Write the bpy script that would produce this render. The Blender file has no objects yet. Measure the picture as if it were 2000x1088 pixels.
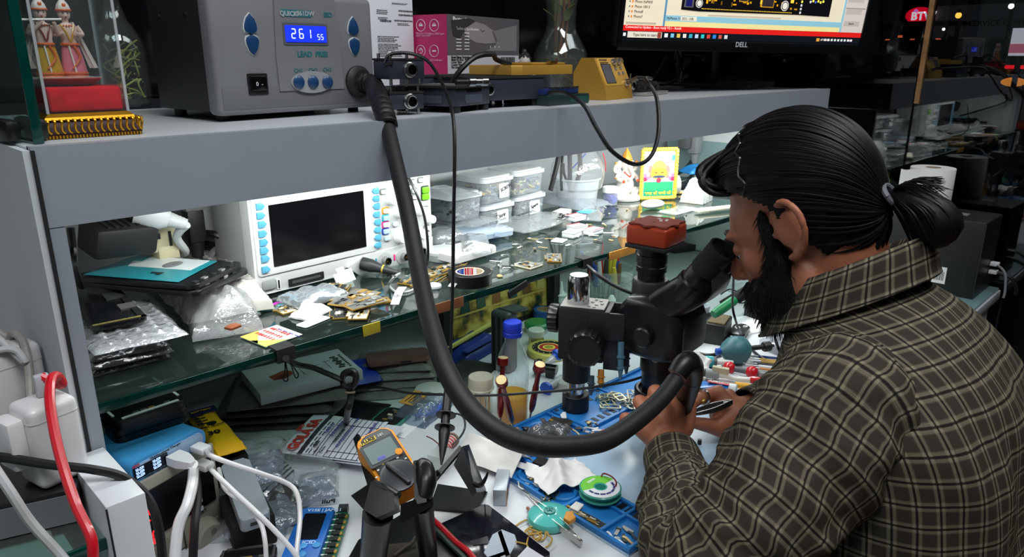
import bpy,bmesh,math,random
from mathutils import Vector,Matrix,noise
sc=bpy.context.scene
COL=sc.collection
R=math.radians
PI=math.pi
V=Vector
T,G,S=0.75,0.977,1.24
# camera
FPX=1420.0
CAM=V((0,0,1.32))
_x=V((1480/1,-434,FPX)).normalized()
_z=_x.cross(V((1,0,0))).normalized()
if _z.y>0:_z=-_z
_y=_z.cross(_x)
cam=bpy.data.cameras.new('camera');camo=bpy.data.objects.new('camera',cam);COL.objects.link(camo)
cam.sensor_width=36.0;cam.lens=36.0*FPX/2000.0;cam.clip_start=0.02;cam.clip_end=200
rt_=V((_x.x,_y.x,_z.x));dn_=V((_x.y,_y.y,_z.y));fw_=V((_x.z,_y.z,_z.z))
camo.matrix_world=Matrix(((rt_.x,-dn_.x,-fw_.x,CAM.x),(rt_.y,-dn_.y,-fw_.y,CAM.y),(rt_.z,-dn_.z,-fw_.z,CAM.z),(0,0,0,1)))
sc.camera=camo
def ray(px,py):return rt_*(px-1000)+dn_*(py-544)+fw_*FPX
def at(px,py,z):
 d=ray(px,py);return CAM+d*((z-CAM.z)/d.z)
def aty(px,py,y):
 d=ray(px,py);return CAM+d*(y/d.y)
def atx(px,py,x):
 d=ray(px,py);return CAM+d*(x/d.x)
def atd(px,py,depth):return CAM+ray(px,py)*(depth/FPX)
# world, exposure, lights
wd=bpy.data.worlds.new('world');sc.world=wd;wd.use_nodes=True
wd.node_tree.nodes['Background'].inputs[0].default_value=(0.75,0.85,1.0,1)
wd.node_tree.nodes['Background'].inputs[1].default_value=0.012
sc.view_settings.view_transform='Standard';sc.view_settings.look='None'
sc.view_settings.exposure=0.0;sc.view_settings.gamma=1.0;sc.view_settings.use_curve_mapping=False
sc.cycles.max_bounces=10;sc.cycles.transparent_max_bounces=24;sc.cycles.caustics_reflective=False
sc.cycles.caustics_refractive=False;sc.cycles.sample_clamp_indirect=4.0
def area(name,loc,tgt,sx,sy,power,col=(1,1,1),spread=180):
 l=bpy.data.lights.new(name,'AREA');l.shape='RECTANGLE';l.size=sx;l.size_y=sy;l.energy=power;l.color=col
 l.spread=R(spread)
 o=bpy.data.objects.new(name,l);COL.objects.link(o);o.location=loc
 o.rotation_euler=(V(tgt)-V(loc)).to_track_quat('-Z','Y').to_euler();return o
area('overhead_area_light',(0.30,-0.15,2.62),(0.30,0.25,0),1.15,0.55,25,(0.93,0.97,1.0))
area('overhead_area_light',(1.75,-0.15,2.62),(1.75,0.25,0),1.15,0.55,12,(0.93,0.97,1.0))
area('overhead_area_light',(-0.85,0.35,2.62),(-0.5,0.6,0),0.6,0.6,6.5,(0.93,0.97,1.0))  # extra light added to brighten the shelf side panel, no fixture known there
area('strip_light_glow',(0.62,0.850,1.168),(0.62,0.95,0.9),0.70,0.03,1.9,(0.95,1.0,0.98))
area('strip_light_glow',(1.38,0.850,1.168),(1.38,0.95,0.9),0.80,0.03,4.6,(0.95,1.0,0.98))
# materials
def lin(c):
 c=c/255.0
 return c/12.92 if c<=0.04045 else((c+0.055)/1.055)**2.4
def L3(rgb):return(lin(rgb[0]),lin(rgb[1]),lin(rgb[2]),1.0)
_M={}
def mt(rgb,rough=0.5,metal=0.0,emit=0.0,bump=0.0,bscale=200.0,var=0.0,vscale=30.0,coat=0.0,spec=None,nm=None):
 key=(tuple(rgb),rough,metal,emit,bump,bscale,var,vscale,coat,spec)
 if key in _M:return _M[key]
 m=bpy.data.materials.new(nm or 'surface');m.use_nodes=True;nt=m.node_tree;b=nt.nodes['Principled BSDF']
 c=L3(rgb);b.inputs['Base Color'].default_value=c;b.inputs['Roughness'].default_value=rough;b.inputs['Metallic'].default_value=metal
 if spec is not None:b.inputs['Specular IOR Level'].default_value=spec
 if coat:b.inputs['Coat Weight'].default_value=coat;b.inputs['Coat Roughness'].default_value=0.05
 if emit:b.inputs['Emission Color'].default_value=c;b.inputs['Emission Strength'].default_value=emit
 if bump or var:
  tc=nt.nodes.new('ShaderNodeTexCoord')
 if bump:
  n=nt.nodes.new('ShaderNodeTexNoise');n.inputs['Scale'].default_value=bscale;n.inputs['Detail'].default_value=4
  bp=nt.nodes.new('ShaderNodeBump');bp.inputs['Strength'].default_value=bump;bp.inputs['Distance'].default_value=0.002
  nt.links.new(tc.outputs['Object'],n.inputs['Vector']);nt.links.new(n.outputs['Fac'],bp.inputs['Height']);nt.links.new(bp.outputs['Normal'],b.inputs['Normal'])
 if var:
  n=nt.nodes.new('ShaderNodeTexNoise');n.inputs['Scale'].default_value=vscale;n.inputs['Detail'].default_value=5
  rp=nt.nodes.new('ShaderNodeValToRGB');rp.color_ramp.elements[0].position=0.35;rp.color_ramp.elements[1].position=0.65
  rp.color_ramp.elements[0].color=tuple(x*(1-var)for x in c[:3])+(1,);rp.color_ramp.elements[1].color=tuple(min(1,x*(1+var))for x in c[:3])+(1,)
  nt.links.new(tc.outputs['Object'],n.inputs['Vector']);nt.links.new(n.outputs['Fac'],rp.inputs['Fac']);nt.links.new(rp.outputs['Color'],b.inputs['Base Color'])
 _M[key]=m;return m
def clear(rgb=(235,245,240),vis=0.15,rough=0.08,refl=0.6,body=(255,255,255),bump=0.0,bscale=60.0,nm='clear'):
 """thin clear plastic or glass: mostly lets light through, tinted, with a Fresnel gloss and a little milky body"""
 key=('clear',tuple(rgb),vis,rough,refl,tuple(body),bump,bscale)
 if key in _M:return _M[key]
 m=bpy.data.materials.new(nm);m.use_nodes=True;nt=m.node_tree;nt.nodes.clear()
 o=nt.nodes.new('ShaderNodeOutputMaterial');tr=nt.nodes.new('ShaderNodeBsdfTransparent');tr.inputs[0].default_value=L3(rgb)
 d=nt.nodes.new('ShaderNodeBsdfDiffuse');d.inputs[0].default_value=L3(body)
 g=nt.nodes.new('ShaderNodeBsdfGlossy');g.inputs['Roughness'].default_value=rough;g.inputs[0].default_value=(1,1,1,1)
 lw=nt.nodes.new('ShaderNodeLayerWeight');lw.inputs[0].default_value=0.5;pw=nt.nodes.new('ShaderNodeMath');pw.operation='POWER';pw.inputs[1].default_value=4.0
 fr=nt.nodes.new('ShaderNodeMath');fr.operation='MULTIPLY_ADD';fr.inputs[1].default_value=0.9;fr.inputs[2].default_value=0.045
 nt.links.new(lw.outputs['Facing'],pw.inputs[0]);nt.links.new(pw.outputs[0],fr.inputs[0])
 mu=nt.nodes.new('ShaderNodeMath');mu.operation='MULTIPLY';mu.inputs[1].default_value=refl;mu.use_clamp=True
 m1=nt.nodes.new('ShaderNodeMixShader');m1.inputs[0].default_value=vis;m2=nt.nodes.new('ShaderNodeMixShader')
 nt.links.new(tr.outputs[0],m1.inputs[1]);nt.links.new(d.outputs[0],m1.inputs[2]);nt.links.new(fr.outputs[0],mu.inputs[0])
 nt.links.new(mu.outputs[0],m2.inputs[0]);nt.links.new(m1.outputs[0],m2.inputs[1]);nt.links.new(g.outputs[0],m2.inputs[2]);nt.links.new(m2.outputs[0],o.inputs[0])
 if bump:
  tc=nt.nodes.new('ShaderNodeTexCoord');n=nt.nodes.new('ShaderNodeTexNoise');n.inputs['Scale'].default_value=bscale;n.inputs['Detail'].default_value=3
  bp=nt.nodes.new('ShaderNodeBump');bp.inputs['Strength'].default_value=bump;bp.inputs['Distance'].default_value=0.004
  nt.links.new(tc.outputs['Object'],n.inputs['Vector']);nt.links.new(n.outputs['Fac'],bp.inputs['Height'])
  nt.links.new(bp.outputs['Normal'],g.inputs['Normal']);nt.links.new(bp.outputs['Normal'],lw.inputs['Normal'])
 _M[key]=m;return m
BLACK=mt((22,23,26),0.45);MATTE=mt((18,18,20),0.8);GLOSS=mt((10,10,12),0.15);RUBBER=mt((20,21,24),0.55,bump=0.15,bscale=400)
WHITE=mt((232,233,232),0.4);PAPER=mt((236,237,238),0.85);CHROME=mt((215,215,218),0.12,1.0);STEEL=mt((170,172,176),0.3,1.0)
GOLD=mt((212,160,60),0.3,1.0);BRASS=mt((190,150,80),0.35,1.0);CLEAR=clear();FROST=clear((240,245,248),0.38,0.3,0.5)
BAG=clear((246,248,250),0.10,0.12,1.1,bump=0.9,bscale=45,nm='crinkled_bag')
# mesh builder
class MB:
 """collects shapes, then build() links them as ONE mesh object"""
 def __init__(s,mat=None,M=None):s.v=[];s.f=[];s.k=[];s.mats=[];s.m=mat;s.M=M or Matrix();s.uv=None
 def _mi(s,mat):
  mat=mat or s.m
  if mat not in s.mats:s.mats.append(mat)
  return s.mats.index(mat)
 def add(s,vs,fs,mat=None,M=None):
  n=len(s.v);k=s._mi(mat);M=s.M@M if M else s.M
  s.v+=[M@V(p)for p in vs];s.f+=[[i+n for i in f]for f in fs];s.k+=[k]*len(fs);return s
 def addbm(s,bm,mat=None,M=None):
  bm.verts.index_update()
  s.add([v.co.copy()for v in bm.verts],[[v.index for v in f.verts]for f in bm.faces],mat,M);bm.free();return s
 def box(s,c,d,mat=None,bev=0.0,seg=2,rot=None):
  M=Matrix.Translation(c)
  if rot:M=M@(rot if isinstance(rot,Matrix)else Matrix.Rotation(rot,4,'Z'))
  if not bev:
   x,y,z=d[0]/2,d[1]/2,d[2]/2
   vs=[(-x,-y,-z),(x,-y,-z),(x,y,-z),(-x,y,-z),(-x,-y,z),(x,-y,z),(x,y,z),(-x,y,z)]
   return s.add(vs,[(3,2,1,0),(4,5,6,7),(0,1,5,4),(1,2,6,5),(2,3,7,6),(3,0,4,7)],mat,M)
  bm=bmesh.new();bmesh.ops.create_cube(bm,size=1.0)
  for v in bm.verts:v.co=V((v.co.x*d[0],v.co.y*d[1],v.co.z*d[2]))
  bmesh.ops.bevel(bm,geom=bm.edges[:],offset=min(bev,min(d)*0.49),segments=seg,affect='EDGES',profile=0.5)
  return s.addbm(bm,mat,M)
 def ring(s,rings,mat=None,cap=(True,True),close=True):
  n=len(rings[0]);vs=[p for r in rings for p in r];fs=[]
  for i in range(len(rings)-1):
   for j in range(n if close else n-1):
    a,b=i*n+j,i*n+(j+1)%n
    fs.append((a,b,b+n,a+n))
  if cap[0]:fs.append(tuple(range(n-1,-1,-1)))
  if cap[1]:fs.append(tuple(range((len(rings)-1)*n,len(rings)*n)))
  return s.add(vs,fs,mat)
 def cyl(s,p0,p1,r0,r1=None,mat=None,n=20,cap=(True,True)):
  p0,p1=V(p0),V(p1);r1=r0 if r1 is None else r1;q=(p1-p0).to_track_quat('Z','Y')
  def rg(p,r):return[p+q@V((r*math.cos(2*PI*i/n),r*math.sin(2*PI*i/n),0))for i in range(n)]
  return s.ring([rg(p0,r0),rg(p1,r1)],mat,cap)
 def lathe(s,prof,o=(0,0,0),axis=(0,0,1),mat=None,n=28,cap=(True,True),wob=None):
  o=V(o);q=V(axis).to_track_quat('Z','Y');rs=[]
  for r,z in prof:rs.append([o+q@V((r*(wob(i*2*PI/n)if wob else 1)*math.cos(2*PI*i/n),r*(wob(i*2*PI/n)if wob else 1)*math.sin(2*PI*i/n),z))for i in range(n)])
  return s.ring(rs,mat,cap)
 def tube(s,pts,r,mat=None,n=8,k=6,smooth=True,cap=(True,True)):
  P=[V(p)for p in pts];rr=list(r)if isinstance(r,(list,tuple))else[r]*len(P)
  if smooth and len(P)>2:
   Q,q2=[],[]
   for i in range(len(P)-1):
    a,b,c,d=P[max(i-1,0)],P[i],P[i+1],P[min(i+2,len(P)-1)]
    for j in range(k):
     t=j/k
     Q.append(0.5*((2*b)+(c-a)*t+(2*a-5*b+4*c-d)*t*t+(3*b-a-3*c+d)*t**3));q2.append(rr[i]+(rr[i+1]-rr[i])*t)
   Q.append(P[-1]);q2.append(rr[-1]);P,rr=Q,q2
  rs=[];up=None
  for i,p in enumerate(P):
   t=(P[min(i+1,len(P)-1)]-P[max(i-1,0)])
   if t.length<1e-9:t=V((0,0,1))
   t.normalize()
   if up is None:up=t.orthogonal().normalized()
   else:
    up=up-t*up.dot(t)
    up=up.normalized()if up.length>1e-6 else t.orthogonal().normalized()
   sd=t.cross(up)
   rs.append([p+(up*math.cos(2*PI*j/n)+sd*math.sin(2*PI*j/n))*rr[i]for j in range(n)])
  return s.ring(rs,mat,cap)
 def prism(s,poly,z0,z1,mat=None,bev=0.0,M=None,inset=0.0):
  n=len(poly);ar=sum(poly[i][0]*poly[(i+1)%n][1]-poly[(i+1)%n][0]*poly[i][1]for i in range(n))
  if ar<0:poly=list(reversed(poly))
  if bev:
   bm=bmesh.new();b=[bm.verts.new((p[0],p[1],z0))for p in poly];t=[bm.verts.new((p[0],p[1],z1))for p in poly]
   bm.faces.new(list(reversed(b)));tf=bm.faces.new(t)
   for i in range(n):bm.faces.new((b[i],b[(i+1)%n],t[(i+1)%n],t[i]))
   bmesh.ops.bevel(bm,geom=list(tf.edges),offset=bev,segments=2,affect='EDGES',profile=0.5)
   return s.addbm(bm,mat,M)
  vs=[(p[0],p[1],z0)for p in poly]+[(p[0],p[1],z1)for p in poly]
  fs=[tuple(range(n-1,-1,-1)),tuple(range(n,2*n))]+[(i,(i+1)%n,n+(i+1)%n,n+i)for i in range(n)]
  return s.add(vs,fs,mat,M)
 def sph(s,c,r,mat=None,n=16,rot=None):
  if not isinstance(r,(tuple,list)):r=(r,r,r)
  bm=bmesh.new();bmesh.ops.create_uvsphere(bm,u_segments=n,v_segments=max(6,n*2//3),radius=1.0)
  for v in bm.verts:v.co=V((v.co.x*r[0],v.co.y*r[1],v.co.z*r[2]))
  return s.addbm(bm,mat,Matrix.Translation(c)@(rot or Matrix()))
 def tor(s,c,R0,r,axis=(0,0,1),mat=None,n=28,m=8,arc=1.0):
  q=V(axis).to_track_quat('Z','Y');pts=[V(c)+q@V((R0*math.cos(2*PI*arc*i/n),R0*math.sin(2*PI*arc*i/n),0))for i in range(n+1)]
  return s.tube(pts,r,mat,m,smooth=False)
 def sheet(s,fn,nu,nv,th=0.0006,mat=None):
  """fn(u, v) -> point; a thin sheet with real thickness"""
  P=[[V(fn(i/nu,j/nv))for j in range(nv+1)]for i in range(nu+1)];N=(nu+1)*(nv+1);vs,fs=[],[]
  nr=[[None]*(nv+1)for _ in range(nu+1)]
  for i in range(nu+1):
   for j in range(nv+1):
    a=P[min(i+1,nu)][j]-P[max(i-1,0)][j];b=P[i][min(j+1,nv)]-P[i][max(j-1,0)];c=a.cross(b)
    nr[i][j]=c.normalized()if c.length>1e-12 else V((0,0,1))
  for sg in(1,-1):
   for i in range(nu+1):
    for j in range(nv+1):vs.append(P[i][j]+nr[i][j]*(th/2*sg))
  ix=lambda i,j,k:k*N+i*(nv+1)+j
  for i in range(nu):
   for j in range(nv):
    fs.append((ix(i,j,0),ix(i+1,j,0),ix(i+1,j+1,0),ix(i,j+1,0)));fs.append((ix(i,j,1),ix(i,j+1,1),ix(i+1,j+1,1),ix(i+1,j,1)))
  for i in range(nu):
   fs.append((ix(i,0,0),ix(i,0,1),ix(i+1,0,1),ix(i+1,0,0)));fs.append((ix(i,nv,0),ix(i+1,nv,0),ix(i+1,nv,1),ix(i,nv,1)))
  for j in range(nv):
   fs.append((ix(0,j,0),ix(0,j+1,0),ix(0,j+1,1),ix(0,j,1)));fs.append((ix(nu,j,0),ix(nu,j,1),ix(nu,j+1,1),ix(nu,j+1,0)))
  return s.add(vs,fs,mat)
 def build(s,name,parent=None,loc=None,rz=0.0,ang=35,**tags):
  me=bpy.data.meshes.new(name);me.from_pydata([tuple(p)for p in s.v],[],s.f)
  for m in s.mats:me.materials.append(m)
  me.polygons.foreach_set('material_index',s.k);me.polygons.foreach_set('use_smooth',[True]*len(s.f))
  me.update()
  me.set_sharp_from_angle(angle=R(ang))
  o=bpy.data.objects.new(name,me);COL.objects.link(o)
  if parent:o.parent=parent
  if loc is not None:o.location=loc
  if rz:o.rotation_euler=(0,0,rz)
  for k,v in tags.items():
   if v:o['category' if k=='cat' else k]=v
  return o
def thing(name,label,cat,loc=(0,0,0),rz=0.0,group=None,rot=None):
 o=bpy.data.objects.new(name,None);COL.objects.link(o);o.location=loc;o.rotation_euler=rot or(0,0,rz);o.empty_display_size=0.02
 o['label']=label;o['category']=cat
 if group:o['group']=group
 return o
def struct(name,mb,**k):
 o=mb.build(name,**k);o['kind']='structure';return o
def dup(root,loc,rz=None,label=None,group=None):
 r=root.copy();COL.objects.link(r);r.location=loc
 if rz is not None:r.rotation_euler=(0,0,rz)
 if label:r['label']=label
 if group:r['group']=group
 for ch in list(root.children):
  c=ch.copy();COL.objects.link(c);c.parent=r
  for g in ch.children:
   d=g.copy();COL.objects.link(d);d.parent=c
 return r
def text(body,size,mat,parent,M,align='LEFT',name='lettering',ext=0.0002,bold=0.0,sx=1.0,shear=0.0):
 cu=bpy.data.curves.new('t','FONT');cu.body=body;cu.size=size;cu.align_x=align;cu.align_y='CENTER';cu.extrude=ext;cu.offset=bold;cu.resolution_u=2;cu.shear=shear
 ob=bpy.data.objects.new('t',cu);COL.objects.link(ob)
 dg=bpy.context.evaluated_depsgraph_get();me=bpy.data.meshes.new_from_object(ob.evaluated_get(dg));bpy.data.objects.remove(ob);bpy.data.curves.remove(cu)
 me.materials.clear();me.materials.append(mat);me.name=name
 me.transform(M@Matrix.Scale(sx,4,(1,0,0)))
 o=bpy.data.objects.new(name,me);COL.objects.link(o);o.parent=parent;return o
def texts(items,mat,parent,name='lettering'):
 """several text lines as one mesh: (body, size, matrix[, align, bold])"""
 obs=[]
 for it in items:
  b,sz,M=it[:3];obs.append(text(b,sz,mat,parent,M,it[3]if len(it)>3 else 'LEFT',name,bold=it[4]if len(it)>4 else 0.0))
 me=obs[0].data;bm=bmesh.new()
 for o in obs:bm.from_mesh(o.data)
 bm.to_mesh(me);bm.free()
 for o in obs[1:]:
  m2=o.data;bpy.data.objects.remove(o);bpy.data.meshes.remove(m2)
 return obs[0]
TR=Matrix.Translation
def RX(a):return Matrix.Rotation(a,4,'X')
def RY(a):return Matrix.Rotation(a,4,'Y')
def RZ(a):return Matrix.Rotation(a,4,'Z')
FRONT=RX(PI/2)
def rrect(w,h,r,n=5,cx=0.0,cy=0.0):
 out=[]
 for sx,sy,a0 in((1,1,0),(-1,1,90),(-1,-1,180),(1,-1,270)):
  for i in range(n+1):
   a=R(a0+90*i/n);out.append((cx+sx*(w/2-r)+r*math.cos(a),cy+sy*(h/2-r)+r*math.sin(a)))
 return out
def pillow(w,d,th,amp=0.003,seed=0,mat=None,n=18,frq=18.0,edge=0.25,bend=0.0,mb=None,floor=0.0006):
 """a crumpled flat bag or pad resting on z=0"""
 mb=mb or MB(mat);N=n
 def hgt(u,v):
  e=min(u,1-u,v,1-v)/edge;e=min(1,e)**0.6
  p=V((u*w*frq+seed*7.1,v*d*frq+seed*3.3,seed))
  return floor+e*th+(0.25+e)*amp*(noise.noise(p)+0.6*noise.noise(p*2.7)+1.1)
 def xy(u,v):
  p=V((u*4+seed*5,v*4,seed));k=0.02*(w+d)*(1 if amp>0 else 0)
  return(u-.5)*w+k*noise.noise(p)*0.6,(v-.5)*d+k*noise.noise(p+V((9,9,9)))*0.6
 vs,fs=[],[]
 for k in(0,1):
  for i in range(N+1):
   for j in range(N+1):
    u,v=i/N,j/N;x,y=xy(u,v);z=hgt(u,v)if k else 0.0
    b=bend*((u-.5)*2)**2
    vs.append((x,y,z+b))
 M_=(N+1)**2;ix=lambda i,j,k:k*M_+i*(N+1)+j
 for i in range(N):
  for j in range(N):
   fs.append((ix(i,j,1),ix(i+1,j,1),ix(i+1,j+1,1),ix(i,j+1,1)));fs.append((ix(i,j,0),ix(i,j+1,0),ix(i+1,j+1,0),ix(i+1,j,0)))
  fs+=[(ix(i,0,0),ix(i+1,0,0),ix(i+1,0,1),ix(i,0,1)),(ix(i,N,0),ix(i,N,1),ix(i+1,N,1),ix(i+1,N,0)),(ix(0,i,0),ix(0,i,1),ix(0,i+1,1),ix(0,i+1,0)),(ix(N,i,0),ix(N,i+1,0),ix(N,i+1,1),ix(N,i,1))]
 return mb.add(vs,fs,mat)
# THE SETTING
mwall=mt((176,180,182),0.6,var=0.06,vscale=3.0);mfloor=mt((96,92,88),0.5,var=0.15,vscale=8)
struct('floor',MB(mfloor).box((1.0,0.0,-0.02),(5.4,4.6,0.04)))
struct('ceiling',MB(mt((205,206,205),0.8)).box((0.6,-0.4,2.72),(3.3,3.6,0.04)))
struct('wall_back',MB(mwall).box((0.55,1.29,0.605),(3.18,0.06,1.21)))
mblk=mt((13,14,17),0.12,var=0.1,vscale=3)
b=MB(mblk)
for i in range(8):b.box((-0.78+i*0.38,1.345,1.98),(0.376,0.02,1.45),bev=0.002)
b.box((0.55,1.362,1.98),(3.18,0.012,1.46),MATTE)
struct('wall_upper',b)
struct('wall_left',MB(mt((150,152,155),0.7)).box((-1.03,-0.3,1.35),(0.06,3.2,2.7)))
gl=clear((200,206,210),0.0,0.0,1.5,nm='window_glass')
w=MB(gl);w.box((2.17,0.98,1.35),(0.008,0.66,2.7))
struct('window_1',w)
w=MB(gl);w.box((2.17,-0.36,1.35),(0.008,2.008,2.7))
struct('window_2',w)
struct('trim_1',MB(mt((150,108,66),0.5,var=0.25,vscale=40)).box((2.17,0.64,1.95),(0.014,0.012,1.5)))
struct('ground',MB(mt((40,40,42),0.8,var=0.3,vscale=3)).box((9.2,1.0,-0.06),(14,16,0.04)))
# desk and shelf unit
ml=mt((214,217,220),0.28,var=0.02,vscale=5)
mfas=mt((150,156,164),0.42,var=0.04,vscale=4);mdk=mt((26,26,28),0.7)
t=thing('workbench','long white laminate workbench crowded with phone repair tools','desk',(1.16,0.806,0))
b=MB(ml);b.box((0,0.0,T-0.0125),(1.94,0.888,0.025),bev=0.002);b.build('worktop',t)
for x in(-0.93,0.93):
 MB(ml).box((x,0.0,(T-0.025)/2),(0.02,0.86,T-0.026)).build('leg_panel',t)
t=thing('shelf_unit','grey laminate overhead shelf with a deep front fascia along the wall','shelf',(0.163,0.78,T+0.001))
b=MB(ml);b.box((0.887,0.2405,S-T-0.0085),(1.774,0.461,0.015));b.build('shelf_board',t)
b=MB(mfas);b.box((0.887,0.0075,S-T-0.0375-0.0005),(1.774,0.015,0.076));b.build('fascia',t)['label']='grey laminate fascia'
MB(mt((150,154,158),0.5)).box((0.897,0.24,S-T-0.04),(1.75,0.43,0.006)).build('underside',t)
MB(ml).box((1.769,0.2405,S-T-0.038),(0.01,0.46,0.075)).build('end_panel',t)
b=MB(mt((204,209,212),0.5,var=0.03,vscale=5));b.box((-0.004,0.235,S/2-T-0.001),(0.006,0.47,S-0.004));b.build('side_panel',t)
MB(mfas).box((0.008,0.0075,(S-T-0.077)/2),(0.016,0.015,S-T-0.077)).build('post',t)
MB(mdk).box((0.0005,-0.0015,(S-T)/2-.001),(0.0035,0.002,S-T-0.004)).build('edge_seam',t)
b=MB(mt((226,230,230),0.5));b.box((1.769,0.2525,(S-T-0.077)/2),(0.012,0.43,S-T-0.08));b.build('end_support',t)
b=MB(mt((150,176,176),0.3));b.box((1.7615,0.2525,(G-T)+0.055),(0.003,0.43,0.10));b.build('end_trim',t)
t2=thing('strip_light','white tube light under the overhead shelf just behind the fascia','lamp',(1.03,0.850,1.188))
MB(WHITE).box((0,0,0.004),(1.54,0.036,0.016),bev=0.003).build('housing',t2)
MB(mt((250,255,252),0.4,emit=9.0)).cyl((-0.75,0,-0.006),(0.75,0,-0.006),0.005,n=10).build('tube',t2)
mglass=clear((186,201,196),0.03,0.02,1.0,body=(150,180,170),nm='shelf_glass')
mgedge=mt((6,44,38),0.12,var=0.35,vscale=25)
t=thing('glass_shelf','thick clear glass shelf with dark green edge under the overhead shelf','shelf',(0.183,0.78,G))
b=MB(mglass);b.box((0.85,0.236,-0.0062),(1.72,0.462,0.0112));b.build('pane',t)
b=MB(mgedge);b.box((0.85,0.0030,-0.0062),(1.72,0.0028,0.0116),bev=0.001);b.build('edge',t)['label']='dark green polished edge'
b=MB(mt((128,78,40),0.7,var=0.2));
p0=aty(838,600,0.779);p1=aty(905,580,0.779)
def tape_on_edge(px0,px1,py,mat):
 a,c=aty(px0,py,0.78),aty(px1,py,0.78);return MB(mat).box(((a.x+c.x)/2-0.183,-0.0003,-0.0075),(abs(c.x-a.x),0.0022,0.016),bev=0.0008)
tape_on_edge(845,905,592,mt((122,72,40),0.7,var=0.25)).build('tape',t)['label']='strip of brown tape on the glass edge'
tape_on_edge(708,742,632,mt((178,160,40),0.5)).build('tape',t)['label']='strip of yellow tape on the glass edge'
tape_on_edge(1190,1240,497,mt((205,140,52),0.8,var=0.15)).build('tape',t)['label']='orange card on the glass edge'
for px in(868,1082):
 a=aty(px,600,1.035)
 MB(MATTE).box((a.x-0.183,0.255,-(G-T)/2-0.006),(0.018,0.016,G-T-0.0135)).build('support',t)['label']='black upright support'
# helpers for reading positions off a plane of a placed thing
def lp(M,px,py,axis,c):
 I=M.inverted();o=I@CAM;d=I.to_3x3()@ray(px,py);t=(c-o[axis])/d[axis];return o+d*t
def fr(M,px,py,c=0.0):
 q=lp(M,px,py,1,c);return q.x,q.z
def fT(M,px,py,c=-0.0006,a=0.0):
 x,z=fr(M,px,py);return TR((x,c,z))@RY(a)@FRONT
def plc(px,d):
 q=aty(px,150,d);return V((q.x,d,S))
def seg7(mb,digits,x,z,h,y,mat,gap=1.0,sh=0.0):
 """seven segment digits on the local front plane"""
 S7={'0':'abcdef','1':'bc','2':'abged','3':'abgcd','4':'fgbc','5':'afgcd','6':'afgedc','7':'abc','8':'abcdefg','9':'abcdfg','A':'abcefg','V':'cde','4':'fgbc',' ':'','.':'p','-':'g','r':'eg','O':'abcdef','J':'bcd'}
 w,t=h*0.5,h*0.12
 for ch in digits:
  if ch=='.':
   mb.box((x-w*0.15,y,z+t/2),(t,0.0004,t),mat);continue
  for q in S7[ch]:
   cx,cz,dx,dz={'a':(w/2,h,w,t),'d':(w/2,0,w,t),'g':(w/2,h/2,w,t),'f':(0,h*.75,t,h/2),'b':(w,h*.75,t,h/2),'e':(0,h*.25,t,h/2),'c':(w,h*.25,t,h/2)}[q]
   mb.box((x+cx+sh*cz,y,z+cz),(dx*.86,0.0004,dz*.86 if dz>dx else dz),mat)
  x+=w*1.55*gap
 return x
def tri(mb,pts,y,mat,th=0.0006,M=None):
 return mb.prism(pts,-0.0,th,mat,M=(M or TR((0,y,0))@FRONT))
def plate(mb,x,z,w,h,y,th,r,mat,bev=0.0):
 return mb.prism(rrect(w,h,r,4,x,z),0,th,mat,bev=bev,M=TR((0,y,0))@FRONT)
# ON THE OVERHEAD SHELF
TEAL=mt((30,112,118),0.5);DBLUE=mt((22,62,104),0.35,coat=0.3)
# hot air station
P0=at(432,240,S);P1=at(735,218,S);wS=(P1-P0).length;rzS=math.atan2(P1.y-P0.y,P1.x-P0.x);hS=0.158;fz=0.007
st=thing('hot_air_station','grey hot air rework station with blue display reading 261','rework station',P0+V((0,0,0.0005)),rzS)
Ms=TR(P0)@RZ(rzS)
GREYP=mt((120,120,123),0.5,var=0.05,vscale=14,bump=0.05,bscale=500);GREYD=mt((104,104,107),0.55);CASE=mt((27,29,32),0.5,bump=0.1,bscale=500)
b=MB(CASE);b.box((wS/2,0.092,fz+0.078),(wS-0.004,0.14,0.148),bev=0.003)
for yy in(0.06,0.13):b.cyl((-0.0,yy,0.13),(0.0035,yy,0.13),0.003,mat=BLACK,n=10)
b.build('case',st)
b=MB(GREYP);b.box((wS/2,0.013,fz+hS/2-0.0035),(wS+0.002,0.028,hS-0.007),bev=0.007,seg=3)
b.box((wS/2,-0.0006,fz+0.022),(wS-0.01,0.002,0.03),GREYD,bev=0.0008);b.build('front_panel',st)
xa,za=fr(Ms,533,5);xb,zb=fr(Ms,664,118);xc,zc=fr(Ms,545,195);xd,zd=fr(Ms,650,5)
b=MB(GREYP);tri(b,[(xc+.001,0.035),(xc,fz+0.075),(xa,hS),(xd,hS),(xb,fz+0.078),(xb+.002,0.035)],0.0,GREYP,0.003)
b.build('raised_panel',st)
xl,zt=fr(Ms,555,50,-.003);xr,zb2=fr(Ms,637,84,-.003)
b=MB(mt((90,92,98),0.4));plate(b,(xl+xr)/2,(zt+zb2)/2,xr-xl+.006,zt-zb2+.007,-0.0028,0.0012,0.002,None);f_=b.build('display_bezel',st)
b=MB(mt((24,46,250),0.3,emit=1.15));plate(b,(xl+xr)/2,(zt+zb2)/2,xr-xl,zt-zb2,-0.0042,0.0006,0.0008,None);b.build('screen',f_)
b=MB();wl=mt((220,232,255),0.4,emit=1.0);h_=(zt-zb2)
seg7(b,'261',xl+(xr-xl)*.14,zb2+h_*.24,h_*.55,-0.0052,wl,1.35);seg7(b,'55',xl+(xr-xl)*.77,zb2+h_*.18,h_*.32,-0.0052,wl,1.1);b.build('digits',f_)
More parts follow.
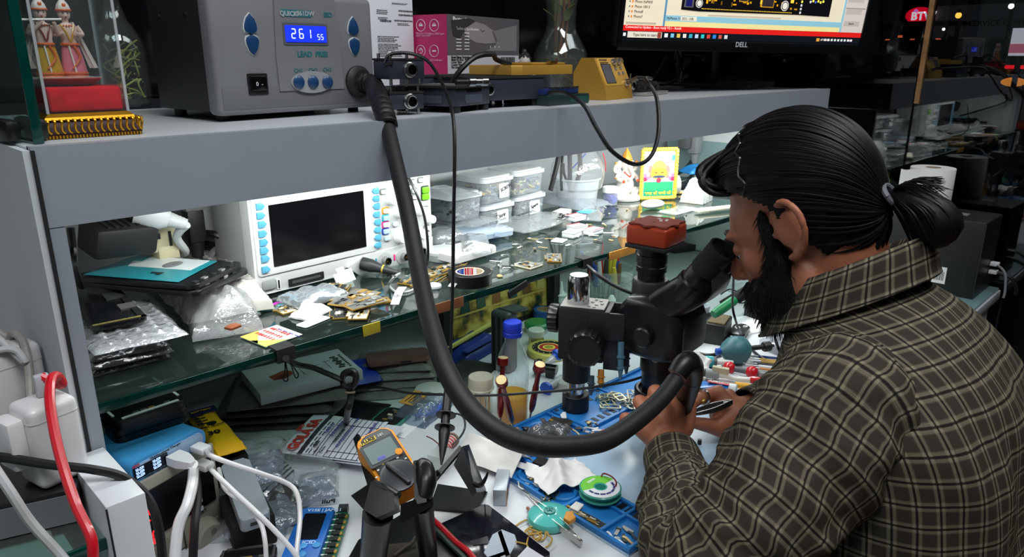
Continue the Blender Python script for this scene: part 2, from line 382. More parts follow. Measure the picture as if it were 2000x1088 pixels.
def drop(mb,x,z,w,h,up,mat,y=-0.003):
 pts=[(0,.52),(.3,.3),(.46,0),(.5,-.22),(.42,-.36),(0,-.5),(-.42,-.36),(-.5,-.22),(-.46,0),(-.3,.3)]
 p=[(x+a*w,z+(c if up else-c)*h)for a,c in pts]
 bm=MB();mb.prism(p,0,0.0028,mat,bev=0.0012,M=TR((0,y+0.0028,0))@FRONT)
for px,py,up,rm in((487,48,1,0),(492,88,0,0),(688,53,1,0),(691,92,0,0)):
 x,z=fr(Ms,px,py)
 b=MB();drop(b,x,z,0.0215,0.0285,up,mt((190,194,198),0.4),-0.0018);drop(b,x,z,0.0178,0.0245,up,DBLUE,-0.0042);b.build('rocker_button',st)
for px,py,up in((462,50,1),(467,83,0),(711,58,1),(714,86,0)):
 x,z=fr(Ms,px,py);k=0.0042;b=MB(TEAL);tri(b,[(x-k,z-k*(1 if up else-1)),(x+k,z-k*(1 if up else-1)),(x,z+k*(1 if up else-1))],-0.0002,TEAL);b.build('arrow_mark',st)
x,z=fr(Ms,571,27);x2,_=fr(Ms,607,27)
b=MB(TEAL);plate(b,x+.0045,z,0.046,0.0088,-0.003,0.0005,0.0003,TEAL);b.build('badge',st)
texts([('QUICK',.0085,fT(Ms,543,27,-.0038),'LEFT',.0003)],mt((172,176,178),.5),st)
texts([('861DW',.0085,fT(Ms,576,27,-.0038),'LEFT',.0002)],mt((172,176,178),.5),st)
texts([('ESD',.0085,fT(Ms,629,30,-.0034),'LEFT',.0002),('LEAD  FREE',.0098,fT(Ms,578,107,-.0034),'LEFT',.0003),('TEMP',.0072,fT(Ms,453,66),'LEFT',.0002),('AIR',.0072,fT(Ms,705,72),'LEFT',.0002),('POWER',.0078,fT(Ms,487,139),'LEFT',.0002),('CH1',.0075,fT(Ms,571,139,-.0034)),('CH2',.0075,fT(Ms,600,138,-.0034)),('CH3',.0075,fT(Ms,628,137,-.0034))],TEAL,st)
x,z=fr(Ms,502,165);b=MB(BLACK);plate(b,x,z,0.0285,0.0265,-0.0008,0.002,0.002,None);plate(b,x,z+.001,0.0225,0.0185,-0.0028,0.003,0.0015,GLOSS,bev=.0012);sw=b.build('power_switch',st)
texts([('0  -',.0075,TR((x-.0052,-.0063,z))@FRONT)],mt((225,225,225),.5),sw,'switch_marks')
x,z=fr(Ms,607,161);b=MB(mt((150,151,154),.45));b.prism([(x+.034*math.cos(a*PI/16),z+.0145*math.sin(a*PI/16))for a in range(32)],0,.002,None,bev=.0008,M=TR((0,-.003,0))@FRONT);b.build('channel_plate',st)
for px in(579,607,635):
 x,z=fr(Ms,px,161);MB(DBLUE).lathe([(.0085,0),(.0085,.002),(.0062,.0036),(.001,.004)],(x,-.0048,z),(0,-1,0)).build('channel_button',st)
hx,hz=fr(Ms,698,160);MB(RUBBER).lathe([(.0225,-.002),(.0225,.004),(.0185,.007),(.0165,.012)],(hx,-0.001,hz),(0,-1,0)).build('hose_socket',st)
for xx in(.02,wS-.02):
 for yy in(.03,.14):MB(RUBBER).cyl((xx,yy,0),(xx,yy,fz+.006),.008,n=14).build('rubber_foot',st)
# big air hose, from the socket down across the shelves into the hand
hp=[Ms@V((hx,-.006,hz)),Ms@V((hx+.003,-.03,hz-.003)),atd(738,188,.985),atd(752,226,.945)]
mid=[(776,330,.90),(797,420,.865),(816,520,.83),(838,620,.79),(868,715,.755),(912,790,.735),(972,843,.725),(1040,869,.73),(1110,872,.745),(1180,861,.77),(1240,824,.805),(1290,780,.845),(1320,742,.87)]
hose=thing('air_hose','thick black rubber hose looping from the station down to the hand','hose',hp[0])
base=hose.location.copy()
hp=[p-base for p in hp];md=[atd(*q)-base for q in mid]
b=MB(RUBBER);b.tube([hp[3]]+md,[.0096,.0097,.0098,.0100,.0103,.0107,.011,.011,.011,.011,.011,.0108,.0106,.0105],RUBBER,18,8);b.build('sleeve',hose)
b=MB(mt((16,16,18),.5));q=hp
cr=[hp[0]+(hp[1]-hp[0])*.0]
def cat(P,n):
 out=[]
 for i in range(len(P)-1):
  a,p,c,d=P[max(i-1,0)],P[i],P[i+1],P[min(i+2,len(P)-1)]
  for j in range(n):
   t=j/n;out.append(0.5*((2*p)+(c-a)*t+(2*a-5*p+4*c-d)*t*t+(3*p-a-3*c+d)*t**3))
 return out+[P[-1]]
pp=cat(hp+[md[0]*.25+hp[3]*.75],12)
b.tube(pp[:46],[0.0136 if(i%3)<2 else 0.0118 for i in range(len(pp[:46]))],None,18,smooth=False);b.build('ribbed_cuff',hose)
# glass case with a painted couple
zz=S
A0=at(88,274,S);A1=at(277,262,S);rzA=math.atan2(A1.y-A0.y,A1.x-A0.x);wA=(A1-A0).length
ca=thing('display_case','glass case on an ornate gold base with red velvet cushion','display case',A0+V((0,0,.0005)),rzA);Ma=TR(A0)@RZ(rzA)
GLD=mt((214,156,40),0.3,0.9);MARO=mt((48,6,16),.5)
dA=.105;b=MB(GLD)
def rectring(z0,z1,g0,g1,mat):
 b.ring([[V((-g0,-g0,z0)),V((wA+g0,-g0,z0)),V((wA+g0,dA+g0,z0)),V((-g0,dA+g0,z0))],[V((-g1,-g1,z1)),V((wA+g1,-g1,z1)),V((wA+g1,dA+g1,z1)),V((-g1,dA+g1,z1))]],mat)
rectring(0,.003,.0005,.0005,MARO);rectring(.003,.0046,.001,.001,MARO);rectring(.0046,.018,-.001,-.006,MARO);rectring(.018,.0205,-.003,-.004,GLD);rectring(.0205,.024,-.004,-.008,GLD)
b.build('base',ca)
b=MB(GLD);n=15
for i in range(n):
 x=(i+.5)/n*wA;h=wA/n
 b.tube([(x-h*.05,-.0018,.0182),(x+h*.3,-.004,.0165),(x+h*.12,-.0035,.011),(x+h*.3,-.0022,.0068),(x+h*.62,-.0018,.0052)],.00125,None,6,4)
for i in range(30):b.box(((i+.5)/30*wA,-.0012,.0016),(wA/30*.6,.0016,.0032))
for i in range(11):
 y=(i+.5)/11*dA;b.tube([(wA+.003,y,.0182),(wA+.004,y+.002,.012),(wA+.0022,y+.001,.0055)],.0012,None,6,4)
b.build('carving',ca)
vel=mt((236,10,30),.95,var=.15,vscale=60);b=MB(vel);x0,z0=fr(Ma,88,187,.006);x1,z1=fr(Ma,243,210,.006)
b.box((wA/2,dA/2,.0245+.0125),(wA-.022,dA-.022,.025),bev=.003,seg=3);b.build('velvet_cushion',ca)
cg=clear((246,250,250),.015,.03,.8);CW=wA-.016
b=MB(cg);x0=.008;hC=.15
b.box((wA/2,.0085,.024+hC/2),(CW,.002,hC));b.box((wA/2,dA-.0085,.024+hC/2),(CW,.002,hC));b.box((x0,dA/2,.024+hC/2),(.002,dA-.02,hC));b.box((wA-x0,dA/2,.024+hC/2),(.002,dA-.02,hC));b.build('glass_pane',ca)
b=MB(clear((225,232,235),.35,.1,.8))
for xx,yy in((x0,.0085),(wA-x0,.0085),(x0,dA-.0085),(wA-x0,dA-.0085)):MB(b.m).box((xx,yy,.024+hC/2),(.0026,.0026,hC)).build('corner_strip',ca)
fb=Ma@V((wA*.30,dA*.5,.0495));fg=thing('figurine','small porcelain figurine of a couple with a flute inside the glass case','figurine',fb+V((0,0,.0003)),rzA+.05);fg.scale=(.92,.92,.9)
CER=mt((236,222,214),.22,coat=.5);ORA=mt((226,96,22),.3,coat=.4);YEL=mt((206,156,30),.3,coat=.4);PNK=mt((226,120,140),.3,coat=.4);REDB=mt((120,12,30),.3);SKN=mt((232,198,184),.3,coat=.3)
b=MB();b.lathe([(.022,0),(.028,.003),(.0335,.0085)],(.012,.006,0),mat=REDB,wob=lambda a:1.15+.04*math.cos(10*a));b.lathe([(.0335,.0085),(.0345,.0098),(.02,.0112)],(.012,.006,0),mat=CER,wob=lambda a:1.15+.04*math.cos(10*a));b.build('lotus_base',fg)
def doll(ox,oy,skirt,lean,fl,k):
 b=MB();n=lambda q:V((ox+lean*q,oy,q))
 b.ring([[n(z)+V((rx*math.cos(a*PI/10)*(1+.05*math.cos(a*3)),ry*math.sin(a*PI/10)*(1+.07*math.cos(a*2.2)),0))for a in range(20)]for z,rx,ry in((.011,.0135,.0108),(.018,.0128,.010),(.030,.0115,.0085),(.041,.0095,.0075),(.047,.0078,.006))],skirt)
 b.build('robe',fg)
 b=MB(SKN);b.ring([[n(z)+V((rx*math.cos(a*PI/8),ry*math.sin(a*PI/8),0))for a in range(16)]for z,rx,ry in((.047,.0082,.006),(.053,.008,.006),(.062,.0105,.0065),(.067,.0112,.006),(.0695,.006,.0045),(.0715,.0032,.0032),(.0745,.0034,.0034),(.077,.0058,.0058),(.081,.0066,.0065),(.085,.0062,.0062),(.088,.004,.004))])
 for sx in(-1,1):b.tube([n(.0675)+V((sx*.0105,0,0)),n(.058)+V((sx*.0145,-.002,0)),n(.0595 if k else.071)+V((sx*.006+(.004 if not k else.0),-.0095,0))],[.0028,.0025,.0019],None,8,5)
 b.tube([n(.0795)+V((0,-.0062,0)),n(.078)+V((0,-.0076,0))],[.0007,.001],None,6);bd=b.build('body',fg)
 f=MB(mt((28,22,26),.4));
 for sx in(-1,1):f.sph(n(.0812)+V((sx*.0024,-.0058,0)),(.0011,.0006,.0007),n=8);f.tube([n(.0828)+V((sx*.0038,-.0052,0)),n(.0832)+V((sx*.0014,-.0064,0))],.0003,None,5)
 f.sph(n(.0765)+V((0,-.0058,0)),(.0013,.0006,.0005),mt((196,30,50),.4),n=8);f.build('face',bd)
 b=MB(ORA);b.lathe([(.0071,0),(.0076,.003),(.0062,.0075),(.0035,.0115),(.0015,.0145),(.0005,.0155)],n(.0835),mat=CER,wob=lambda a:1+.03*math.cos(8*a));b.tor(n(.0848),.0073,.0012,mat=ORA,n=18);b.sph(n(.09)+V((0,-.006,0)),(.0022,.0016,.003),ORA,n=8);b.build('crown',fg)
 b=MB(ORA);b.tor(n(.047),.0085,.0016,mat=ORA,n=18);b.tor(n(.0145),.0134,.0012,mat=ORA,n=18);b.tube([n(.045)+V((.002,-.0082,0)),n(.034)+V((.006,-.0095,0)),n(.026)+V((.002,-.0108,0)),n(.020)+V((-.004,-.0112,0))],.0011,ORA,6,5);b.tube([n(.045)+V((-.003,-.0080,0)),n(.030)+V((-.002,-.0100,0)),n(.014)+V((-.001,-.0118,0))],.0010,CER,6,5);b.tube([n(.069)+V((-.007,-.004,0)),n(.06)+V((-.003,-.0075,0)),n(.050)+V((0,-.0085,0)),n(.06)+V((.0035,-.0075,0)),n(.069)+V((.007,-.004,0))],.0009,YEL if k else REDB,6,5)
 for i in range(8):
  a=PI+i*PI/7;b.sph(n(.0675)+V((.0062*math.cos(a),.0066*math.sin(a),0)),.0012,None,6)
 b.tor(n(.0115),.0126,.001,mat=ORA,n=18);b.build('jewellery',fg)
 b=MB(CER)
 sgn=1 if k else-1
 b.sheet(lambda u,v:n(.072-.052*v)+V((sgn*(.006+.012*v+.006*u*(0.5+v)),.004+.002*math.sin(u*9),0)),8,10,.001);b.build('shawl',fg)
doll(-.002,.004,YEL,0.0,1,0);doll(.0245,.008,PNK,-.02,0,1)
MB(CER).cyl((-.026,-.0075,.0725),(.016,-.0060,.0742),.0012,n=8).build('flute',fg)
# upright pane with a green polished edge at the shelf end
e0=at(76,282,S);gt=thing('glass_partition','upright glass partition with thick green edge at the shelf corner','glass partition',e0+V((0,0,.0005)),R(96))
MB(clear((205,224,220),.02,.02,1.0)).box((.12,0,.17),(.235,.0085,.34)).build('pane',gt)
MB(mt((5,62,54),.15,var=.15,vscale=20)).box((-.001,0,.17),(.003,.0092,.34),bev=.001).build('edge',gt)
b=MB(mt((20,22,24),.35));b.box((.05,.012,.011),(.06,.014,.022),bev=.006);b.box((.05,-.012,.011),(.06,.014,.022),bev=.006);b.build('clamp_foot',gt)
# vases
def roots(mb,c,r,z0,z1,n,mats,seed,rad=.0011,curl=1.0):
 rnd=random.Random(seed)
 for i in range(n):
  a=rnd.uniform(0,2*PI);q=[];rr=r*rnd.uniform(.2,.9);z=rnd.uniform(z1*.6+z0*.4,z1)
  for k in range(8):
   a+=rnd.uniform(-.9,1.2)*curl;rr=min(r*.92,max(r*.1,rr+rnd.uniform(-.4,.4)*r));z=max(z0,min(z1,z+rnd.uniform(-.28,.16)*(z1-z0)))
   q.append(V((c[0]+rr*math.cos(a),c[1]+rr*math.sin(a),z)))
  mb.tube(q,rad*rnd.uniform(.7,1.3),mats[i%len(mats)],5,5)
vgl=clear((236,244,240),.02,.02,1.1)
p=at(243,207,S)+V((0,.0,0));v1=thing('glass_vase','tall clear glass bottle vase with pale roots behind the gold based case','vase',p+V((0,0,.0005)))
b=MB(vgl);pr_=[(.040,0),(.044,.004),(.0455,.03),(.045,.085),(.042,.104),(.033,.122),(.024,.136),(.0185,.16),(.0178,.2),(.02,.21)]
b.lathe(pr_,n=40,cap=(True,False));b.lathe([(r-.0025,z+(.008 if i==0 else 0))for i,(r,z)in enumerate(pr_)],n=40,cap=(True,False));b.build('glass',v1)
b=MB();roots(b,(0,0),.038,.014,.105,60,[mt((206,196,110),.6),mt((170,160,76),.6),mt((140,136,80),.6)],3,.0013);roots(b,(0,0),.014,.09,.2,8,[mt((150,150,90),.6)],5,.0018,.3);b.build('roots',v1)
p=plc(1094,1.07);v2=thing('glass_vase','clear glass carafe vase with dark roots and green stems beside the monitor','vase',p+V((0,0,.0005)));v2.scale=(1.2,1.2,1.2)
b=MB(vgl);pr_=[(.035,0),(.042,.006),(.049,.035),(.0495,.060),(.046,.075),(.036,.093),(.028,.108),(.0255,.125),(.027,.15),(.032,.185)]
b.lathe(pr_,n=40,cap=(True,False));b.lathe([(r-.0025,z+(.006 if i==0 else 0))for i,(r,z)in enumerate(pr_)],n=40,cap=(True,False));b.build('glass',v2)
b=MB(clear((225,232,225),.04,.05,.5));b.lathe([(.034,.004),(.0465,.036),(.047,.058),(.0445,.07)],n=32);b.build('water',v2)
b=MB();roots(b,(0,0),.038,.008,.066,34,[mt((112,66,38),.7),mt((74,46,32),.7),mt((150,96,52),.7)],8,.0014);b.build('roots',v2)
b=MB();
for i in range(7):
 a=i*2.4;b.tube([(.012*math.cos(a),.012*math.sin(a),.05),(.010*math.cos(a+.8),.010*math.sin(a+.8),.11),(.016*math.cos(a+1),.016*math.sin(a+1),.18)],.0022,mt((110,84,44),.6)if i%2 else mt((150,84,60),.6),6,5)
b.build('stem',v2)
b=MB(mt((126,140,62),.5,var=.2))
for i,(a,z)in enumerate(((2.6,.118),(3.3,.135),(.4,.15),(4.6,.125),(5.3,.14))):
 M=TR((.012*math.cos(a),.012*math.sin(a),z))@RZ(a)@RY(-.9)
 b.M=M;b.sheet(lambda u,v:(u*.034,(v-.5)*.02*math.sin(PI*min(1,u+.08)),.004*math.sin(u*3)),6,4,.0005)
b.build('leaf',v2)
# boxes
def carton(name,label,p0,p1,depth,h,faces,**k):
 P,Q=V(p0),V(p1);rz=math.atan2(Q.y-P.y,Q.x-P.x);w=(Q-P).length
 o=thing(name,label,'box',P+V((0,0,.0004)),rz,**k);return o,w,TR(P)@RZ(rz)
WBX=mt((226,228,234),.5);INK=mt((40,40,44),.7)
def fineprint(mb,x,z,w,h,rows,y,mat,seed,fill=.8):
 rnd=random.Random(seed);dz=h/rows
 for i in range(rows):
  xx=x
  while xx<x+w*fill*rnd.uniform(.75,1.1)and xx<x+w:
   l=rnd.uniform(.03,.12)*w;l=min(l,x+w-xx)
   mb.box((xx+l/2,y,z-i*dz-dz/2),(l,.0003,dz*.45),mat);xx+=l+w*.02
def barcode(mb,x,z,w,h,y,mat,seed):
 rnd=random.Random(seed);xx=x
 while xx<x+w:
  l=rnd.uniform(.008,.03)*w;mb.box((xx+l/2,y,z-h/2),(l,.0003,h),mat);xx+=l+rnd.uniform(.01,.03)*w
B0=V((.895,1.115,S));
q0,q1=plc(726,1.07),plc(811,1.085)
wb,w,Mw=carton('product_box','white retail box with printed labels and barcodes beside the pink box',q0,q1,.05,.20,None)
MB(WBX).box((w/2,.027,.10),(w,.054,.20),bev=.001).build('carton',wb)
b=MB(INK)
x,z=fr(Mw,735,8);xr,zr=fr(Mw,808,60)
for(ax,az,bx,bz,rows,sd)in((735,18,765,30,3,1),(737,70,786,84,4,2),(738,85,786,100,5,3),(739,100,762,112,4,4),(764,100,788,112,4,5),(738,33,764,40,2,6),(765,5,806,12,2,7),(776,45,806,52,2,8)):
 a,c=fr(Mw,ax,az),fr(Mw,bx,bz);fineprint(b,a[0],a[1],c[0]-a[0],a[1]-c[1],rows,-.0003,INK,sd)
for(ax,az,bx,bz,sd)in((778,20,806,25,1),(778,28,806,33,2),(770,39,806,44,4),(742,39,764,44,5)):
 a,c=fr(Mw,ax,az),fr(Mw,bx,bz);barcode(b,a[0],a[1],c[0]-a[0],a[1]-c[1],-.0003,INK,sd)
b.build('print',wb)
q0,q1=plc(640,1.105),plc(728,1.12)
wb2,w,Mw=carton('product_box','white printed box standing just behind the hot air station',q0,q1,.05,.2,None)
MB(WBX).box((w/2,.022,.105),(w,.044,.21),bev=.001).build('carton',wb2)
b=MB(INK);a,c=fr(Mw,660,2),fr(Mw,722,14);fineprint(b,a[0],a[1],c[0]-a[0],a[1]-c[1],3,-.0003,INK,9);b.build('print',wb2)
q0,q1=plc(875,1.02),plc(1013,1.075)
pb,w,Mp=carton('product_box','pink and grey retail lamp box with a sleeping face photo',q0,q1,.1,.15,None)
PINK=mt((196,42,104),.45);zt=fr(Mp,940,33)[1];zm=fr(Mp,940,108)[1];dP=.105
b=MB();b.box((w/2,dP/2,zt/2),(w,dP,zt),mt((202,200,204),.5));b.build('carton',pb)
b=MB(mt((94,88,94),.5));b.box((w/2,-.0003,(zt+zm)/2),(w,.0006,zt-zm));b.build('photo_panel',pb)
b=MB(PINK);b.box((-.0004,dP/2,zt/2),(.0008,dP,zt));b.build('side_print',pb)
b=MB(mt((146,138,142),.6));FR=lambda px,py:fr(Mp,px,py)
tri(b,[FR(*q)for q in((905,55),(925,42),(945,48),(962,60),(972,75),(968,84),(950,86),(930,84),(912,74))],-.0007,None,.0004)
tri(b,[FR(*q)for q in((960,62),(1008,50),(1008,100),(948,100),(968,88))],-.0007,mt((128,122,126),.6),.0004)
tri(b,[FR(*q)for q in((880,40),(915,36),(928,42),(908,56),(898,76),(884,70))],-.001,mt((48,44,48),.7),.0004)
b.tube([V((FR(938,58)[0],-.0012,FR(938,58)[1])),V((FR(941,62)[0],-.0012,FR(941,62)[1])),V((FR(946,60)[0],-.0012,FR(946,60)[1]))],.0005,INK,5);b.build('face_print',pb)
wht=mt((236,232,236),.6)
texts([('Portronics',.0115,fT(Mp,884,38,-.0008),'LEFT',.0003),('Technical Specifications',.0075,fT(Mp,890,56,-.0012))],wht,pb)
b=MB(wht)
for i in range(6):a=fr(Mp,890,64+6.5*i);b.box((a[0]+.008,-.0012,a[1]),(.016,.0003,.0017));b.box((a[0]+.033,-.0012,a[1]),(.015,.0003,.0017))
for px in(957,966,974):a=fr(Mp,px,92);b.box((a[0],-.0012,a[1]),(.002,.0003,.003))
b.build('white_print',pb)
texts([('Brand Name: Portronics',.0058,fT(Mp,881,112),'LEFT',.0001),('Model ID: BULL  POR-170',.0058,fT(Mp,881,117),'LEFT',.0001),('Colour: Black',.0058,fT(Mp,881,122)),('Country Name: China',.0058,fT(Mp,881,127)),('Net Quantity: 1 U',.0058,fT(Mp,881,132))],INK,pb,'small_print')
b=MB(INK);a,c=fr(Mp,978,112),fr(Mp,1005,128);barcode(b,a[0],a[1],c[0]-a[0],a[1]-c[1],-.0004,INK,12);b.build('barcode',pb)
Mx=Mp
for px,py in((822,50),(848,50),(822,100),(848,100)):
 q=lp(Mx,px,py,0,-.0008);b=MB(wht);b.tor((-.0012,q.y,q.z),.0098,.0005,(1,0,0),n=24,m=5)
 if py<80:b.box((-.0011,q.y,q.z),(.0004,.008,.003));b.tube([(-.0013,q.y-.0035,q.z),(-.0013,q.y,q.z+.004),(-.0013,q.y+.0035,q.z)],.0004,None,5)
 elif px<830:b.tor((-.0012,q.y,q.z),.004,.0006,(1,0,0),n=18,m=5,arc=.85);b.box((-.0012,q.y,q.z+.003),(.0004,.0012,.005))
 else:b.box((-.0012,q.y,q.z),(.0004,.008,.0024))
 b.build('icon',pb)
SIDE=RZ(-PI/2)@FRONT
def sT(M,px,py):q=lp(M,px,py,0,-.001);return TR((-.0014,q.y,q.z))@SIDE
texts([('Micro USB Input',.0052,sT(Mp,837,67),'LEFT'),('Wireless Output',.0052,sT(Mp,812,66),'LEFT'),('5W/7.5W/10W',.0052,sT(Mp,812,71),'LEFT'),('LED Indicator',.0052,sT(Mp,839,118),'LEFT'),('PORTRONICS',.0105,sT(Mp,822,163),'LEFT',.0003)],mt((236,170,200),.6),pb)
# preheater blocks and tools along the front of the shelf
DEV=mt((44,49,60),.4,bump=.05,bscale=600);SIL=mt((190,190,186),.25,1.0)
def jack(t,x,y,z,r=.0095):
 b=MB(SIL);b.lathe([(r*1.12,0),(r*1.12,.002),(r,.0025),(r,.008),(r*.82,.0085)],(x,y,z),(0,-1,0),n=24,cap=(True,False));b.lathe([(r*.72,.0082),(r*.7,.004)],(x,y,z),(0,-1,0),mat=GLOSS,cap=(False,True));b.lathe([(r*.82,.0085),(r*.72,.0082)],(x,y,z),(0,-1,0),cap=(False,False));b.build('round_socket',t)
def preheater(label,*q,group=None):
 if len(q)==7:a,c,z0,h,d=at(q[0],q[1],q[4]),at(q[2],q[3],q[4]),q[4],q[5],q[6]
 else:a,c,z0,h,d=q
 rz=math.atan2(c.y-a.y,c.x-a.x);w=(c-a).length
 o=thing('preheater',label,'heating block',a+V((0,0,.0003)),rz,group);M=TR(a)@RZ(rz)
 f=.008
 MB(DEV).box((w/2,d/2,f+h/2),(w,d,h),bev=.0015).build('housing',o)
 MB(MATTE).box((w/2,d/2,f+h+.0015),(w+.001,d+.001,.003)).build('top_plate',o)
 for x in(.006,w-.006):
  for y in(.006,d-.006):MB(SIL).cyl((x,y,0),(x,y,f+.001),.0022,n=10).build('standoff',o);MB(SIL).cyl((x,y,f+h+.0025),(x,y,f+h+.0095),.0024,n=10).build('post',o)
 return o,M,w,f,h
o,M,w,f,h=preheater('black heating block with round metal socket, lower of the stacked pair',763,227,829,223,S,.021,.042)
x,z=fr(M,800,200);jack(o,x,0,f+h*.52)
z2=S+f+h+.0121
UP=(M@V((0,0,0))+V((.001,0,z2-S)),M@V((w+.002,0,0))+V((.001,0,z2-S)))
o2,M2,w2,f2,h2=preheater('black heating block with round metal socket, upper of the stacked pair',*UP,z2,.025,.042)
jack(o2,w2*.56,0,f2+h2*.5)
a=M@V((w*.45,.03,f+h+.0032));k=thing('connector_strip','pale ribbed connector lying between the two stacked heating blocks','connector',a,rzS)
b=MB(mt((196,192,190),.5));
for i in range(5):b.box((-.012+i*.006,0,.004),(.0045,.018,.007))
b.build('ribs',k);MB(BLACK).box((.018,0,.003),(.008,.018,.006)).build('housing',k)
a,c=at(828,219,S),at(957,214,S);q=at(891,222,S);rz=math.atan2((c-q).y,(c-q).x);d_=(q-a).length
o=thing('repair_fixture','low dark grey fixture box with slotted lid between heating blocks and gold device','fixture',q+V((0,0,.0003)),rz)
w=(c-q).length;b=MB(DEV);b.box((w/2,.055,.022),(w,.11,.026),bev=.0015);b.build('housing',o)
b=MB(MATTE);b.box((w/2,.055,.0365),(w+.006,.117,.003));
for i in range(4):b.box((w/2-.018+i*.014,.05,.0385),(.006,.06,.002),mt((120,122,120),.4))
b.build('lid',o)
for y in(.003,.1):
 for x in(.008,w-.008):MB(RUBBER).box((x,y+.004,.0045),(.012,.012,.009),bev=.001).build('rubber_foot',o)
b=MB(mt((70,76,90),.35));b.prism(rrect(w*.5,.012,.003,3,w/2,.019),0,.001,None,M=TR((0,0,0))@FRONT);b.build('label_plate',o);MB(b.m).box((-.0005,.05,.019),(.001,.05,.011)).build('label_plate',o);MB(GLOSS).box((w*.52,-.0004,.031),(w*.42,.0008,.004)).build('slot',o)
a=at(875,168,S+.026)
o=thing('preheater','dark long heating block with metal sockets behind the slotted fixture','tool block',V((.78,.955,S+.0003)),R(3))
MB(DEV).box((.06,.03,.025),(.17,.06,.044),bev=.0015).build('housing',o);MB(MATTE).box((.06,.03,.0485),(.172,.062,.003)).build('top_plate',o)
for x in(.006,.05,.068,.122):jack(o,x,0,.033,.0085)
for x in(-.015,.135):MB(RUBBER).box((x,.03,.0015),(.01,.05,.003)).build('rubber_foot',o)
o=thing('barrel_connector','short threaded metal barrel connector lying on the slotted fixture lid','connector',at(915,160,S+.046),R(-12))
MB(SIL).lathe([(.006,0),(.006,.01),(.0048,.011),(.0048,.02),(.0058,.021),(.0058,.03)],(0,0,.0),(1,0,0)).build('barrel',o);MB(BLACK).cyl((-.02,0,0),(0.001,0,0),.0042,n=12).build('sleeve',o)
a,c=at(893,210,S),at(1080,207,S);
o=thing('preheater','long slate grey heating block with metal socket under the gold slab','heating block',V((.800,.862,S+.0003)),R(-4))
Mo=TR(V((.800,.862,S)))@RZ(R(-4))
MB(DEV).box((.055,.06,.0285),(.165,.11,.034),bev=.0015).build('housing',o);MB(MATTE).box((.055,.06,.0472),(.168,.113,.0034)).build('top_plate',o)
jack(o,.012,.0045,.03,.0095)
for x in(0.0,.12):
 for y in(.015,.105):MB(RUBBER).box((x,y,.006),(.01,.01,.012)).build('rubber_foot',o)
o=thing('board_stack','dark green and blue circuit tray stack in front of the gold device','circuit tray',V((.930,.838,S+.0003)),R(4))
MB(mt((22,44,44),.4)).box((.055,.05,.0085),(.118,.1,.017),bev=.001).build('tray',o);MB(mt((26,72,66),.3)).box((.085,-.0005,.0085),(.056,.001,.010)).build('label_plate',o)
MB(mt((20,40,96),.4)).box((.045,.055,.022),(.1,.09,.009),bev=.001).build('blue_board',o)
b=MB(SIL)
for i in range(6):b.box((.02+i*.014,.012,.028),(.009,.006,.003))
b.build('contacts',o)
o=thing('preheater','flat gold heating plate lying across the slate block','heating block',V((.968,.885,S+.0502)),R(2))
GP=mt((196,150,62),.38,.35,var=.04,vscale=20)
b=MB(GP);b.prism([(-.085,.0),(-.07,-.012),(.062,-.012),(.098,.022),(.098,.10),(-.085,.10)],.0,.0155,None,bev=.0015);b.build('slab',o);
b=MB(GP);b.box((.03,.05,.0175),(.09,.07,.004),bev=.0015);b.box((.03,.01,.0195),(.014,.008,.005),BRASS);b.cyl((.042,.008,.017),(.042,.008,.026),.0016,mat=mt((90,50,30),.4),n=10);b.build('top_plate',o)
a=at(1176,201,S);o=thing('test_instrument','gold instrument with tilted face, small dark screen, two knobs and buttons','instrument',V((1.128,.872,S+.0003)),R(8))
b=MB(GP);pf=[(0,0),(.004,.024),(.030,.077),(.058,.077),(.075,.05),(.075,0)]
b.add([(x,y,z)for x in(0,.105)for y,z in pf],[tuple(range(5,-1,-1)),tuple(range(6,12))]+[(i,(i+1)%6,6+(i+1)%6,6+i)for i in range(6)]);b.build('housing',o)
Mi=TR((0.0,.004,.024))@RX(math.atan2(.053,.026));
b=MB(mt((216,166,70),.35,.3),Mi);b.prism(rrect(.098,.056,.006,4,.0525,.0295),0,.0015,None,bev=.0006);b.build('face_plate',o)
b=MB(GLOSS,Mi);b.prism(rrect(.036,.040,.001,2,.0285,.026),.0012,.0022);b.prism(rrect(.032,.036,.001,2,.0285,.026),.0022,.0024,mt((70,72,80),.2));b.build('screen',o)
for x,y in((.062,.048),(.082,.049)):
 b=MB(CHROME,Mi);b.cyl((x,y,.001),(x,y,.0035),.0075,mat=STEEL);b.cyl((x,y,.0035),(x,y,.011),.0065,.0058);b.build('knob',o)
for x,y in((.062,.035),(.082,.036),(.068,.025),(.085,.026)):
 b=MB(STEEL,Mi);b.cyl((x,y,.001),(x,y,.0042),.0036,.003,n=14);b.build('button',o)
texts([('INTELLIGENT',.0048,Mi@TR((.012,.0535,.0018))),('Isolation Power',.0048,Mi@TR((.012,.0485,.0018)))],INK,o)
b=MB(SIL,Mi);b.cyl((.083,.006,.001),(.083,.006,.006),.008);b.cyl((.083,.006,.006),(.083,.004,.014),.0058,mat=mt((140,132,118),.35,1.0));b.cyl((.083,.004,.014),(.083,.003,.03),.0042,.0046,mat=mt((120,112,100),.4,1.0));b.build('plug',o)
plugend=o.matrix_basis@Mi@V((.083,.003,.03))
def cable(name,label,pts,r,mat,n=8,k=8,cat='cable'):
 b=MB(mat);b.tube(pts,r,mat,n,k);return b.build(name,None,label=label,cat=cat)
CB=mt((17,18,20),.42)
q=plugend
cable('power_cable','black cable looping in a wide U over the fascia from the gold instrument',[atd(1072,181,1.19),atd(1105,182,1.13),atd(1140,205,1.11),atd(1165,250,1.105),atd(1195,295,1.11),atd(1240,321,1.135),atd(1272,304,1.17),atd(1286,255,1.21),atd(1282,190,1.24),atd(1262,155,1.265),q+V((.02,-.016,-.002)),q],.0034,CB)
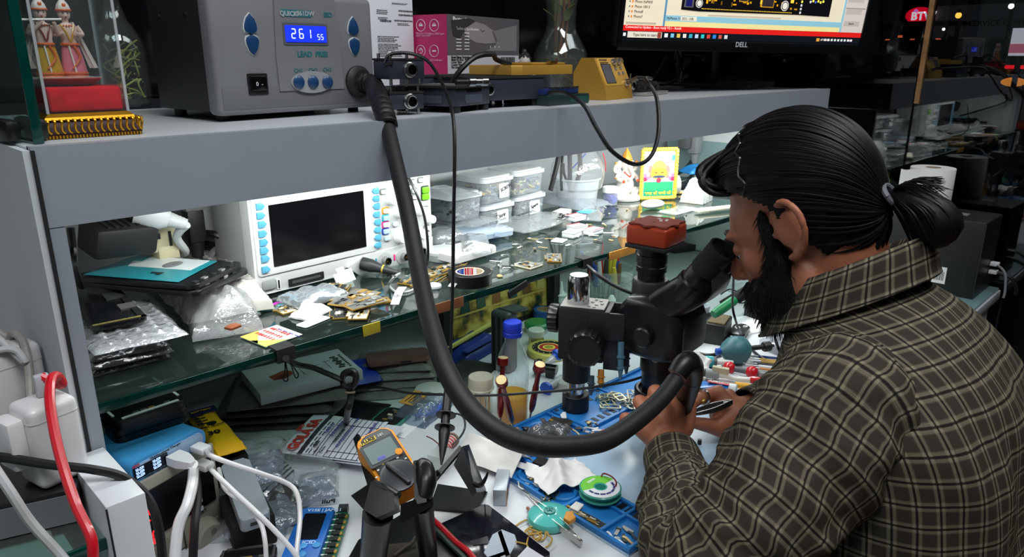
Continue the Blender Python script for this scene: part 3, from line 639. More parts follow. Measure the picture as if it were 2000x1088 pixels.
cable('power_cable','black cable arching over the slate block up to the gold slab',[Mo@V((-.028,.05,.02)),Mo@V((-.03,.03,.05)),Mo@V((.0,.02,.078)),Mo@V((.045,.03,.083)),Mo@V((.07,.05,.075)),V((.90,.90,S+.0665))],.0042,CB)
o=thing('toy_figure','small toy figure with curly dark hair and blue robe','figure',plc(1024,1.075)+V((0,0,.0003)),R(-20));o.scale=(1.22,1.22,1.25)
b=MB(mt((26,70,176),.5));b.lathe([(.014,0),(.016,.012),(.0135,.03),(.010,.042),(.006,.048)],(0,0,0));b.sheet(lambda u,v:(.013*math.cos(3.4+u*2.6),.013*math.sin(3.4+u*2.6),.02+.022*v+.006*u),8,3,.0016);b.build('robe',o)
b=MB(mt((196,186,180),.5));b.sph((0,0,.056),(.0098,.0102,.0105));b.cyl((0,0,.046),(0,0,.051),.0045);b.sph((-.0012,-.0102,.0545),(.0016,.0016,.0016),n=8)
for sx in(-1,1):b.sph((sx*.0098,0,.055),(.0016,.0022,.0045),n=8);b.tube([(sx*.0105,0,.04),(sx*.016,-.004,.03),(sx*.006,-.014,.024)],[.004,.0036,.003],None,8)
b.build('body',o)
b=MB(mt((26,26,30),.5));rnd=random.Random(4)
for i in range(110):
 a,e=rnd.uniform(0,2*PI),rnd.uniform(.05,1.45)
 p=V((.0108*math.cos(a)*math.cos(e),.0112*math.sin(a)*math.cos(e)+.0015,.0585+.0105*math.sin(e)))
 if not(p.y<-.006 and p.z<.063):b.sph(p,.0019,None,6)
b.sph((0,.0012,.0705),.0055,None,8);b.build('hair',o)
# metal clamp jig pile near the monitor
JIG=mt((88,86,84),.35,.7);JIGD=mt((40,40,42),.4,.5)
jp=V((1.31,.905,S+.0003));o=thing('board_holder','dark metal clamping jig with sliding jaws on a pale base plate','clamp',jp,R(14))
MB(mt((176,170,164),.35,.5)).box((.055,.04,.004),(.13,.085,.007),bev=.001).build('base_plate',o)
MB(JIGD).box((.045,.045,.011),(.11,.07,.006),bev=.001).build('bed',o)
b=MB(JIG)
for y in(.02,.07):b.cyl((-.005,y,.017),(.1,y,.017),.003,n=10)
b.build('guide_rod',o)
for x in(.01,.05,.088):
 b=MB(JIGD);b.box((x,.045,.019),(.014,.07,.012),bev=.001);b.box((x,.045,.0262),(.008,.06,.003),JIG);b.build('jaw',o)
b=MB(JIG);b.cyl((.1,.045,.02),(.125,.045,.02),.0065,n=14);b.build('screw_knob',o)
o=thing('board_holder','small dark clamp with round socket beside the gold instrument plug','clamp',V((1.225,.905,S+.0003)),R(10))
MB(DEV).box((.03,.035,.022),(.06,.06,.03),bev=.001).build('housing',o);jack(o,.042,.005,.023,.0088)
for x in(.006,.054):
 for y in(.012,.058):MB(SIL).cyl((x,y,0),(x,y,.008),.0022,n=8).build('standoff',o);MB(SIL).cyl((x,y,.036),(x,y,.046),.0022,n=8).build('post',o)
o=thing('board_holder','flat black phone board fixture behind the clamping jig','clamp',V((1.30,1.01,S+.0003)),R(6))
MB(JIGD).box((.06,.04,.006),(.15,.075,.012),bev=.001).build('base_plate',o)
for x in(0,.05,.1):MB(JIG).box((x,.04,.016),(.012,.06,.008),bev=.001).build('jaw',o)
cable('monitor_cable','thick black cables bundled on the shelf below the monitor',[V((1.30,1.12,S+.012)),V((1.42,1.10,S+.020)),V((1.52,1.13,S+.026)),V((1.66,1.10,S+.012)),V((1.76,1.12,S+.035)),V((1.85,1.19,S+.10))],.0058,CB)
cable('monitor_cable','thin black cable looping up behind the monitor stand',[V((1.40,1.17,S+.008)),V((1.46,1.16,S+.035)),V((1.52,1.17,S+.028)),V((1.60,1.19,S+.008)),V((1.74,1.2,S+.012)),V((1.84,1.215,S+.08))],.0045,CB)
# monitor
q0=V((1.20,0,0));mo=thing('monitor','black desktop monitor showing a yellow circuit board layout','monitor',V((1.86,1.03,S+.0004)))
FACE=None
c00=atd(1213,74,1.52);c10=atd(1677,86,1.80)
ux=(c10-c00);wM=ux.length;ux.normalize()
uz=V((0,0,1));tl=atd(1226,0,1.53)
un=ux.cross(uz).normalized();tilt=R(-6);uz2=(uz*math.cos(tilt)-un*math.sin(tilt));uz2=(uz2-ux*uz2.dot(ux)).normalized();uy=uz2.cross(ux)
Mm=Matrix(((ux.x,uy.x,uz2.x,c00.x),(ux.y,uy.y,uz2.y,c00.y),(ux.z,uy.z,uz2.z,c00.z),(0,0,0,1)))
Ml=TR(-mo.location)@Mm
hM=wM*.5625
b=MB(BLACK,Ml);b.box((wM/2,.012,hM/2),(wM+.020,.022,hM+.036),bev=.004);b.box((wM/2,.03,hM*.5),(wM*.7,.03,hM*.6),MATTE,bev=.01);body_=b.build('housing',mo)
BZ=mt((14,15,17),.3);b=MB(BZ,Ml);b.box((wM/2,-.001,-.013),(wM+.018,.006,.022),bev=.001);b.box((-.0045,-.001,hM/2),(.009,.006,hM+.02));b.box((wM+.0045,-.001,hM/2),(.009,.006,hM+.02));b.box((wM/2,-.001,hM+.006),(wM+.018,.006,.012));b.build('bezel',mo)
text('DELL',.0155,mt((205,208,212),.4),mo,Ml@TR((fr(Mm,1434,87)[0],-.0045,fr(Mm,1434,87)[1]))@FRONT,bold=.0003,name='logo')
scr=None
def E_(rgb,e=.62):return mt(rgb,.9,emit=e,spec=.1)
def SR(mb,px0,py0,px1,py1,mat,lay,shear=None):
 a,c=fr(Mm,px0,py0),fr(Mm,px1,py1);mb.box(((a[0]+c[0])/2,-.0002-.00025*lay,(a[1]+c[1])/2),(abs(c[0]-a[0]),.0003,abs(a[1]-c[1])),mat)
b=MB(E_((228,216,190)),Ml);b.box((wM/2,.0004,hM/2),(wM,.0008,hM));scr=b.build('screen',mo)
def SL(x0,z0,x1,z1,mat,lay,mb):mb.box(((x0+x1)/2,-.0003-.00022*lay,(z0+z1)/2),(x1-x0,.0003,z1-z0),mat)
b=MB(None,Ml);mm=wM/1920.0;U=lambda x:x*mm
tb=U(41);rb=tb+U(31)
SL(0,0,wM,tb,E_((16,22,30),.5),1,b);SL(0,tb,wM,rb,E_((206,28,24),.8),1,b)
SL(U(285),rb,wM-U(200),rb+U(29),E_((232,218,150)),1,b);SL(U(285),rb+U(29),wM-U(200),rb+U(62),E_((138,190,206)),1,b)
SL(U(278),rb,U(292),hM,E_((92,140,170)),2,b);SL(wM-U(212),rb,wM-U(196),hM,E_((138,190,206)),2,b);SL(wM-U(196),rb,wM,hM,E_((206,196,188)),1,b)
SL(U(40),4*mm,U(280),tb-3*mm,E_((222,212,196)),2,b);SL(U(250),5*mm,U(275),tb-4*mm,E_((150,60,40)),3,b);SL(U(10),12*mm,U(28),30*mm,E_((235,235,235)),2,b)
SL(U(400),rb+U(34),U(520),rb+U(58),E_((232,224,206)),2,b);SL(U(600),rb+U(66),U(1180),rb+U(76),E_((196,182,164)),2,b);SL(U(20),rb+U(8),U(230),rb+U(18),E_((180,172,150)),2,b)
for i in range(4):SL(wM-U(182),rb+U(40+i*75),wM-U(40),rb+U(72+i*75),E_((184,174,168)),2,b)
SL(wM-U(190),rb+U(150),wM-U(10),rb+U(154),E_((120,112,110)),3,b)
icons=[(235,235,235),(120,190,220),(226,190,90),(235,225,210),(60,170,190),(190,210,235),(50,190,190),(220,70,60),(50,130,220),(200,90,80),(215,215,215)]
for i,c in enumerate(icons):SL(U(300+i*45),10*mm,U(324+i*45),32*mm,E_(c),2,b)
for i in range(9):SL(wM-U(330)+U(i*30),14*mm,wM-U(312)+U(i*30),28*mm,E_((225,225,225)),2,b)
SL(wM-U(400),10*mm,wM-U(372),30*mm,E_((226,160,60)),2,b)
for i in range(16):SL(U(48),rb+U(42+i*27),U(58),rb+U(54+i*27),E_((226,130,50)),2,b);SL(U(30),rb+U(44+i*27),U(38),rb+U(52+i*27),E_((110,110,110)),2,b)
b.build('window_graphics',scr)
b=MB(None,Ml);bx0,bx1,bz0,bz1=U(395),wM-U(330),rb+U(96),hM-U(60);KB=E_((14,12,16),.4)
pts=[(bx0,bz0),(bx0+U(130),bz0-U(6)),(bx1-U(270),bz0),(bx1,bz0-U(4)),(bx1,bz1),(bx0+U(130),bz1),(bx0+U(130),bz0+U(120)),(bx0,bz0+U(110))]
b.prism(pts,0,.0002,KB,M=TR((0,-.0009,0))@FRONT);rnd=random.Random(11)
cols=[E_((226,160,20),.9),E_((240,196,60),.9),E_((200,140,30),.7),E_((120,84,20),.7),E_((46,42,46),.6),E_((30,34,70),.7)]
def rr(x0,z0,x1,z1,mat,lay):SL(x0,z0,x1,z1,mat,lay,b)
for i in range(330):
 x=rnd.uniform(bx0+U(150),bx1-U(300));z=rnd.uniform(bz0+U(26),bz1-U(10));w_=U(rnd.choice((8,10,14,26)));h_=U(rnd.choice((8,12,20,24)));rr(x,z,x+w_,z+h_,cols[rnd.choice((0,0,1,1,2,3))],4)
for i in range(12):
 x=bx0+U(170)+U(rnd.choice(range(0,640,20)));z=bz0+U(40)+U(rnd.choice(range(0,330,25)));s_=U(rnd.choice((40,60,90)));rr(x-U(5),z-U(5),x+s_+U(5),z+s_*.8+U(5),cols[2],5);rr(x,z,x+s_,z+s_*.8,cols[rnd.choice((4,4,5))],6)
for i in range(60):rr(bx0+U(150)+U(i*12),bz0+U(8),bx0+U(156)+U(i*12),bz0+U(13),cols[1],4)
rr(bx0+U(18),bz0+U(14),bx0+U(86),bz0+U(100),E_((90,86,90),.6),4);rr(bx0+U(30),bz0+U(20),bx0+U(74),bz0+U(94),E_((24,24,90),.8),5)
for x_,z_,q in((bx0+U(124),bz0+U(40),1),(bx1-U(400),bz0+U(50),1.2)):
 b.cyl((x_,-.0022,z_),(x_,-.0026,z_),U(26)*q,mat=E_((210,205,200)),n=20);b.cyl((x_,-.0026,z_),(x_,-.0028,z_),U(21)*q,mat=KB,n=20);b.cyl((x_,-.0028,z_),(x_,-.003,z_),U(17)*q,mat=E_((232,226,214)),n=20)
rr(bx1-U(252),bz0+U(4),bx1-U(14),bz1-U(6),E_((12,10,18),.4),6)
for i,c in enumerate(((200,200,210),(236,226,90),(60,90,190),(236,226,90),(236,226,90),(236,226,90))):b.cyl((bx1-U(190)+U(i*22),-.0022,bz0+U(82+(i%2)*6)),(bx1-U(190)+U(i*22),-.0026,bz0+U(82+(i%2)*6)),U(8),mat=E_(c,.9),n=12)
for i in range(8):b.cyl((bx1-U(262),-.0022,bz0+U(14+i*22)),(bx1-U(262),-.0026,bz0+U(14+i*22)),U(8),mat=E_((236,226,90)if i>2 else(190,190,190),.9),n=12)
b.build('board_drawing',scr)
TX=lambda x,z,l=3:Ml@TR((x,-.0003-.00025*l,z))@FRONT
texts([('J_SIM_RF',U(54),TX(bx1-U(235),bz0+U(135),9),'LEFT',.0004)],E_((36,36,170),.9),scr)
names_=['iPhone7','iPhone8','iPhone 10X S','iPhone XsMAX','iPhone 11 Pro MAX','iPhone X','iPhone 11 Pro','iPhone 12 mini','iPhone 12','iPhone 13']
texts([(s.replace('iPhone','Phone'),U(20),TX(U(68),rb+U(48+i*27),3))for i,s in enumerate(names_)]+[('MyPhone 11, 2021, USB',U(20),TX(U(300),rb+U(45),3)),('Type here to search',U(22),TX(U(78),U(20),4)),('Find in Schematic',U(16),TX(wM-U(170),rb+U(270),4)),('Search',U(18),TX(wM-U(140),rb+U(56),4))],E_((70,66,60),.3),scr)
texts([('Connected to Update - Boot ready V2.1 - Result',U(20),TX(U(20),tb+U(21),3)),('18\u00b0C  Haze',U(18),TX(wM-U(480)+U(115),U(20),3)),('ENG',U(17),TX(wM-U(60)-U(50),U(20),3))],E_((236,220,214),.7),scr)
sb=V((1.745,1.02,0))-V((mo.location.x,mo.location.y,0))
b=MB(mt((36,37,40),.35));b.M=TR((0.0,0.0,0))@RZ(R(18));b.prism([(-.145,-.085),(.135,-.105),(.145,-.095),(.13,.085),(-.12,.085)],0,.012,None,bev=.003);b.build('stand_base',mo)
up=Ml@V((wM*.48,.03,hM*.35));b=MB(mt((30,31,33),.4));b.M=TR((0.0,0.05,0))@RZ(R(40));b.box((0,.0,.16),(.10,.02,.31),bev=.004);b.build('stand_column',mo)
o=thing('desk_speaker','rounded glossy black speaker standing behind the monitor base','speaker',V((1.88,1.17,S+.0004)),R(-30))
b=MB(GLOSS);b.ring([[V((.06*x*k+.01*z,.05*y*k,z*.085))for x,y in[(math.cos(a*PI/12),math.sin(a*PI/12))for a in range(24)]]for z,k in((0,.9),(.1,1),(.5,.97),(.8,.85),(.95,.62),(1.0,.3))]);b.build('shell',o);MB(mt((60,62,64),.3)).tor((.0,0,.006),.055,.003,n=28).build('base_ring',o)
# ON THE GLASS SHELF
def quad(pxs,z):
 A,B,C,D=[at(p[0],p[1],z)for p in pxs];u=(B-A+C-D)/2;v=(D-A+C-B)/2
 c=(A+B+C+D)/4;return c,math.atan2(u.y,u.x),u.length,v.length
EPS=V((0,0,.0004))
def one(mb,name,label,cat,loc,rz=0.0,group=None,rot=None,scale=None):
 o=mb.build(name,None,loc=loc,label=label,cat=cat,group=group);o.rotation_euler=rot or(0,0,rz)
 if scale:o.scale=scale
 return o
def bag(name,label,pxs,z,th,mat,amp=.003,seed=0,cat='bag',n=18,frq=18,group=None,tilt=None,bend=0.0):
 c,rz,w,d=quad(pxs,z);return one(pillow(w,d,th,amp,seed,mat,n,frq,bend=bend),name,label,cat,c+EPS,rz,group,rot=(tilt[0],tilt[1],rz)if tilt else None)
def bubble(w,d,th,seed,mat,pitch=.012,n=44,droop=0.0):
 mb=MB(mat);nu,nv=n,max(12,int(n*d/w));vs=[]
 def pt(u,v,k):
  x,y=(u-.5)*w,(v-.5)*d;e=min(1,min(u,1-u,v,1-v)/.12)
  bb=max(0,math.sin(x/pitch*PI))*max(0,math.sin((y/pitch+.5*(int(x/pitch)%2))*PI))if k else 0
  z=th*e**.5*k+.0035*bb*e+.004*k*(noise.noise(V((x*25,y*25,seed)))+.6)*e-droop*(max(0,u-.6))**2
  return(x+.006*noise.noise(V((y*30,seed,1))),y+.006*noise.noise(V((x*30,seed,2))),z)
 N=(nu+1)*(nv+1)
 for k in(0,1):vs+=[pt(i/nu,j/nv,k)for i in range(nu+1)for j in range(nv+1)]
 ix=lambda i,j,k:k*N+i*(nv+1)+j;fs=[]
 for i in range(nu):
  for j in range(nv):fs+=[(ix(i,j,1),ix(i+1,j,1),ix(i+1,j+1,1),ix(i,j+1,1)),(ix(i,j,0),ix(i,j+1,0),ix(i+1,j+1,0),ix(i+1,j,0))]
  fs+=[(ix(i,0,0),ix(i+1,0,0),ix(i+1,0,1),ix(i,0,1)),(ix(i,nv,0),ix(i,nv,1),ix(i+1,nv,1),ix(i+1,nv,0))]
 for j in range(nv):fs+=[(ix(0,j,0),ix(0,j,1),ix(0,j+1,1),ix(0,j+1,0)),(ix(nu,j,0),ix(nu,j+1,0),ix(nu,j+1,1),ix(nu,j,1))]
 return mb.add(vs,fs)
BUB=clear((244,246,248),.36,.14,1.6,body=(214,216,220),bump=.8,bscale=120,nm='bubble_wrap')
BUBW=clear((240,238,232),.62,.2,1.0,body=(226,224,216),bump=.7,bscale=90,nm='bubble_wrap');SMOKE=clear((150,152,150),.22,.15,1.3,body=(110,108,104),bump=.9,bscale=50,nm='smoky_bag')
CLB=clear((246,249,250),.16,.14,1.3,body=(225,230,232),bump=.9,bscale=55,nm='zip_bag');MILK=clear((240,244,246),.45,.3,.8,body=(232,236,238))
PCBC=[mt((26,34,36),.5),mt((190,150,70),.4,.6),mt((200,200,196),.3,.8),mt((150,150,146),.35,.7),mt((220,210,180),.6),mt((20,60,66),.4)]
def pcb(name,label,c,rz,w,d,seed,base=0,edge=1,th=.0016,group=None,lift=0.0,cat='circuit board',dens=1.0,tilt=None):
 """a phone board: irregular outline, gilt edge, shield cans and chips"""
 rnd=random.Random(seed);o=thing(name,label,cat,c+EPS+V((0,0,lift)),rz,group,rot=(tilt[0],tilt[1],rz)if tilt else None)
 cut=rnd.uniform(.25,.5);side=rnd.random()<.5;x0=-w/2
 P=[(-w/2,-d/2),(w/2,-d/2),(w/2,d/2-d*cut*.4),(w/2-w*.3,d/2-d*cut*.4),(w/2-w*.36,d/2),(-w/2+w*.2,d/2),(-w/2+w*.2,d/2-d*.14),(-w/2,d/2-d*.14)]
 if side:P=[(-x,y)for x,y in reversed(P)]
 b=MB(PCBC[edge]);b.prism(P,0,th*.9);b.prism([(x*.94,y*.94)for x,y in P],th*.9,th,PCBC[base]);b.build('board',o)
 b=MB();n=int(14*dens)
 for i in range(n):
  x,y=rnd.uniform(-.4,.4)*w,rnd.uniform(-.4,.22)*d;sx,sy=rnd.uniform(.06,.26)*w,rnd.uniform(.05,.22)*d
  b.box((x,y,th+.0006),(sx,sy,rnd.choice((.0008,.0012,.0016))),PCBC[rnd.choice((0,1,1,2,2,3,4))])
 b.build('components',o);return o
# oscilloscope
P0,P1=at(503,584,G),at(840,499,G);rzO=math.atan2(P1.y-P0.y,P1.x-P0.x);wO=(P1-P0).length;hO=.192
sco=thing('oscilloscope','white bench oscilloscope with dark screen and columns of blue buttons','oscilloscope',P0+EPS,rzO);Mo=TR(P0)@RZ(rzO)
OW=mt((226,227,228),.38,coat=.15);OG=mt((176,178,178),.45);OB=mt((88,168,200),.3,coat=.3);OK_=mt((232,232,230),.35)
f0=lambda px,py,c=0.0:fr(Mo,px,py,c)
b=MB(OG);b.box((wO/2,.075,hO/2+.004),(wO-.004,.11,hO-.006),bev=.008);b.box((wO/2,.13,hO/2),(wO*.9,.03,hO*.8),MATTE,bev=.004);b.build('case',sco)
b=MB(OW);b.prism(rrect(wO,hO-.002,.012,5,wO/2,hO/2+.002),0,.024,None,bev=.005,M=TR((0,.024,0))@FRONT);b.build('front_panel',sco)
for x in(.04,wO-.04):MB(RUBBER).box((x,.05,.0022),(.03,.07,.0044),bev=.001).build('foot',sco)
q=[f0(523,400),f0(707,373),f0(714,483),f0(532,520)];sx0=(q[0][0]+q[3][0])/2;sx1=(q[1][0]+q[2][0])/2;sz0=(q[2][1]+q[3][1])/2;sz1=(q[0][1]+q[1][1])/2
b=MB(OW);plate(b,(sx0+sx1)/2,(sz0+sz1)/2+.006,sx1-sx0+.052,sz1-sz0+.034,.0005,.003,.006,OW,bev=.001);sb_=b.build('screen_bezel',sco)
b=MB(mt((9,10,14),.18));plate(b,(sx0+sx1)/2,(sz0+sz1)/2,sx1-sx0,sz1-sz0,-.0022,.0012,.001,None);b.build('screen',sb_)
for i,(px,py)in enumerate(((506,403),(507,421),(510,438),(511,456),(513,473),(514,489),(516,505),(517,526),(730,373),(731,388),(732,403),(732,419),(734,434),(734,449),(735,464),(735,479))):
 x,z=f0(px,py);b=MB(OB);s_=1 if i<8 else-1;w_,h_=.0135,.0098
 P=[(x-s_*w_*.5,z-h_/2),(x+s_*w_*.2,z-h_/2),(x+s_*w_*.5,z),(x+s_*w_*.2,z+h_/2),(x-s_*w_*.5,z+h_/2)]
 b.prism(P,0,.0042,None,bev=.0014,M=TR((0,-.0018,0))@FRONT);b.build('soft_button',sco)
x0,z0=f0(727,480);x1,z1=f0(838,360)
b=MB(mt((196,198,197),.45));b.prism(rrect(wO-x0-.002,hO-.016,.008,4,(x0+wO)/2+.006,hO/2+.004),0,.0022,None,bev=.0008,M=TR((0,.0012,0))@FRONT);b.build('keypad_panel',sco)
for px,py,r in((759,390,.0088),(776,416,.0082),(778,463,.0105),(818,412,.0085),(835,427,.0078),(818,456,.0098)):
 x,z=f0(px,py);MB(OK_).lathe([(r*1.1,0),(r*1.05,.003),(r,.004),(r*.92,.014),(r*.8,.0155)],(x,-.001,z),(0,-1,0),n=24,wob=lambda a:1+.02*math.cos(14*a)).build('knob',sco)
def cap(px,py,mat,w=.0115,h=.0078,rim=None):
 x,z=f0(px,py);b=MB()
 if rim:plate(b,x,z,w+.004,h+.004,-.0002,.0012,.003,rim)
 plate(b,x,z,w,h,-.0024,.0034,.002,mat,bev=.0009);b.build('key',sco)
for px,py,mtl,rim in((752,412,OK_,mt((236,168,40),.4)),(752,426,mt((170,206,220),.35),mt((60,170,200),.4)),(752,439,OK_,mt((224,60,140),.4)),(752,452,mt((176,200,224),.35),mt((40,70,180),.4)),(754,465,mt((190,212,224),.35),None),(770,437,mt((200,214,220),.35),None)):cap(px,py,mtl,rim=rim)
for px,py in((829,371),(829,384)):cap(px,py,mt((118,206,40),.3),.0145,.0105,mt((60,66,60),.4))
for px,py in((803,356),(820,352),(808,373),(809,385),(830,408),(832,445),(833,457),(747,375)):cap(px,py,OK_,.0105,.0066,mt((120,124,126),.4))
x,z=f0(525,556);b=MB(mt((150,152,154),.4));plate(b,x,z,.022,.0145,-.0012,.002,.003,None,bev=.0008);b.build('power_key',sco)
x,z=f0(544,555);b=MB();plate(b,x,z,.0065,.0155,-.0004,.001,.0005,mt((226,226,226),.4));plate(b,x,z,.0026,.0125,-.001,.0008,.0002,BLACK);b.build('usb_port',sco)
x,z=f0(598,545);b=MB();plate(b,x,z,.062,.0115,-.0006,.0012,.001,BLACK);plate(b,x,z,.050,.004,-.0012,.0008,.0005,mt((70,72,74),.4));b.build('port_slot',sco)
b=MB(mt((206,208,208),.42));P=[f0(674,522),f0(706,498),f0(726,494),f0(842,462),f0(843,512),f0(702,540)];b.prism(P,0,.004,None,bev=.0015,M=TR((0,-.001,0))@FRONT);bp_=b.build('input_panel',sco)
for px,py,cl in((751,509,(40,150,170)),(787,501,(226,50,140)),(820,490,(40,70,190))):
 x,z=f0(px,py,-.005);MB(OG).lathe([(.0145,0),(.0145,.001),(.012,.0016)],(x,-.005,z),(0,-1,0)).build('socket_plate',bp_)
 b=MB(SIL);b.lathe([(.0072,0),(.0072,.010),(.0058,.0105)],(x,-.006,z),(0,-1,0),n=20,cap=(True,False));b.lathe([(.0056,.0105),(.0054,.004)],(x,-.006,z),(0,-1,0),mat=BLACK,cap=(False,True));b.cyl((x,-.006,z),(x,-.0145,z),.0016,mat=GOLD,n=8);b.build('input_socket',bp_)
 x,z=f0(px-17,py+2,-.005);b=MB(mt(cl,.4));plate(b,x,z,.003,.0105,-.0056,.0008,.001,None);b.build('colour_mark',bp_)
x,z=f0(706,514,-.006);b=MB(mt((40,42,44),.45));pr=thing('scope_probe','dark probe plug with yellow ring and grey lead on the oscilloscope input','probe',Mo@V((x,-.007,z)),rzO)
axp=V((.62,-1,-.25)).normalized();b.lathe([(.0108,0),(.0112,.006),(.0112,.016),(.0098,.021),(.0078,.03),(.0068,.036)],(0,0,0),axp,n=24,wob=lambda a:1+.025*math.cos(16*a));b.build('plug',pr)
b=MB(mt((226,190,70),.4));b.cyl(axp*.036,axp*.0385,.0072,.007);b.build('ring',pr)
b=MB(mt((44,46,48),.5));b.lathe([(.0062-.00045*i,.0385+.0045*i+e)for i in range(6)for e in(0,.0026)],(0,0,0),axp,n=16);b.build('strain_relief',pr)
e=Mo@V((x,-.007,z))+RZ(rzO)@(axp*.066)
lead=[e,atd(772,540,1.03),at(760,556,G+.004),at(775,571,G+.003),at(800,569,G+.003),at(830,552,G+.003),at(860,535,G+.004)]
b=MB(mt((176,178,178),.45));I=(TR(pr.location)@RZ(rzO)).inverted();b.tube([I@p for p in lead],.0019,None,8,6);b.build('lead',pr)
c,rz,w,d=quad(((762,600),(783,600),(795,566),(776,566)),G+.002);M=I@TR(c)@RZ(rz)
b=MB(mt((226,227,230),.6),M);b.sheet(lambda u,v:((u-.5)*w*.8,(v-.5)*d,.004*math.sin(v*3)+.004),4,8,.0005);tg=b.build('tag',pr)
b=MB(mt((60,60,64),.5),M);b.tor((0,-.01,.0075),.0055,.0006,n=20,m=5);b.box((0,-.01,.0078),(.003,.0045,.0004));b.build('tag_mark',tg)
# boards heaped in front of the scope
GB='phone boards heaped before the oscilloscope'
for i,(px,py,w,d,rz,lift,ba,what)in enumerate(((655,572,.075,.035,.5,.0,0,'long gilt board at the back of the heap by the oscilloscope'),(690,590,.075,.05,.1,.005,3,'grey gilt edged board uppermost on the heap by the oscilloscope'),(712,603,.06,.04,-.35,.0085,3,'gilt edged board on the near corner of the heap'),(668,612,.05,.034,.7,.0,0,'dark board with gilt rim under the heap corner'),(700,615,.055,.03,.55,.002,4,'pale board with gilt rim at the front of the heap'),(570,603,.046,.034,-.3,.0,4,'small tan board with a red chip left of the silver bag'),(556,597,.06,.022,.45,.001,3,'narrow ribbed board under the oscilloscope edge'),(735,590,.04,.03,-.6,.0,1,'small gold board at the far end of the heap'),(640,565,.05,.022,.3,.0,1,'gold flecked board just under the oscilloscope'))):
 pcb('phone_board',what,at(px,py,G),rz+.3,w,d,20+i,ba,1,.0018,GB,lift,dens=1.8)
c=at(668,548,G);o=one(MB(mt((206,208,210),.3,.7)).prism([(-.02,-.012),(-.004,-.012),(-.004,-.018),(.012,-.018),(.012,-.008),(.02,-.008),(.02,.012),(.006,.012),(.006,.018),(-.01,.018),(-.01,.010),(-.02,.010)],0,.001),'shield_plate','bent silver shield plate leaning on the oscilloscope lower edge','metal shield',c+V((0,-.008,.006)),.2,rot=(1.05,0,.2))
b=pillow(.085,.06,.007,.006,5,mt((196,204,210),.22,.75,bump=.8,bscale=70),22,30)
one(b,'antistatic_bag','crumpled silver antistatic bag among the boards before the oscilloscope','bag',at(612,588,G)+V((0,0,.004)),.1)
one(pillow(.05,.035,.004,.005,8,mt((232,232,234),.5,bump=.4),14,30),'tissue_scrap','crumpled white tissue scrap in front of the silver bag','tissue',at(607,614,G)+EPS,.35)
one(MB(mt((224,228,230),.4)).prism(rrect(.046,.02,.003),0,.0008),'label_card','thin white card with a pink mark near the glass shelf edge','card',at(612,629,G)+EPS,.25)
o=thing('flex_cable','teal and magenta flex cable beside the oscilloscope foot','flex cable',at(525,607,G)+EPS,.3)
b=MB(mt((40,120,124),.4));b.sheet(lambda u,v:((u-.5)*.05,(v-.5)*.008+.006*math.sin(u*6),.002+.002*math.sin(u*9)),14,2,.0005);b.build('ribbon',o)
b=MB(mt((226,40,200),.4));b.sheet(lambda u,v:(.01+u*.05,(v-.5)*.006+.008,.002+.001*math.sin(u*5)),8,2,.0005);b.build('tab',o)
b=MB(PCBC[3]);b.box((-.025,.0,.002),(.012,.01,.003));b.build('connector',o)
c,rz,w,d=quad(((470,662),(528,680),(582,654),(540,634)),G+.0005);o=thing('sticker_sheet','printed white sticker with yellow and green corners at the shelf edge','sticker',c+EPS,rz)
MB(mt((240,238,226),.6)).box((0,0,.0004),(w,d,.0008)).build('paper',o)
b=MB();b.prism([(-w/2,-d/2),(w*.2,-d/2),(-w/2,d*.0)],.0008,.0010,mt((246,210,80),.6));b.prism([(w*.5,-d/2),(w*.5,d*.1),(-w*.1,-d/2)],.0008,.0010,mt((170,214,90),.6));b.build('corner_print',o)
b=MB(mt((210,40,40),.6));rnd=random.Random(2)
for r_ in range(3):
 for i in range(7):b.box((-w*.38+i*w*.105,d*(.28-.2*r_),.0011),(w*rnd.uniform(.04,.085),d*.10,.0003))
b.build('red_print',o)
b=MB(mt((40,60,160),.6));fineprint(b,0,0,0,0,1,0,None,1)if 0 else None
for i in range(4):b.box((-.01+i*.012,d*.36,.001),(.009,.0018,.0003))
b.build('blue_print',o)
# phone parts and bubble wrap at the shelf's near end
GS='phone parts on the bubble wrap'
for i,(q,z,th,what)in enumerate(((((168,742),(330,700),(300,668),(168,700)),G,.006,'lowest smoky parts pouch at the near end of the glass shelf'),(((168,727),(340,690),(310,655),(168,690)),G+.009,.006,'smoky parts pouch second from the shelf glass'),(((168,712),(330,678),(310,645),(168,675)),G+.018,.006,'smoky parts pouch directly under the bubble wrap'))):
 bag('parts_pouch',what,q,z,th,SMOKE,.004,30+i,'pouch',18,16,'smoky pouches on the glass shelf')
c,rz,w,d=quad(((158,706),(362,652),(300,588),(150,610)),G+.028);one(bubble(w,d,.005,1,BUB,.009,54),'bubble_wrap','clear bubble wrap pouch under the bare black phone frame','bubble wrap',c+EPS,rz)
c,rz,w,d=quad(((395,668),(535,640),(470,596),(345,618)),G+.001);one(pillow(w,d,.022,.014,41,clear((246,248,250),.22,.12,1.4,body=(225,226,228),bump=1,bscale=60),30,26),'plastic_bag','crumpled clear plastic bag with a copper part, below the bubble pouch','bag',c+EPS,rz-.1)
o=one(MB(mt((150,84,52),.4,.3)).prism([(-.009,-.006),(.006,-.008),(.01,.002),(.004,.008),(-.008,.006)],0,.003,bev=.001),'copper_part','copper coloured flex part inside the clear plastic bag','part',at(455,640,G+.026)+V((0,0,.0)),.4)
c,rz,w,d=quad(((340,640),(505,606),(452,515),(300,540)),G+.006);one(bubble(w,d,.034,2,BUBW,.0105,60,.02),'bubble_pouch','cream bubble mailer pouch lying below the teal screen','bubble wrap',c+EPS,rz)
c,rz,w,d=quad(((140,658),(264,632),(222,532),(140,545)),G+.040);o=thing('bare_phone','bare black phone frame lying face down on the bubble wrap','phone part',c+V((0,0,.0003)),rz)
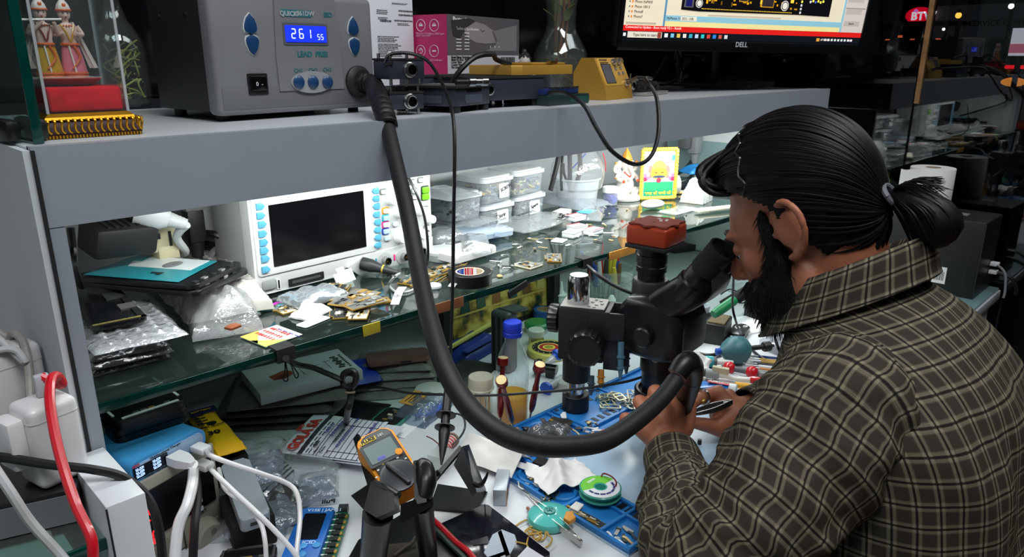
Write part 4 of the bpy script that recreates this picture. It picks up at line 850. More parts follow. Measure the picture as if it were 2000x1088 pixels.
b=MB(mt((14,16,20),.25));b.prism(rrect(w,d,.010),0,.005,bev=.0012);b.build('panel',o)
b=MB(mt((30,32,34),.4));b.prism(rrect(w,.008,.003,3,0,-d/2+.005),.005,.0065);b.prism(rrect(.008,d,.003,3,w/2-.005,0),.005,.0065);b.prism(rrect(w,.008,.003,3,0,d/2-.005),.005,.0065);b.build('rim',o)
b=MB(mt((186,170,96),.4,.5));
for i in range(7):b.box((-w*.4+i*w*.12,-d/2+.004,.0068),(.008,.0035,.001))
b.build('contacts',o)
MB(mt((60,62,64),.35)).box((w*.25,-d*.06,.0062),(.02,.03,.002)).build('flex_part',o);MB(PCBC[3]).box((w*.32,-d*.28,.0062),(.018,.022,.002)).build('flex_part',o);MB(mt((110,110,108),.5)).box((-w*.28,d*.3,.0056),(.02,.014,.001)).build('foil_patch',o)
c,rz,w,d=quad(((300,606),(420,552),(355,497),(236,540)),G+.052)
for k,lb in((0,'black phone screen frame under the one with teal film'),(1,'phone screen frame with teal protective film, on the bubble pouch')):
 o=thing('phone_screen',lb,'phone screen',c+V((-.003*k,.004*k,.0005+.0075*k)),rz+.05*k,GS)
 MB(mt((16,17,19),.3)).prism(rrect(w*(1-.03*k),d*(1-.03*k),.012),0,.006,bev=.0015).build('frame',o)
 b=MB(PCBC[3]);
 for i in range(5):b.box((-w*.36+i*w*.16,-d*.44,.0066),(.008,.006,.0016),PCBC[(i*2)%4]);b.box((w*.46,-d*.36+i*d*.15,.0064),(.005,.009,.001))
 b.build('contacts',o)
 if k:
  b=MB(mt((34,134,146),.3));b.prism([(-w*.44,-d*.34),(w*.40,-d*.28),(w*.42,d*.44),(-w*.42,d*.46)],.0072,.0078);fm=b.build('film',o);fm['label']='teal protective film'
  b=MB(mt((214,222,224),.25));b.prism([(-w*.02,-d*.24),(w*.39,-d*.22),(w*.41,d*.43),(-w*.02,d*.3)],.0078,.0082);b.prism([(w*.18,d*.28),(w*.41,d*.3),(w*.41,d*.43),(w*.18,d*.43)],.0082,.0084,mt((34,134,146),.3));b.sph((w*.14,-.002,.0085),(.016,.012,.0012),mt((120,122,124),.5),12);b.build('window',fm)
  b=MB(BLACK);b.box((-w*.22,-d*.08,.0083),(.011,.005,.0006));b.box((-w*.2,-d*.03,.0083),(.005,.011,.0006));b.build('plus_mark',fm)
# power strip under the overhead shelf, with plugs
o=thing('power_strip','grey socket strip fixed under the overhead shelf at the near end','power strip',V((.42,1.17,1.145)))
MB(mt((200,198,190),.5)).box((0,0,0),(.42,.05,.034),bev=.004).build('housing',o)
b=MB(BLACK)
for x in(-.15,-.08,0,.08,.15):b.cyl((x,-.0255,0),(x,-.024,0),.011,n=16)
b.build('socket_holes',o)
o=thing('mains_adapter','black mains adapter plugged in under the shelf beside the post','adapter',aty(232,462,1.04),R(8),rot=(.25,.1,R(12)))
MB(mt((22,22,24),.6)).box((0,0,.0),(.085,.05,.042),bev=.006).build('housing',o);b=MB(MATTE)
for i in range(5):b.box((-.024+i*.01,0,.0215),(.004,.036,.002))
b.build('vents',o);MB(STEEL).box((0,.06,.004),(.02,.07,.006)).build('pins',o)
o=thing('mains_plug','cream multi plug adapter hanging under the shelf beside white plug','plug',aty(308,462,1.08))
CRM=mt((192,184,150),.5);MB(CRM).box((0,0,0),(.042,.05,.036),bev=.004).build('body',o);MB(CRM).box((.004,-.01,-.024),(.03,.034,.03),bev=.004).build('nose',o);b=MB(BLACK);b.box((.008,-.0255,0),(.004,.001,.022));b.box((-.01,-.0255,.006),(.01,.001,.008));b.build('slots',o)
o=thing('mains_plug','round white moulded plug with a thick white cord, under the shelf','plug',aty(312,424,1.03))
WG=mt((196,198,200),.45);b=MB(WG);b.lathe([(.02,-.03),(.021,-.01),(.018,.002),(.011,.012)],(0,0,0),(.8,-.35,-.35),n=20);b.build('body',o)
ax=V((.8,-.35,-.35)).normalized();b=MB(WG);b.lathe([(.0105-.0007*i,.012+.005*i+e)for i in range(5)for e in(0,.003)],(0,0,0),ax,n=14);b.build('strain_relief',o)
L0=o.location;b=MB(WG);b.tube([ax*.035,aty(345,462,1.04)-L0,aty(362,490,1.06)-L0,aty(352,494,1.08)-L0,aty(330,492,1.1)-L0],.0058,None,10);b.build('cord',o)
o=thing('mains_plug','black moulded plug pointing straight down from the socket strip','plug',aty(379,440,1.10))
MB(mt((16,17,18),.5)).box((0,0,0),(.026,.026,.05),bev=.004).build('body',o);MB(mt((110,112,112),.5)).box((0,0,.031),(.03,.03,.014),bev=.002).build('collar',o)
b=MB(mt((16,17,18),.5));b.lathe([(.0115-.0007*i,-.025-.005*i-e)for i in range(5)for e in(0,.003)],(0,0,0),n=14);b.build('strain_relief',o)
b=MB(BLACK);b.tube([(0,0,-.045),(.002,.004,-.06),(.006,.03,-.085)],.0058,None,10);b.build('cord',o)
o=thing('mains_adapter','flat grey adapter block with a curved grey cable behind the oscilloscope','adapter',aty(415,418,1.15))
MB(mt((168,170,164),.5)).box((0,0,0),(.045,.04,.05),bev=.004).build('housing',o);L0=o.location
b=MB(mt((150,152,150),.5));b.tube([(-.02,-.015,-.026),aty(430,450,1.13)-L0,aty(455,432,1.12)-L0,aty(458,404,1.11)-L0,aty(444,396,1.12)-L0],.0062,None,10);b.build('cord',o)
cable('mains_cable','grey cable drooping behind the oscilloscope case',[aty(395,460,1.14),aty(425,468,1.13),aty(440,478,1.12),aty(420,490,1.12),aty(408,505,1.12)],.006,mt((120,120,122),.5))
cable('mains_cable','black cable crossing behind the black plug to the oscilloscope',[aty(395,455,1.12),aty(420,458,1.10),aty(450,470,1.09)],.0055,CB)
one(MB(MATTE).box((0,0,.04),(.05,.07,.08),bev=.003),'power_brick','black power brick standing beside the oscilloscope side','adapter',at(452,548,G)+V((.01,.06,.0005)),.2)
cable('mains_cable','black cord hanging inside the shelf post',[aty(138,445,.84),aty(142,480,.84),aty(146,520,.85),at(160,560,G+.06)],.004,CB)
# clear tubs
TUB=clear((238,243,246),.24,.12,1.0,body=(226,232,236),nm='clear_tub');LID=clear((240,244,246),.55,.3,.9,body=(236,240,242),nm='milky_lid')
def tub(label,fl,f2,z,d,h,seed,pal,lab=None,group='clear parts tubs',lidth=.009):
 A,B=at(fl[0],fl[1],z),at(f2[0],f2[1],z);rz=math.atan2(B.y-A.y,B.x-A.x);w=(B-A).length
 o=thing('parts_tub',label,'plastic tub',A+EPS,rz,group);cx,cy=w/2,d/2
 def rg(k,zz):return[V((cx+x,cy+y,zz))for x,y in rrect(w*k,d*k,.012)]
 b=MB(TUB);b.ring([rg(.90,0),rg(.94,.003),rg(.99,h)],None,(True,False));b.build('tub',o)
 b=MB(LID);b.prism(rrect(w+.006,d+.006,.014,5,cx,cy),h-.004,h+.004,bev=.001);b.prism(rrect(w-.006,d-.006,.012,5,cx,cy),h+.004,h+lidth-.002,bev=.001);b.build('lid',o)
 rnd=random.Random(seed);b=MB()
 for i in range(70):
  zz=rnd.uniform(.005,h*.72);x,y=cx+rnd.uniform(-.4,.4)*w,cy+rnd.choice((rnd.uniform(-.42,-.3),rnd.uniform(-.4,.4)))*d
  b.box((x,y,zz),(rnd.uniform(.006,.02),rnd.uniform(.003,.012),rnd.uniform(.001,.006)),pal[rnd.randrange(len(pal))],rot=Matrix.Rotation(rnd.uniform(-1,1),4,V((rnd.random(),rnd.random(),rnd.random()+.1)).normalized()))
 c_=b.build('contents',o);c_['kind']='stuff'
 if lab:
  b=MB(mt((238,240,240),.6));lx,lw=lab[0]*w,lab[1]*w;b.prism(rrect(lw,h*.62,.003,3,lx,h*.48),0,.0006,None,M=TR((0,.0,0))@RX(-.04)@FRONT);lb=b.build('label',o)
  text(lab[2],.0105,INK,lb,TR((lx-lw*.38,-.0008,h*.5))@RY(-.25)@FRONT,bold=.0002,name='handwriting')
 return o,w,rz
PA=[mt(c,.45)for c in((52,60,72),(96,100,104),(190,176,130),(60,110,160),(150,96,60))];PB=[mt(c,.45)for c in((56,66,78),(70,120,160),(200,170,120),(150,150,150))];PD=[mt(c,.45)for c in((60,64,70),(86,90,92),(120,120,116),(196,196,196))]
o,wE,_=tub('clear tub of grey parts with white label, right below the topmost right tub',(1008,433),(1066,419),G,.09,.047,1,PD,(.62,.34,'Spare'))
o,wD,_=tub('clear tub of dark parts with white label, below the wide labelled tub',(943,452),(1006,437),G,.09,.045,2,PD,(.62,.34,'Strip'))
tub('wide clear tub of blue and tan parts, white label, topmost left of the stack',(946,402),(1004,389),G+.0565,.09,.047,3,PB,(.66,.32,'SCREWS'))
tub('clear tub of blue grey connectors on top of the stack by the hanging cables',(1008,385),(1064,372),G+.0585,.09,.046,4,PA)
tub('shallow clear tub holding dark flex parts under the lidded dark tub',(878,463),(948,448),G,.08,.018,5,PD)
bag('zip_bag','flat grey zip bag lying between two stacked tubs',((890,450),(962,432),(930,415),(880,430)),G+.0285,.003,CLB,.002,3)
o,wC,_=tub('clear tub packed with black parts on the shallow tub',(884,436),(944,422),G+.0345,.08,.046,6,[mt((30,32,36),.4),mt((44,46,52),.4),mt((150,150,150),.4)])
o=thing('plastic_cup','clear plastic cup of small parts just behind the oscilloscope edge','cup',at(861,452,G)+EPS)
b=MB(TUB);b.lathe([(.021,0),(.023,.004),(.027,.048),(.030,.0485),(.030,.052)],n=28,cap=(True,False));b.build('cup',o)
b=MB();rnd=random.Random(5)
for i in range(30):b.sph((rnd.uniform(-.013,.013),rnd.uniform(-.013,.013),rnd.uniform(.007,.03)),rnd.uniform(.002,.005),[mt((196,170,130),.5),mt((150,160,190),.5),mt((210,210,214),.4),mt((214,150,120),.5)][i%4],8)
b.build('contents',o)['kind']='stuff'
for i in range(5):bag('zip_bag',('flat clear bag with brown strips, %s of the pile behind the oscilloscope'%('lowest','second','third','fourth','topmost')[i]),((838,398+1),(905,384),(880,365),(830,375)),G+.056+.0095*i,.005,CLB,.004,50+i,group='bags behind the oscilloscope')
one(MB(mt((196,150,108),.6)).box((0,0,.02),(.05,.02,.05)),'card_box','tan card box under the pile of flat clear bags','box',at(866,420,G)+V((.03,.06,.0005)),.1)
c,rz,w,d=quad(((903,476),(992,460),(960,440),(878,452)),G+.006);o=thing('flat_box','flat clear blue tinted box with snap lid in front of the tubs','box',c+EPS,rz)
PALE=clear((214,230,244),.42,.2,.9,body=(206,222,240));MB(PALE).prism(rrect(w,d,.006),0,.008,bev=.001).build('tray',o);MB(clear((222,236,248),.5,.2,.9,body=(222,234,246))).prism(rrect(w*1.01,d*1.01,.006),.0082,.0125,bev=.001).build('lid',o);MB(PALE).box((.01,-d/2-.001,.007),(.012,.002,.008)).build('latch',o)
bag('zip_bag','long clear zip bag with handwriting and red seal, before the tubs',((985,462),(1096,437),(1066,413),(980,444)),G+.004,.010,CLB,.005,60,bend=.004)
c=at(1037,436,G+.02);zb=bpy.data.objects['zip_bag.006']
text('SCREWS',.014,mt((60,62,70),.5),zb,TR((-.04,.0,.024))@RZ(.1),bold=.0002,name='handwriting')
bag('zip_bag','pale grey zip bag of flat cables right of the lower tub',((1078,418),(1150,402),(1128,376),(1070,384)),G+.016,.010,clear((214,220,226),.4,.2,1.0,body=(176,184,192),bump=.8,bscale=60),.004,61)
bag('zip_bag','small clear bag with a blue label beside the big bucket',((1118,434),(1170,430),(1186,412),(1135,405)),G+.003,.009,CLB,.006,62)
one(pillow(.045,.03,.001,.001,4,mt((80,160,214),.4),8),'blue_label','blue label inside the small clear bag','label',at(1146,413,G+.017),.2)
o=one(MB(mt((206,200,192),.5)).box((0,0,.008),(.05,.028,.016),bev=.001),'card_tray','shallow cardboard tray of black flex bits behind the zip bags','tray',at(1097,425,G)+EPS,.3)
for i in range(6):one(MB(MATTE).sheet(lambda u,v:((u-.5)*.03,(v-.5)*.006,.003*math.sin(u*4+i)),8,1,.0006),'flex_strip','black flex strip lying in the shallow cardboard tray','flex cable',at(1095+(i%3)*7,419+(i//3)*4,G+.019),.5+i,'flex strips in the cardboard tray')
bag('clear_bag','clear bag with a small metal cylinder in front of the blue tinted box',((895,500),(960,495),(955,472),(905,470)),G+.015,.012,CLB,.006,63)
MBc=MB(STEEL);MBc.cyl((-.012,0,.007),(.012,0,.007),.006,n=16);one(MBc,'metal_cylinder','small metal cylinder inside the clear bag','part',at(915,490,G+.017),.4)
c,rz,w,d=quad(((880,520),(962,494),(930,480),(850,500)),G+.006);one(MB(mt((218,216,214),.4)).prism(rrect(w,d,.008),0,.012,bev=.003),'plastic_case','off white slab shaped case under the clear bag with the cylinder','case',c+EPS,rz)
o=thing('round_lid_box','round milky lid box standing right beside the oscilloscope end','box',at(868,505,G)+EPS);MB(MILK).lathe([(.03,0),(.031,.004),(.031,.011)],n=32).build('tray',o);MB(LID).lathe([(.0325,.0112),(.0325,.016),(.030,.018),(.001,.0185)],n=32).build('lid',o)
for i,(q,z,lb)in enumerate(((((835,492),(880,478),(868,462),(832,470)),G,'lowest crumpled clear bag beside the oscilloscope end'),(((836,480),(905,468),(890,455),(836,460)),G+.014,'crumpled clear bag on top beside the oscilloscope end'))):bag('clear_bag',lb,q,z,.012,CLB,.006,70+i)
o=thing('tape_roll','black electrical tape roll with blue and red label inside its core','tape',at(918,553,G)+EPS,.3)
b=MB(mt((14,14,16),.35));n=40;b.lathe([(.0225,0),(.034,0),(.0345,.0005),(.0345,.0185),(.034,.019),(.0225,.019)],n=n,cap=(False,False));b.build('tape',o)
b=MB(mt((208,184,150),.6));b.lathe([(.0225,0),(.0225,.0192),(.0205,.0192),(.0205,0)],n=n,cap=(False,False));b.build('core',o)
b=MB(mt((30,90,200),.4));b.ring([[V((.0203*math.cos(a),.0203*math.sin(a),z))for a in[R(60+i*8)for i in range(12)]]for z in(.001,.0185)],None,(False,False),False);b.ring([[V((.0203*math.cos(a),.0203*math.sin(a),z))for a in[R(15+i*6)for i in range(8)]]for z in(.001,.0185)],mt((214,50,60),.4),(False,False),False);b.build('core_label',o)
b=MB(mt((238,238,238),.6));b.ring([[V((.02035*math.cos(a),.02035*math.sin(a),z))for a in[R(i*10)for i in range(18)]]for z in(.001,.0185)],None,(False,False),False);b.build('label_ground',o)
one(MB(clear((232,236,238),.35,.1,1.2)).sheet(lambda u,v:((u-.5)*.035,(v-.5)*.012,.004*math.sin(u*5)+.0045),8,2,.0004),'tape_strip','loose strip of clear tape in front of the black tape roll','tape',at(893,560,G),.3)
for i,(px,py,w,d,rz,ba,lb)in enumerate(((1030,519,.034,.042,.1,2,'white edged sim sized board standing alone on the glass right of the tape'),(1080,505,.055,.03,.75,3,'long grey board near the glass edge right of the tape roll'),(845,540,.07,.035,.2,0,'dark board with white flecks behind the air hose'),(835,549,.075,.03,.4,5,'teal dark board lowest behind the air hose'),(870,527,.06,.03,.1,0,'dark board with pale contacts left of the tape roll'),(810,545,.07,.03,.35,5,'teal flex board between oscilloscope and hose'),(895,520,.05,.02,.5,3,'small pale board behind the tape roll'))):
 pcb('phone_board',lb,at(px,py,G),rz,w,d,80+i,ba,4 if i==0 else 1,.002,'phone boards scattered on the glass shelf',.0 if i not in(2,4)else.0035,dens=1.6)
one(MB(MILK).lathe([(.011,0),(.0125,.001),(.0125,.004),(.0115,.005)],n=24),'milky_disc','round milky cap on the glass left of the black tape roll','cap',at(847,562,G)+EPS)
rnd=random.Random(8);pal=[mt((190,190,186),.4,.5),mt((60,64,66),.5),mt((206,180,120),.4,.4),mt((230,230,228),.6)]
def bit(kind,i,lb,px,py,z,g):
 b=MB(pal[i%4]);w,d=rnd.uniform(.008,.022),rnd.uniform(.004,.010)
 if i%3==0:b.prism([(-w/2,-d/2),(w/2,-d/2),(w/2,0),(0,d/2),(-w/2,d/3)],0,.0012)
 elif i%3==1:b.sheet(lambda u,v:((u-.5)*w*1.4,(v-.5)*d*.5+.003*math.sin(u*5),.0008+.0012*math.sin(u*3)),6,1,.0005)
 else:b.box((0,0,.001),(w,d*.5,.0016));b.box((w*.3,0,.002),(w*.2,d*.8,.001),pal[(i+1)%4])
 one(b,kind,lb,'part',at(px,py,z)+EPS,rnd.uniform(0,3),g)
spots=[(1005,478),(1020,470),(1040,468),(1052,474),(985,500),(960,530),(975,540),(990,525),(1000,520),(1060,455),(1075,468),(1015,484),(1128,462),(1165,445),(1180,440),(1188,456),(1200,462),(1168,472),(1193,470),(1160,462),(1190,418),(1205,408),(1225,410),(1195,400),(1175,420),(1218,402),(1150,440),(1180,405),(975,520),(1045,488),(950,545),(968,512),(1325,412),(1340,420),(1060,485),(1110,480)]
for i,(px,py)in enumerate(spots):bit('loose_part',i,'tiny loose phone part lying on the glass shelf',px,py,G,'loose parts on the glass shelf')
for i,(px,py,lf,c,lb)in enumerate(((1127,450,0,(226,60,70),'small white box with red lid edge, lower of two'),(1124,440,.0112,(226,60,70),'small white box with red lid edge, upper of two'),(1158,457,0,(226,60,70),'small white box with red lid stripe standing alone on the glass'),(1117,462,0,(236,240,242),'small all white box near the flat white card'))):
 o=thing('part_box',lb,'box',at(px,py,G)+EPS+V((0,0,lf)),-.1+.1*i,'small white part boxes')
 MB(mt((230,234,236),.4)).box((0,0,.004),(.036,.026,.008),bev=.001).build('tray',o);MB(clear((240,246,248),.6,.2,.8)).box((0,0,.0095),(.037,.027,.003),bev=.001).build('lid',o)
 b=MB(mt(c,.5));b.box((-.0,.0115,.0112),(.035,.003,.0004));b.box((0,-.0115,.0112),(.035,.003,.0004));b.build('stripe',o)
one(MB(mt((236,236,234),.6)).box((0,0,.001),(.028,.024,.002)),'white_card','flat square white card in front of the all white box','card',at(1092,471,G)+EPS,.35)
# hanging cables
for i,(q,lb)in enumerate(((((1092,285),(1090,310),(1082,345),(1075,372)),'thick black cable hanging nearest the tubs'),(((1102,285),(1098,312),(1096,345),(1097,372)),'thin black cable hanging second from the tubs'),(((1112,285),(1113,315),(1113,345),(1114,372)),'straight black cable hanging third from the tubs'),(((1131,285),(1133,320),(1130,345),(1118,376)),'black cable curving inward, hanging farthest from the tubs'),(((1100,320),(1102,340),(1110,360),(1114,376)),'thin bowed black cable crossing between the hanging cables'))):
 cable('hanging_cable',lb,[aty(px,py,1.09)for px,py in q],.0055 if i not in(1,4)else.0032,CB);bpy.data.objects['hanging_cable'+('.%03d'%i if i else '')]['group']='cables hanging under the shelf'
cable('blue_wire','thin blue wire slanting under the overhead shelf',[aty(1144,300,1.1),aty(1128,318,1.12),aty(1112,334,1.14)],.0016,mt((40,80,220),.4))
# bucket wrapped in a bag, jar, idol, picture
o=thing('parts_bucket','large milky bucket wrapped in a clear bag with a red seal','bucket',at(1158,412,G)+V((0,.05,.0005)))
b=MB(MILK);b.lathe([(.043,0),(.045,.004),(.052,.068),(.056,.070),(.056,.074)],n=36,cap=(True,False));b.build('bucket',o)
b=MB(BAG);b.ring([[V((r*(1+.12*noise.noise(V((math.cos(a*PI/16)*3,math.sin(a*PI/16)*3,z*30))))*math.cos(a*PI/16),r*(1+.1*noise.noise(V((math.sin(a*PI/16)*3,4,z*40))))*math.sin(a*PI/16),z))for a in range(32)]for z,r in((.05,.058),(.075,.064),(.10,.062),(.125,.05),(.145,.036),(.16,.02))]);bb=b.build('bag',o)
b=MB(mt((226,60,70),.5));b.tube([(.03,-.05,.13),(.045,-.047,.105),(.054,-.04,.085)],.0012,None,6);b.build('seal',bb)
o=thing('jar','small white lidded jar full of blue chips beside the white idol','jar',at(1199,401,G)+V((0,.012,.0005)))
b=MB(clear((220,232,250),.2,.1,1));b.lathe([(.017,0),(.018,.002),(.018,.03)],n=28);b.build('jar',o);MB(mt((240,242,242),.4)).lathe([(.0195,.0302),(.0195,.042),(.018,.0435),(.001,.044)],n=28).build('lid',o)
b=MB(mt((50,92,220),.4));rnd=random.Random(7)
for i in range(40):a=rnd.uniform(0,6.3);r=.0135*rnd.random()**.4;b.box((r*math.cos(a),r*math.sin(a),rnd.uniform(.005,.025)),(.008,.008,.0015),rot=Matrix.Rotation(rnd.uniform(0,3),4,V((rnd.random(),rnd.random(),1)).normalized()))
b.build('contents',o)['kind']='stuff'
o=thing('idol','white porcelain seated idol with elephant head and orange accents','idol',at(1228,392,G)+V((.01,.02,.0005)),-.3);o.scale=(1.12,1.12,1.22)
IV=mt((240,234,226),.3,coat=.4);b=MB(IV);b.lathe([(.036,0),(.038,.004),(.036,.009),(.032,.011)],n=32);b.build('plinth',o)
b=MB(IV);b.sph((0,0,.028),(.021,.017,.02));b.sph((0,-.003,.047),(.015,.0125,.016))
for sx in(-1,1):b.tube([(sx*.012,.0,.017),(sx*.03,-.010,.016),(sx*.008,-.020,.015)],[.0085,.0078,.005],None,12);b.tube([(sx*.014,0,.054),(sx*.026,-.004,.045),(sx*.02,-.018,.04)],[.0055,.005,.004],None,10);b.tube([(sx*.013,.004,.056),(sx*.028,.004,.06),(sx*.027,-.002,.073)],[.0055,.0046,.0035],None,10);b.sph((sx*.0165,.002,.0705),(.0075,.0022,.009))
b.sph((0,-.002,.07),(.012,.012,.0125));b.tube([(0,-.012,.069),(.0015,-.019,.060),(.004,-.020,.050),(-.002,-.021,.043),(-.007,-.0205,.044)],[.0052,.0044,.0036,.003,.0024],None,10);b.build('body',o)
b=MB(mt((236,160,60),.35,coat=.3));b.lathe([(.0115,.078),(.0125,.082),(.010,.088),(.006,.096),(.003,.100),(.0015,.104)],(0,-.001,0),n=24,wob=lambda a:1+.05*math.cos(8*a));b.tor((0,-.001,.0795),.0118,.0015,n=20)
for sx in(-1,1):b.sph((sx*.028,-.001,.075),.0032,None,8);b.sph((sx*.019,-.02,.0395),.0034,mt((226,80,40),.4),8);b.tor((sx*.0265,-.004,.0455),.0056,.001,n=12)
b.tube([(-.012,-.010,.058),(0,-.0165,.048),(.012,-.010,.058)],.0014,mt((220,70,40),.4),6);b.build('ornaments',o)
b=MB(mt((40,36,40),.4))
for sx in(-1,1):b.sph((sx*.0046,-.0128,.0725),(.0016,.0008,.0011),None,8)
b.build('eyes',o)
A,B=at(1247,384,G),at(1320,391,G);rz=math.atan2(B.y-A.y,B.x-A.x);w=(B-A).length
A,B=at(1250,389,G),at(1322,392,G);c=(A+B)/2;rz=-.62;w=.118;Mf=TR(c)@RZ(rz)
def solve_w():
 l0=lp(Mf,1248,380,1,0).x;l1=lp(Mf,1321,380,1,0).x;return l0,l1
x0,x1=solve_w();w=x1-x0;zt=lp(Mf,1285,288,1,0).z;h=zt
o=thing('picture_frame','small devotional picture in a twisted yellow frame on the glass shelf','picture',c+EPS,rz);YF=mt((240,200,70),.45,coat=.2)
MB(mt((246,246,240),.6)).box(((x0+x1)/2,.003,h/2),(w-.006,.005,h-.006)).build('backing',o)
b=MB(YF);t_=.0048
for(a,cc)in(((x0+t_,0,t_),(x1-t_,0,t_)),((x0+t_,0,h-t_),(x1-t_,0,h-t_)),((x0+t_,0,t_),(x0+t_,0,h-t_)),((x1-t_,0,t_),(x1-t_,0,h-t_))):
 a,cc=V(a),V(cc);n=40;b.tube([a+(cc-a)*(i/n)for i in range(n+1)],[t_*(1+.14*math.sin(i*2.2))for i in range(n+1)],None,10,smooth=False)
b.build('frame',o)
pb_=o;b=MB();cx=(x0+x1)/2
def dot(x,z,rx,rz_,mat,y=-.0004):b.prism([(cx+x+rx*math.cos(a*PI/10),z+rz_*math.sin(a*PI/10))for a in range(20)],0,.0004,mat,M=TR((0,y,0))@FRONT)
GRN=mt((40,176,110),.6);iw=w-.022
b.box((cx,-.0002,.034),(iw,.0006,.022),GRN);b.box((cx,-.0003,.0165),(iw,.0006,.0125),mt((20,150,120),.6))
dot(0,.074,.02,.024,mt((246,206,90),.6));dot(0,.066,.0215,.014,mt((240,186,60),.6),-.0007);dot(-.022,.07,.006,.016,mt((236,130,120),.6));dot(.022,.07,.006,.016,mt((236,130,120),.6));dot(0,.058,.016,.003,mt((60,70,110),.6),-.001);dot(0,.049,.006,.006,mt((220,50,80),.6),-.001)
for sx in(-1,1):dot(sx*.008,.068,.003,.0016,mt((120,70,60),.6),-.0011);dot(sx*.034,.057,.009,.009,mt((226,120,170),.6));dot(sx*.036,.052,.005,.005,mt((210,50,90),.6),-.0008);dot(sx*.028,.064,.004,.006,mt((246,226,160),.6),-.0008)
dot(.028,.094,.012,.003,mt((190,140,220),.6));dot(.036,.104,.005,.007,mt((80,200,190),.6));b.build('print',o)
for i in range(1):texts([('\u092d\u0917\u0924 \u0915\u0940 \u0935\u093e\u0923\u0940 \u0915\u0940 \u091c\u092f',.0105,TR((cx-iw*.46,-.001,.0165))@FRONT,'LEFT',.0002)],mt((236,226,60),.5),o)
o=one(MB(mt((244,244,244),.25,coat=.3)).sph((0,0,.011),(.032,.019,.011),n=24),'earbud_case','rounded white earbud case lying before the picture frame','case',at(1274,408,G)+EPS,-.3)
one(pillow(.1,.05,.003,.003,14,CLB,12,25),'clear_bag','flat clear bag lying between earbud case and crumpled film','bag',at(1325,412,G)+EPS,0)
one(pillow(.075,.06,.03,.014,15,clear((248,248,246),.4,.15,1.3,body=(240,240,236),bump=1,bscale=80),24,40),'plastic_film','crumpled ball of clear wrapping film behind the white strip','film',at(1360,393,G)+EPS,.2)
o=thing('clear_tape_roll','roll of clear tape standing on edge beside the picture frame','tape',at(1328,385,G)+V((.02,.03,.026)),0);b=MB(clear((238,242,242),.4,.1,1.2));ax=(.8,-.6,0);b.lathe([(.014,-.008),(.025,-.008),(.025,.008),(.014,.008),(.014,-.008)],(0,0,0),ax,n=32,cap=(False,False));b.build('tape',o);b=MB(mt((226,222,214),.5));b.lathe([(.0135,-.0085),(.0135,.0085),(.012,.0085),(.012,-.0085),(.0135,-.0085)],(0,0,0),ax,n=28,cap=(False,False));b.build('core',o)
c=at(1400,415,G);one(MB(mt((246,240,214),.4)).box((0,0,.006),(.12,.022,.008),bev=.003),'white_strip','cream plastic strip on the glass near the forehead','strip',at(1400,413,G)+EPS,-.35)
one(MB(mt((226,180,110),.5)).box((0,0,.004),(.2,.007,.006),bev=.002),'wooden_stick','light wooden stick lying behind the crumpled film','stick',at(1385,376,G)+EPS,-.5)
o=thing('tablet','dark tablet with pale rim leaning behind the wooden stick','tablet',*quad(((1335,384),(1425,396),(1410,352),(1338,350)),G)[:2]);MB(mt((22,24,28),.25)).prism(rrect(.17,.13,.01),.003,.012,bev=.001).build('panel',o);MB(WHITE).prism(rrect(.174,.134,.011),.0004,.0030).build('rim',o)
one(pillow(.11,.06,.012,.004,17,mt((40,140,214),.35,bump=.4),14,16),'blue_pouch','bright blue plastic pouch behind the dark tablet','pouch',atx(1368,330,1.82)+V((0,0,-.008)),-.4)
o=thing('mains_plug','grey moulded plug with ribbed neck hanging under the shelf near the hair','plug',aty(1358,283,1.12));GPL=mt((140,142,144),.45)
MB(GPL).box((0,0,0),(.036,.03,.05),bev=.005).build('body',o);b=MB(GPL);b.lathe([(.0125-.0007*i,-.025-.006*i-e)for i in range(5)for e in(0,.0035)],n=14);b.build('strain_relief',o)
L0=o.location;b=MB(mt((110,112,114),.5));b.tube([(0,0,-.054),aty(1361,325,1.12)-L0,aty(1350,345,1.1)-L0,aty(1330,358,1.08)-L0,aty(1318,366,1.07)-L0],.0058,None,10);b.build('cord',o);MB(mt((90,92,94),.4)).box((-.03,.015,.01),(.03,.03,.04),bev=.004).build('socket_block',o)
cable('mains_cable','black cable curving down behind the picture frame from the shelf',[aty(1353,296,1.14),aty(1352,312,1.13),aty(1340,328,1.12),aty(1322,340,1.11),aty(1300,356,1.1)],.006,CB)
def clip(px,py,lb):
 p=aty(px,py,.779);o=thing('binder_clip',lb,'clip',V((p.x,.7765,G+.001)))
 b=MB(MATTE);b.box((0,-.0015,-.006),(.024,.002,.018),bev=.0006);b.box((0,.009,.0018),(.024,.022,.0018));b.box((0,.009,-.0142),(.024,.022,.0018));b.build('spring',o)
 for sx in(-1,1):
  b=MB(mt((28,28,30),.4,.6));b.tube([(sx*.003,-.0025,-.013),(sx*.006,-.006,-.024),(sx*.010,-.008,-.034),(sx*.006,-.009,-.037),(sx*.004,-.008,-.030),(sx*.003,-.0035,-.014)],.0008,None,6);b.build('wire_arm',o)
clip(1145,518,'black binder clip on the glass edge above the clear tool bucket');clip(556,690,'black binder clip on the glass edge above the coiled cable')
one(MB(MATTE).box((0,0,0),(.045,.003,.011),bev=.001),'pen_clip','black clip with splayed arms stuck under the glass edge by the painting','clip',V((aty(1010,577,.779).x,.7775,G-.014)),0,rot=(0,-.25,0))
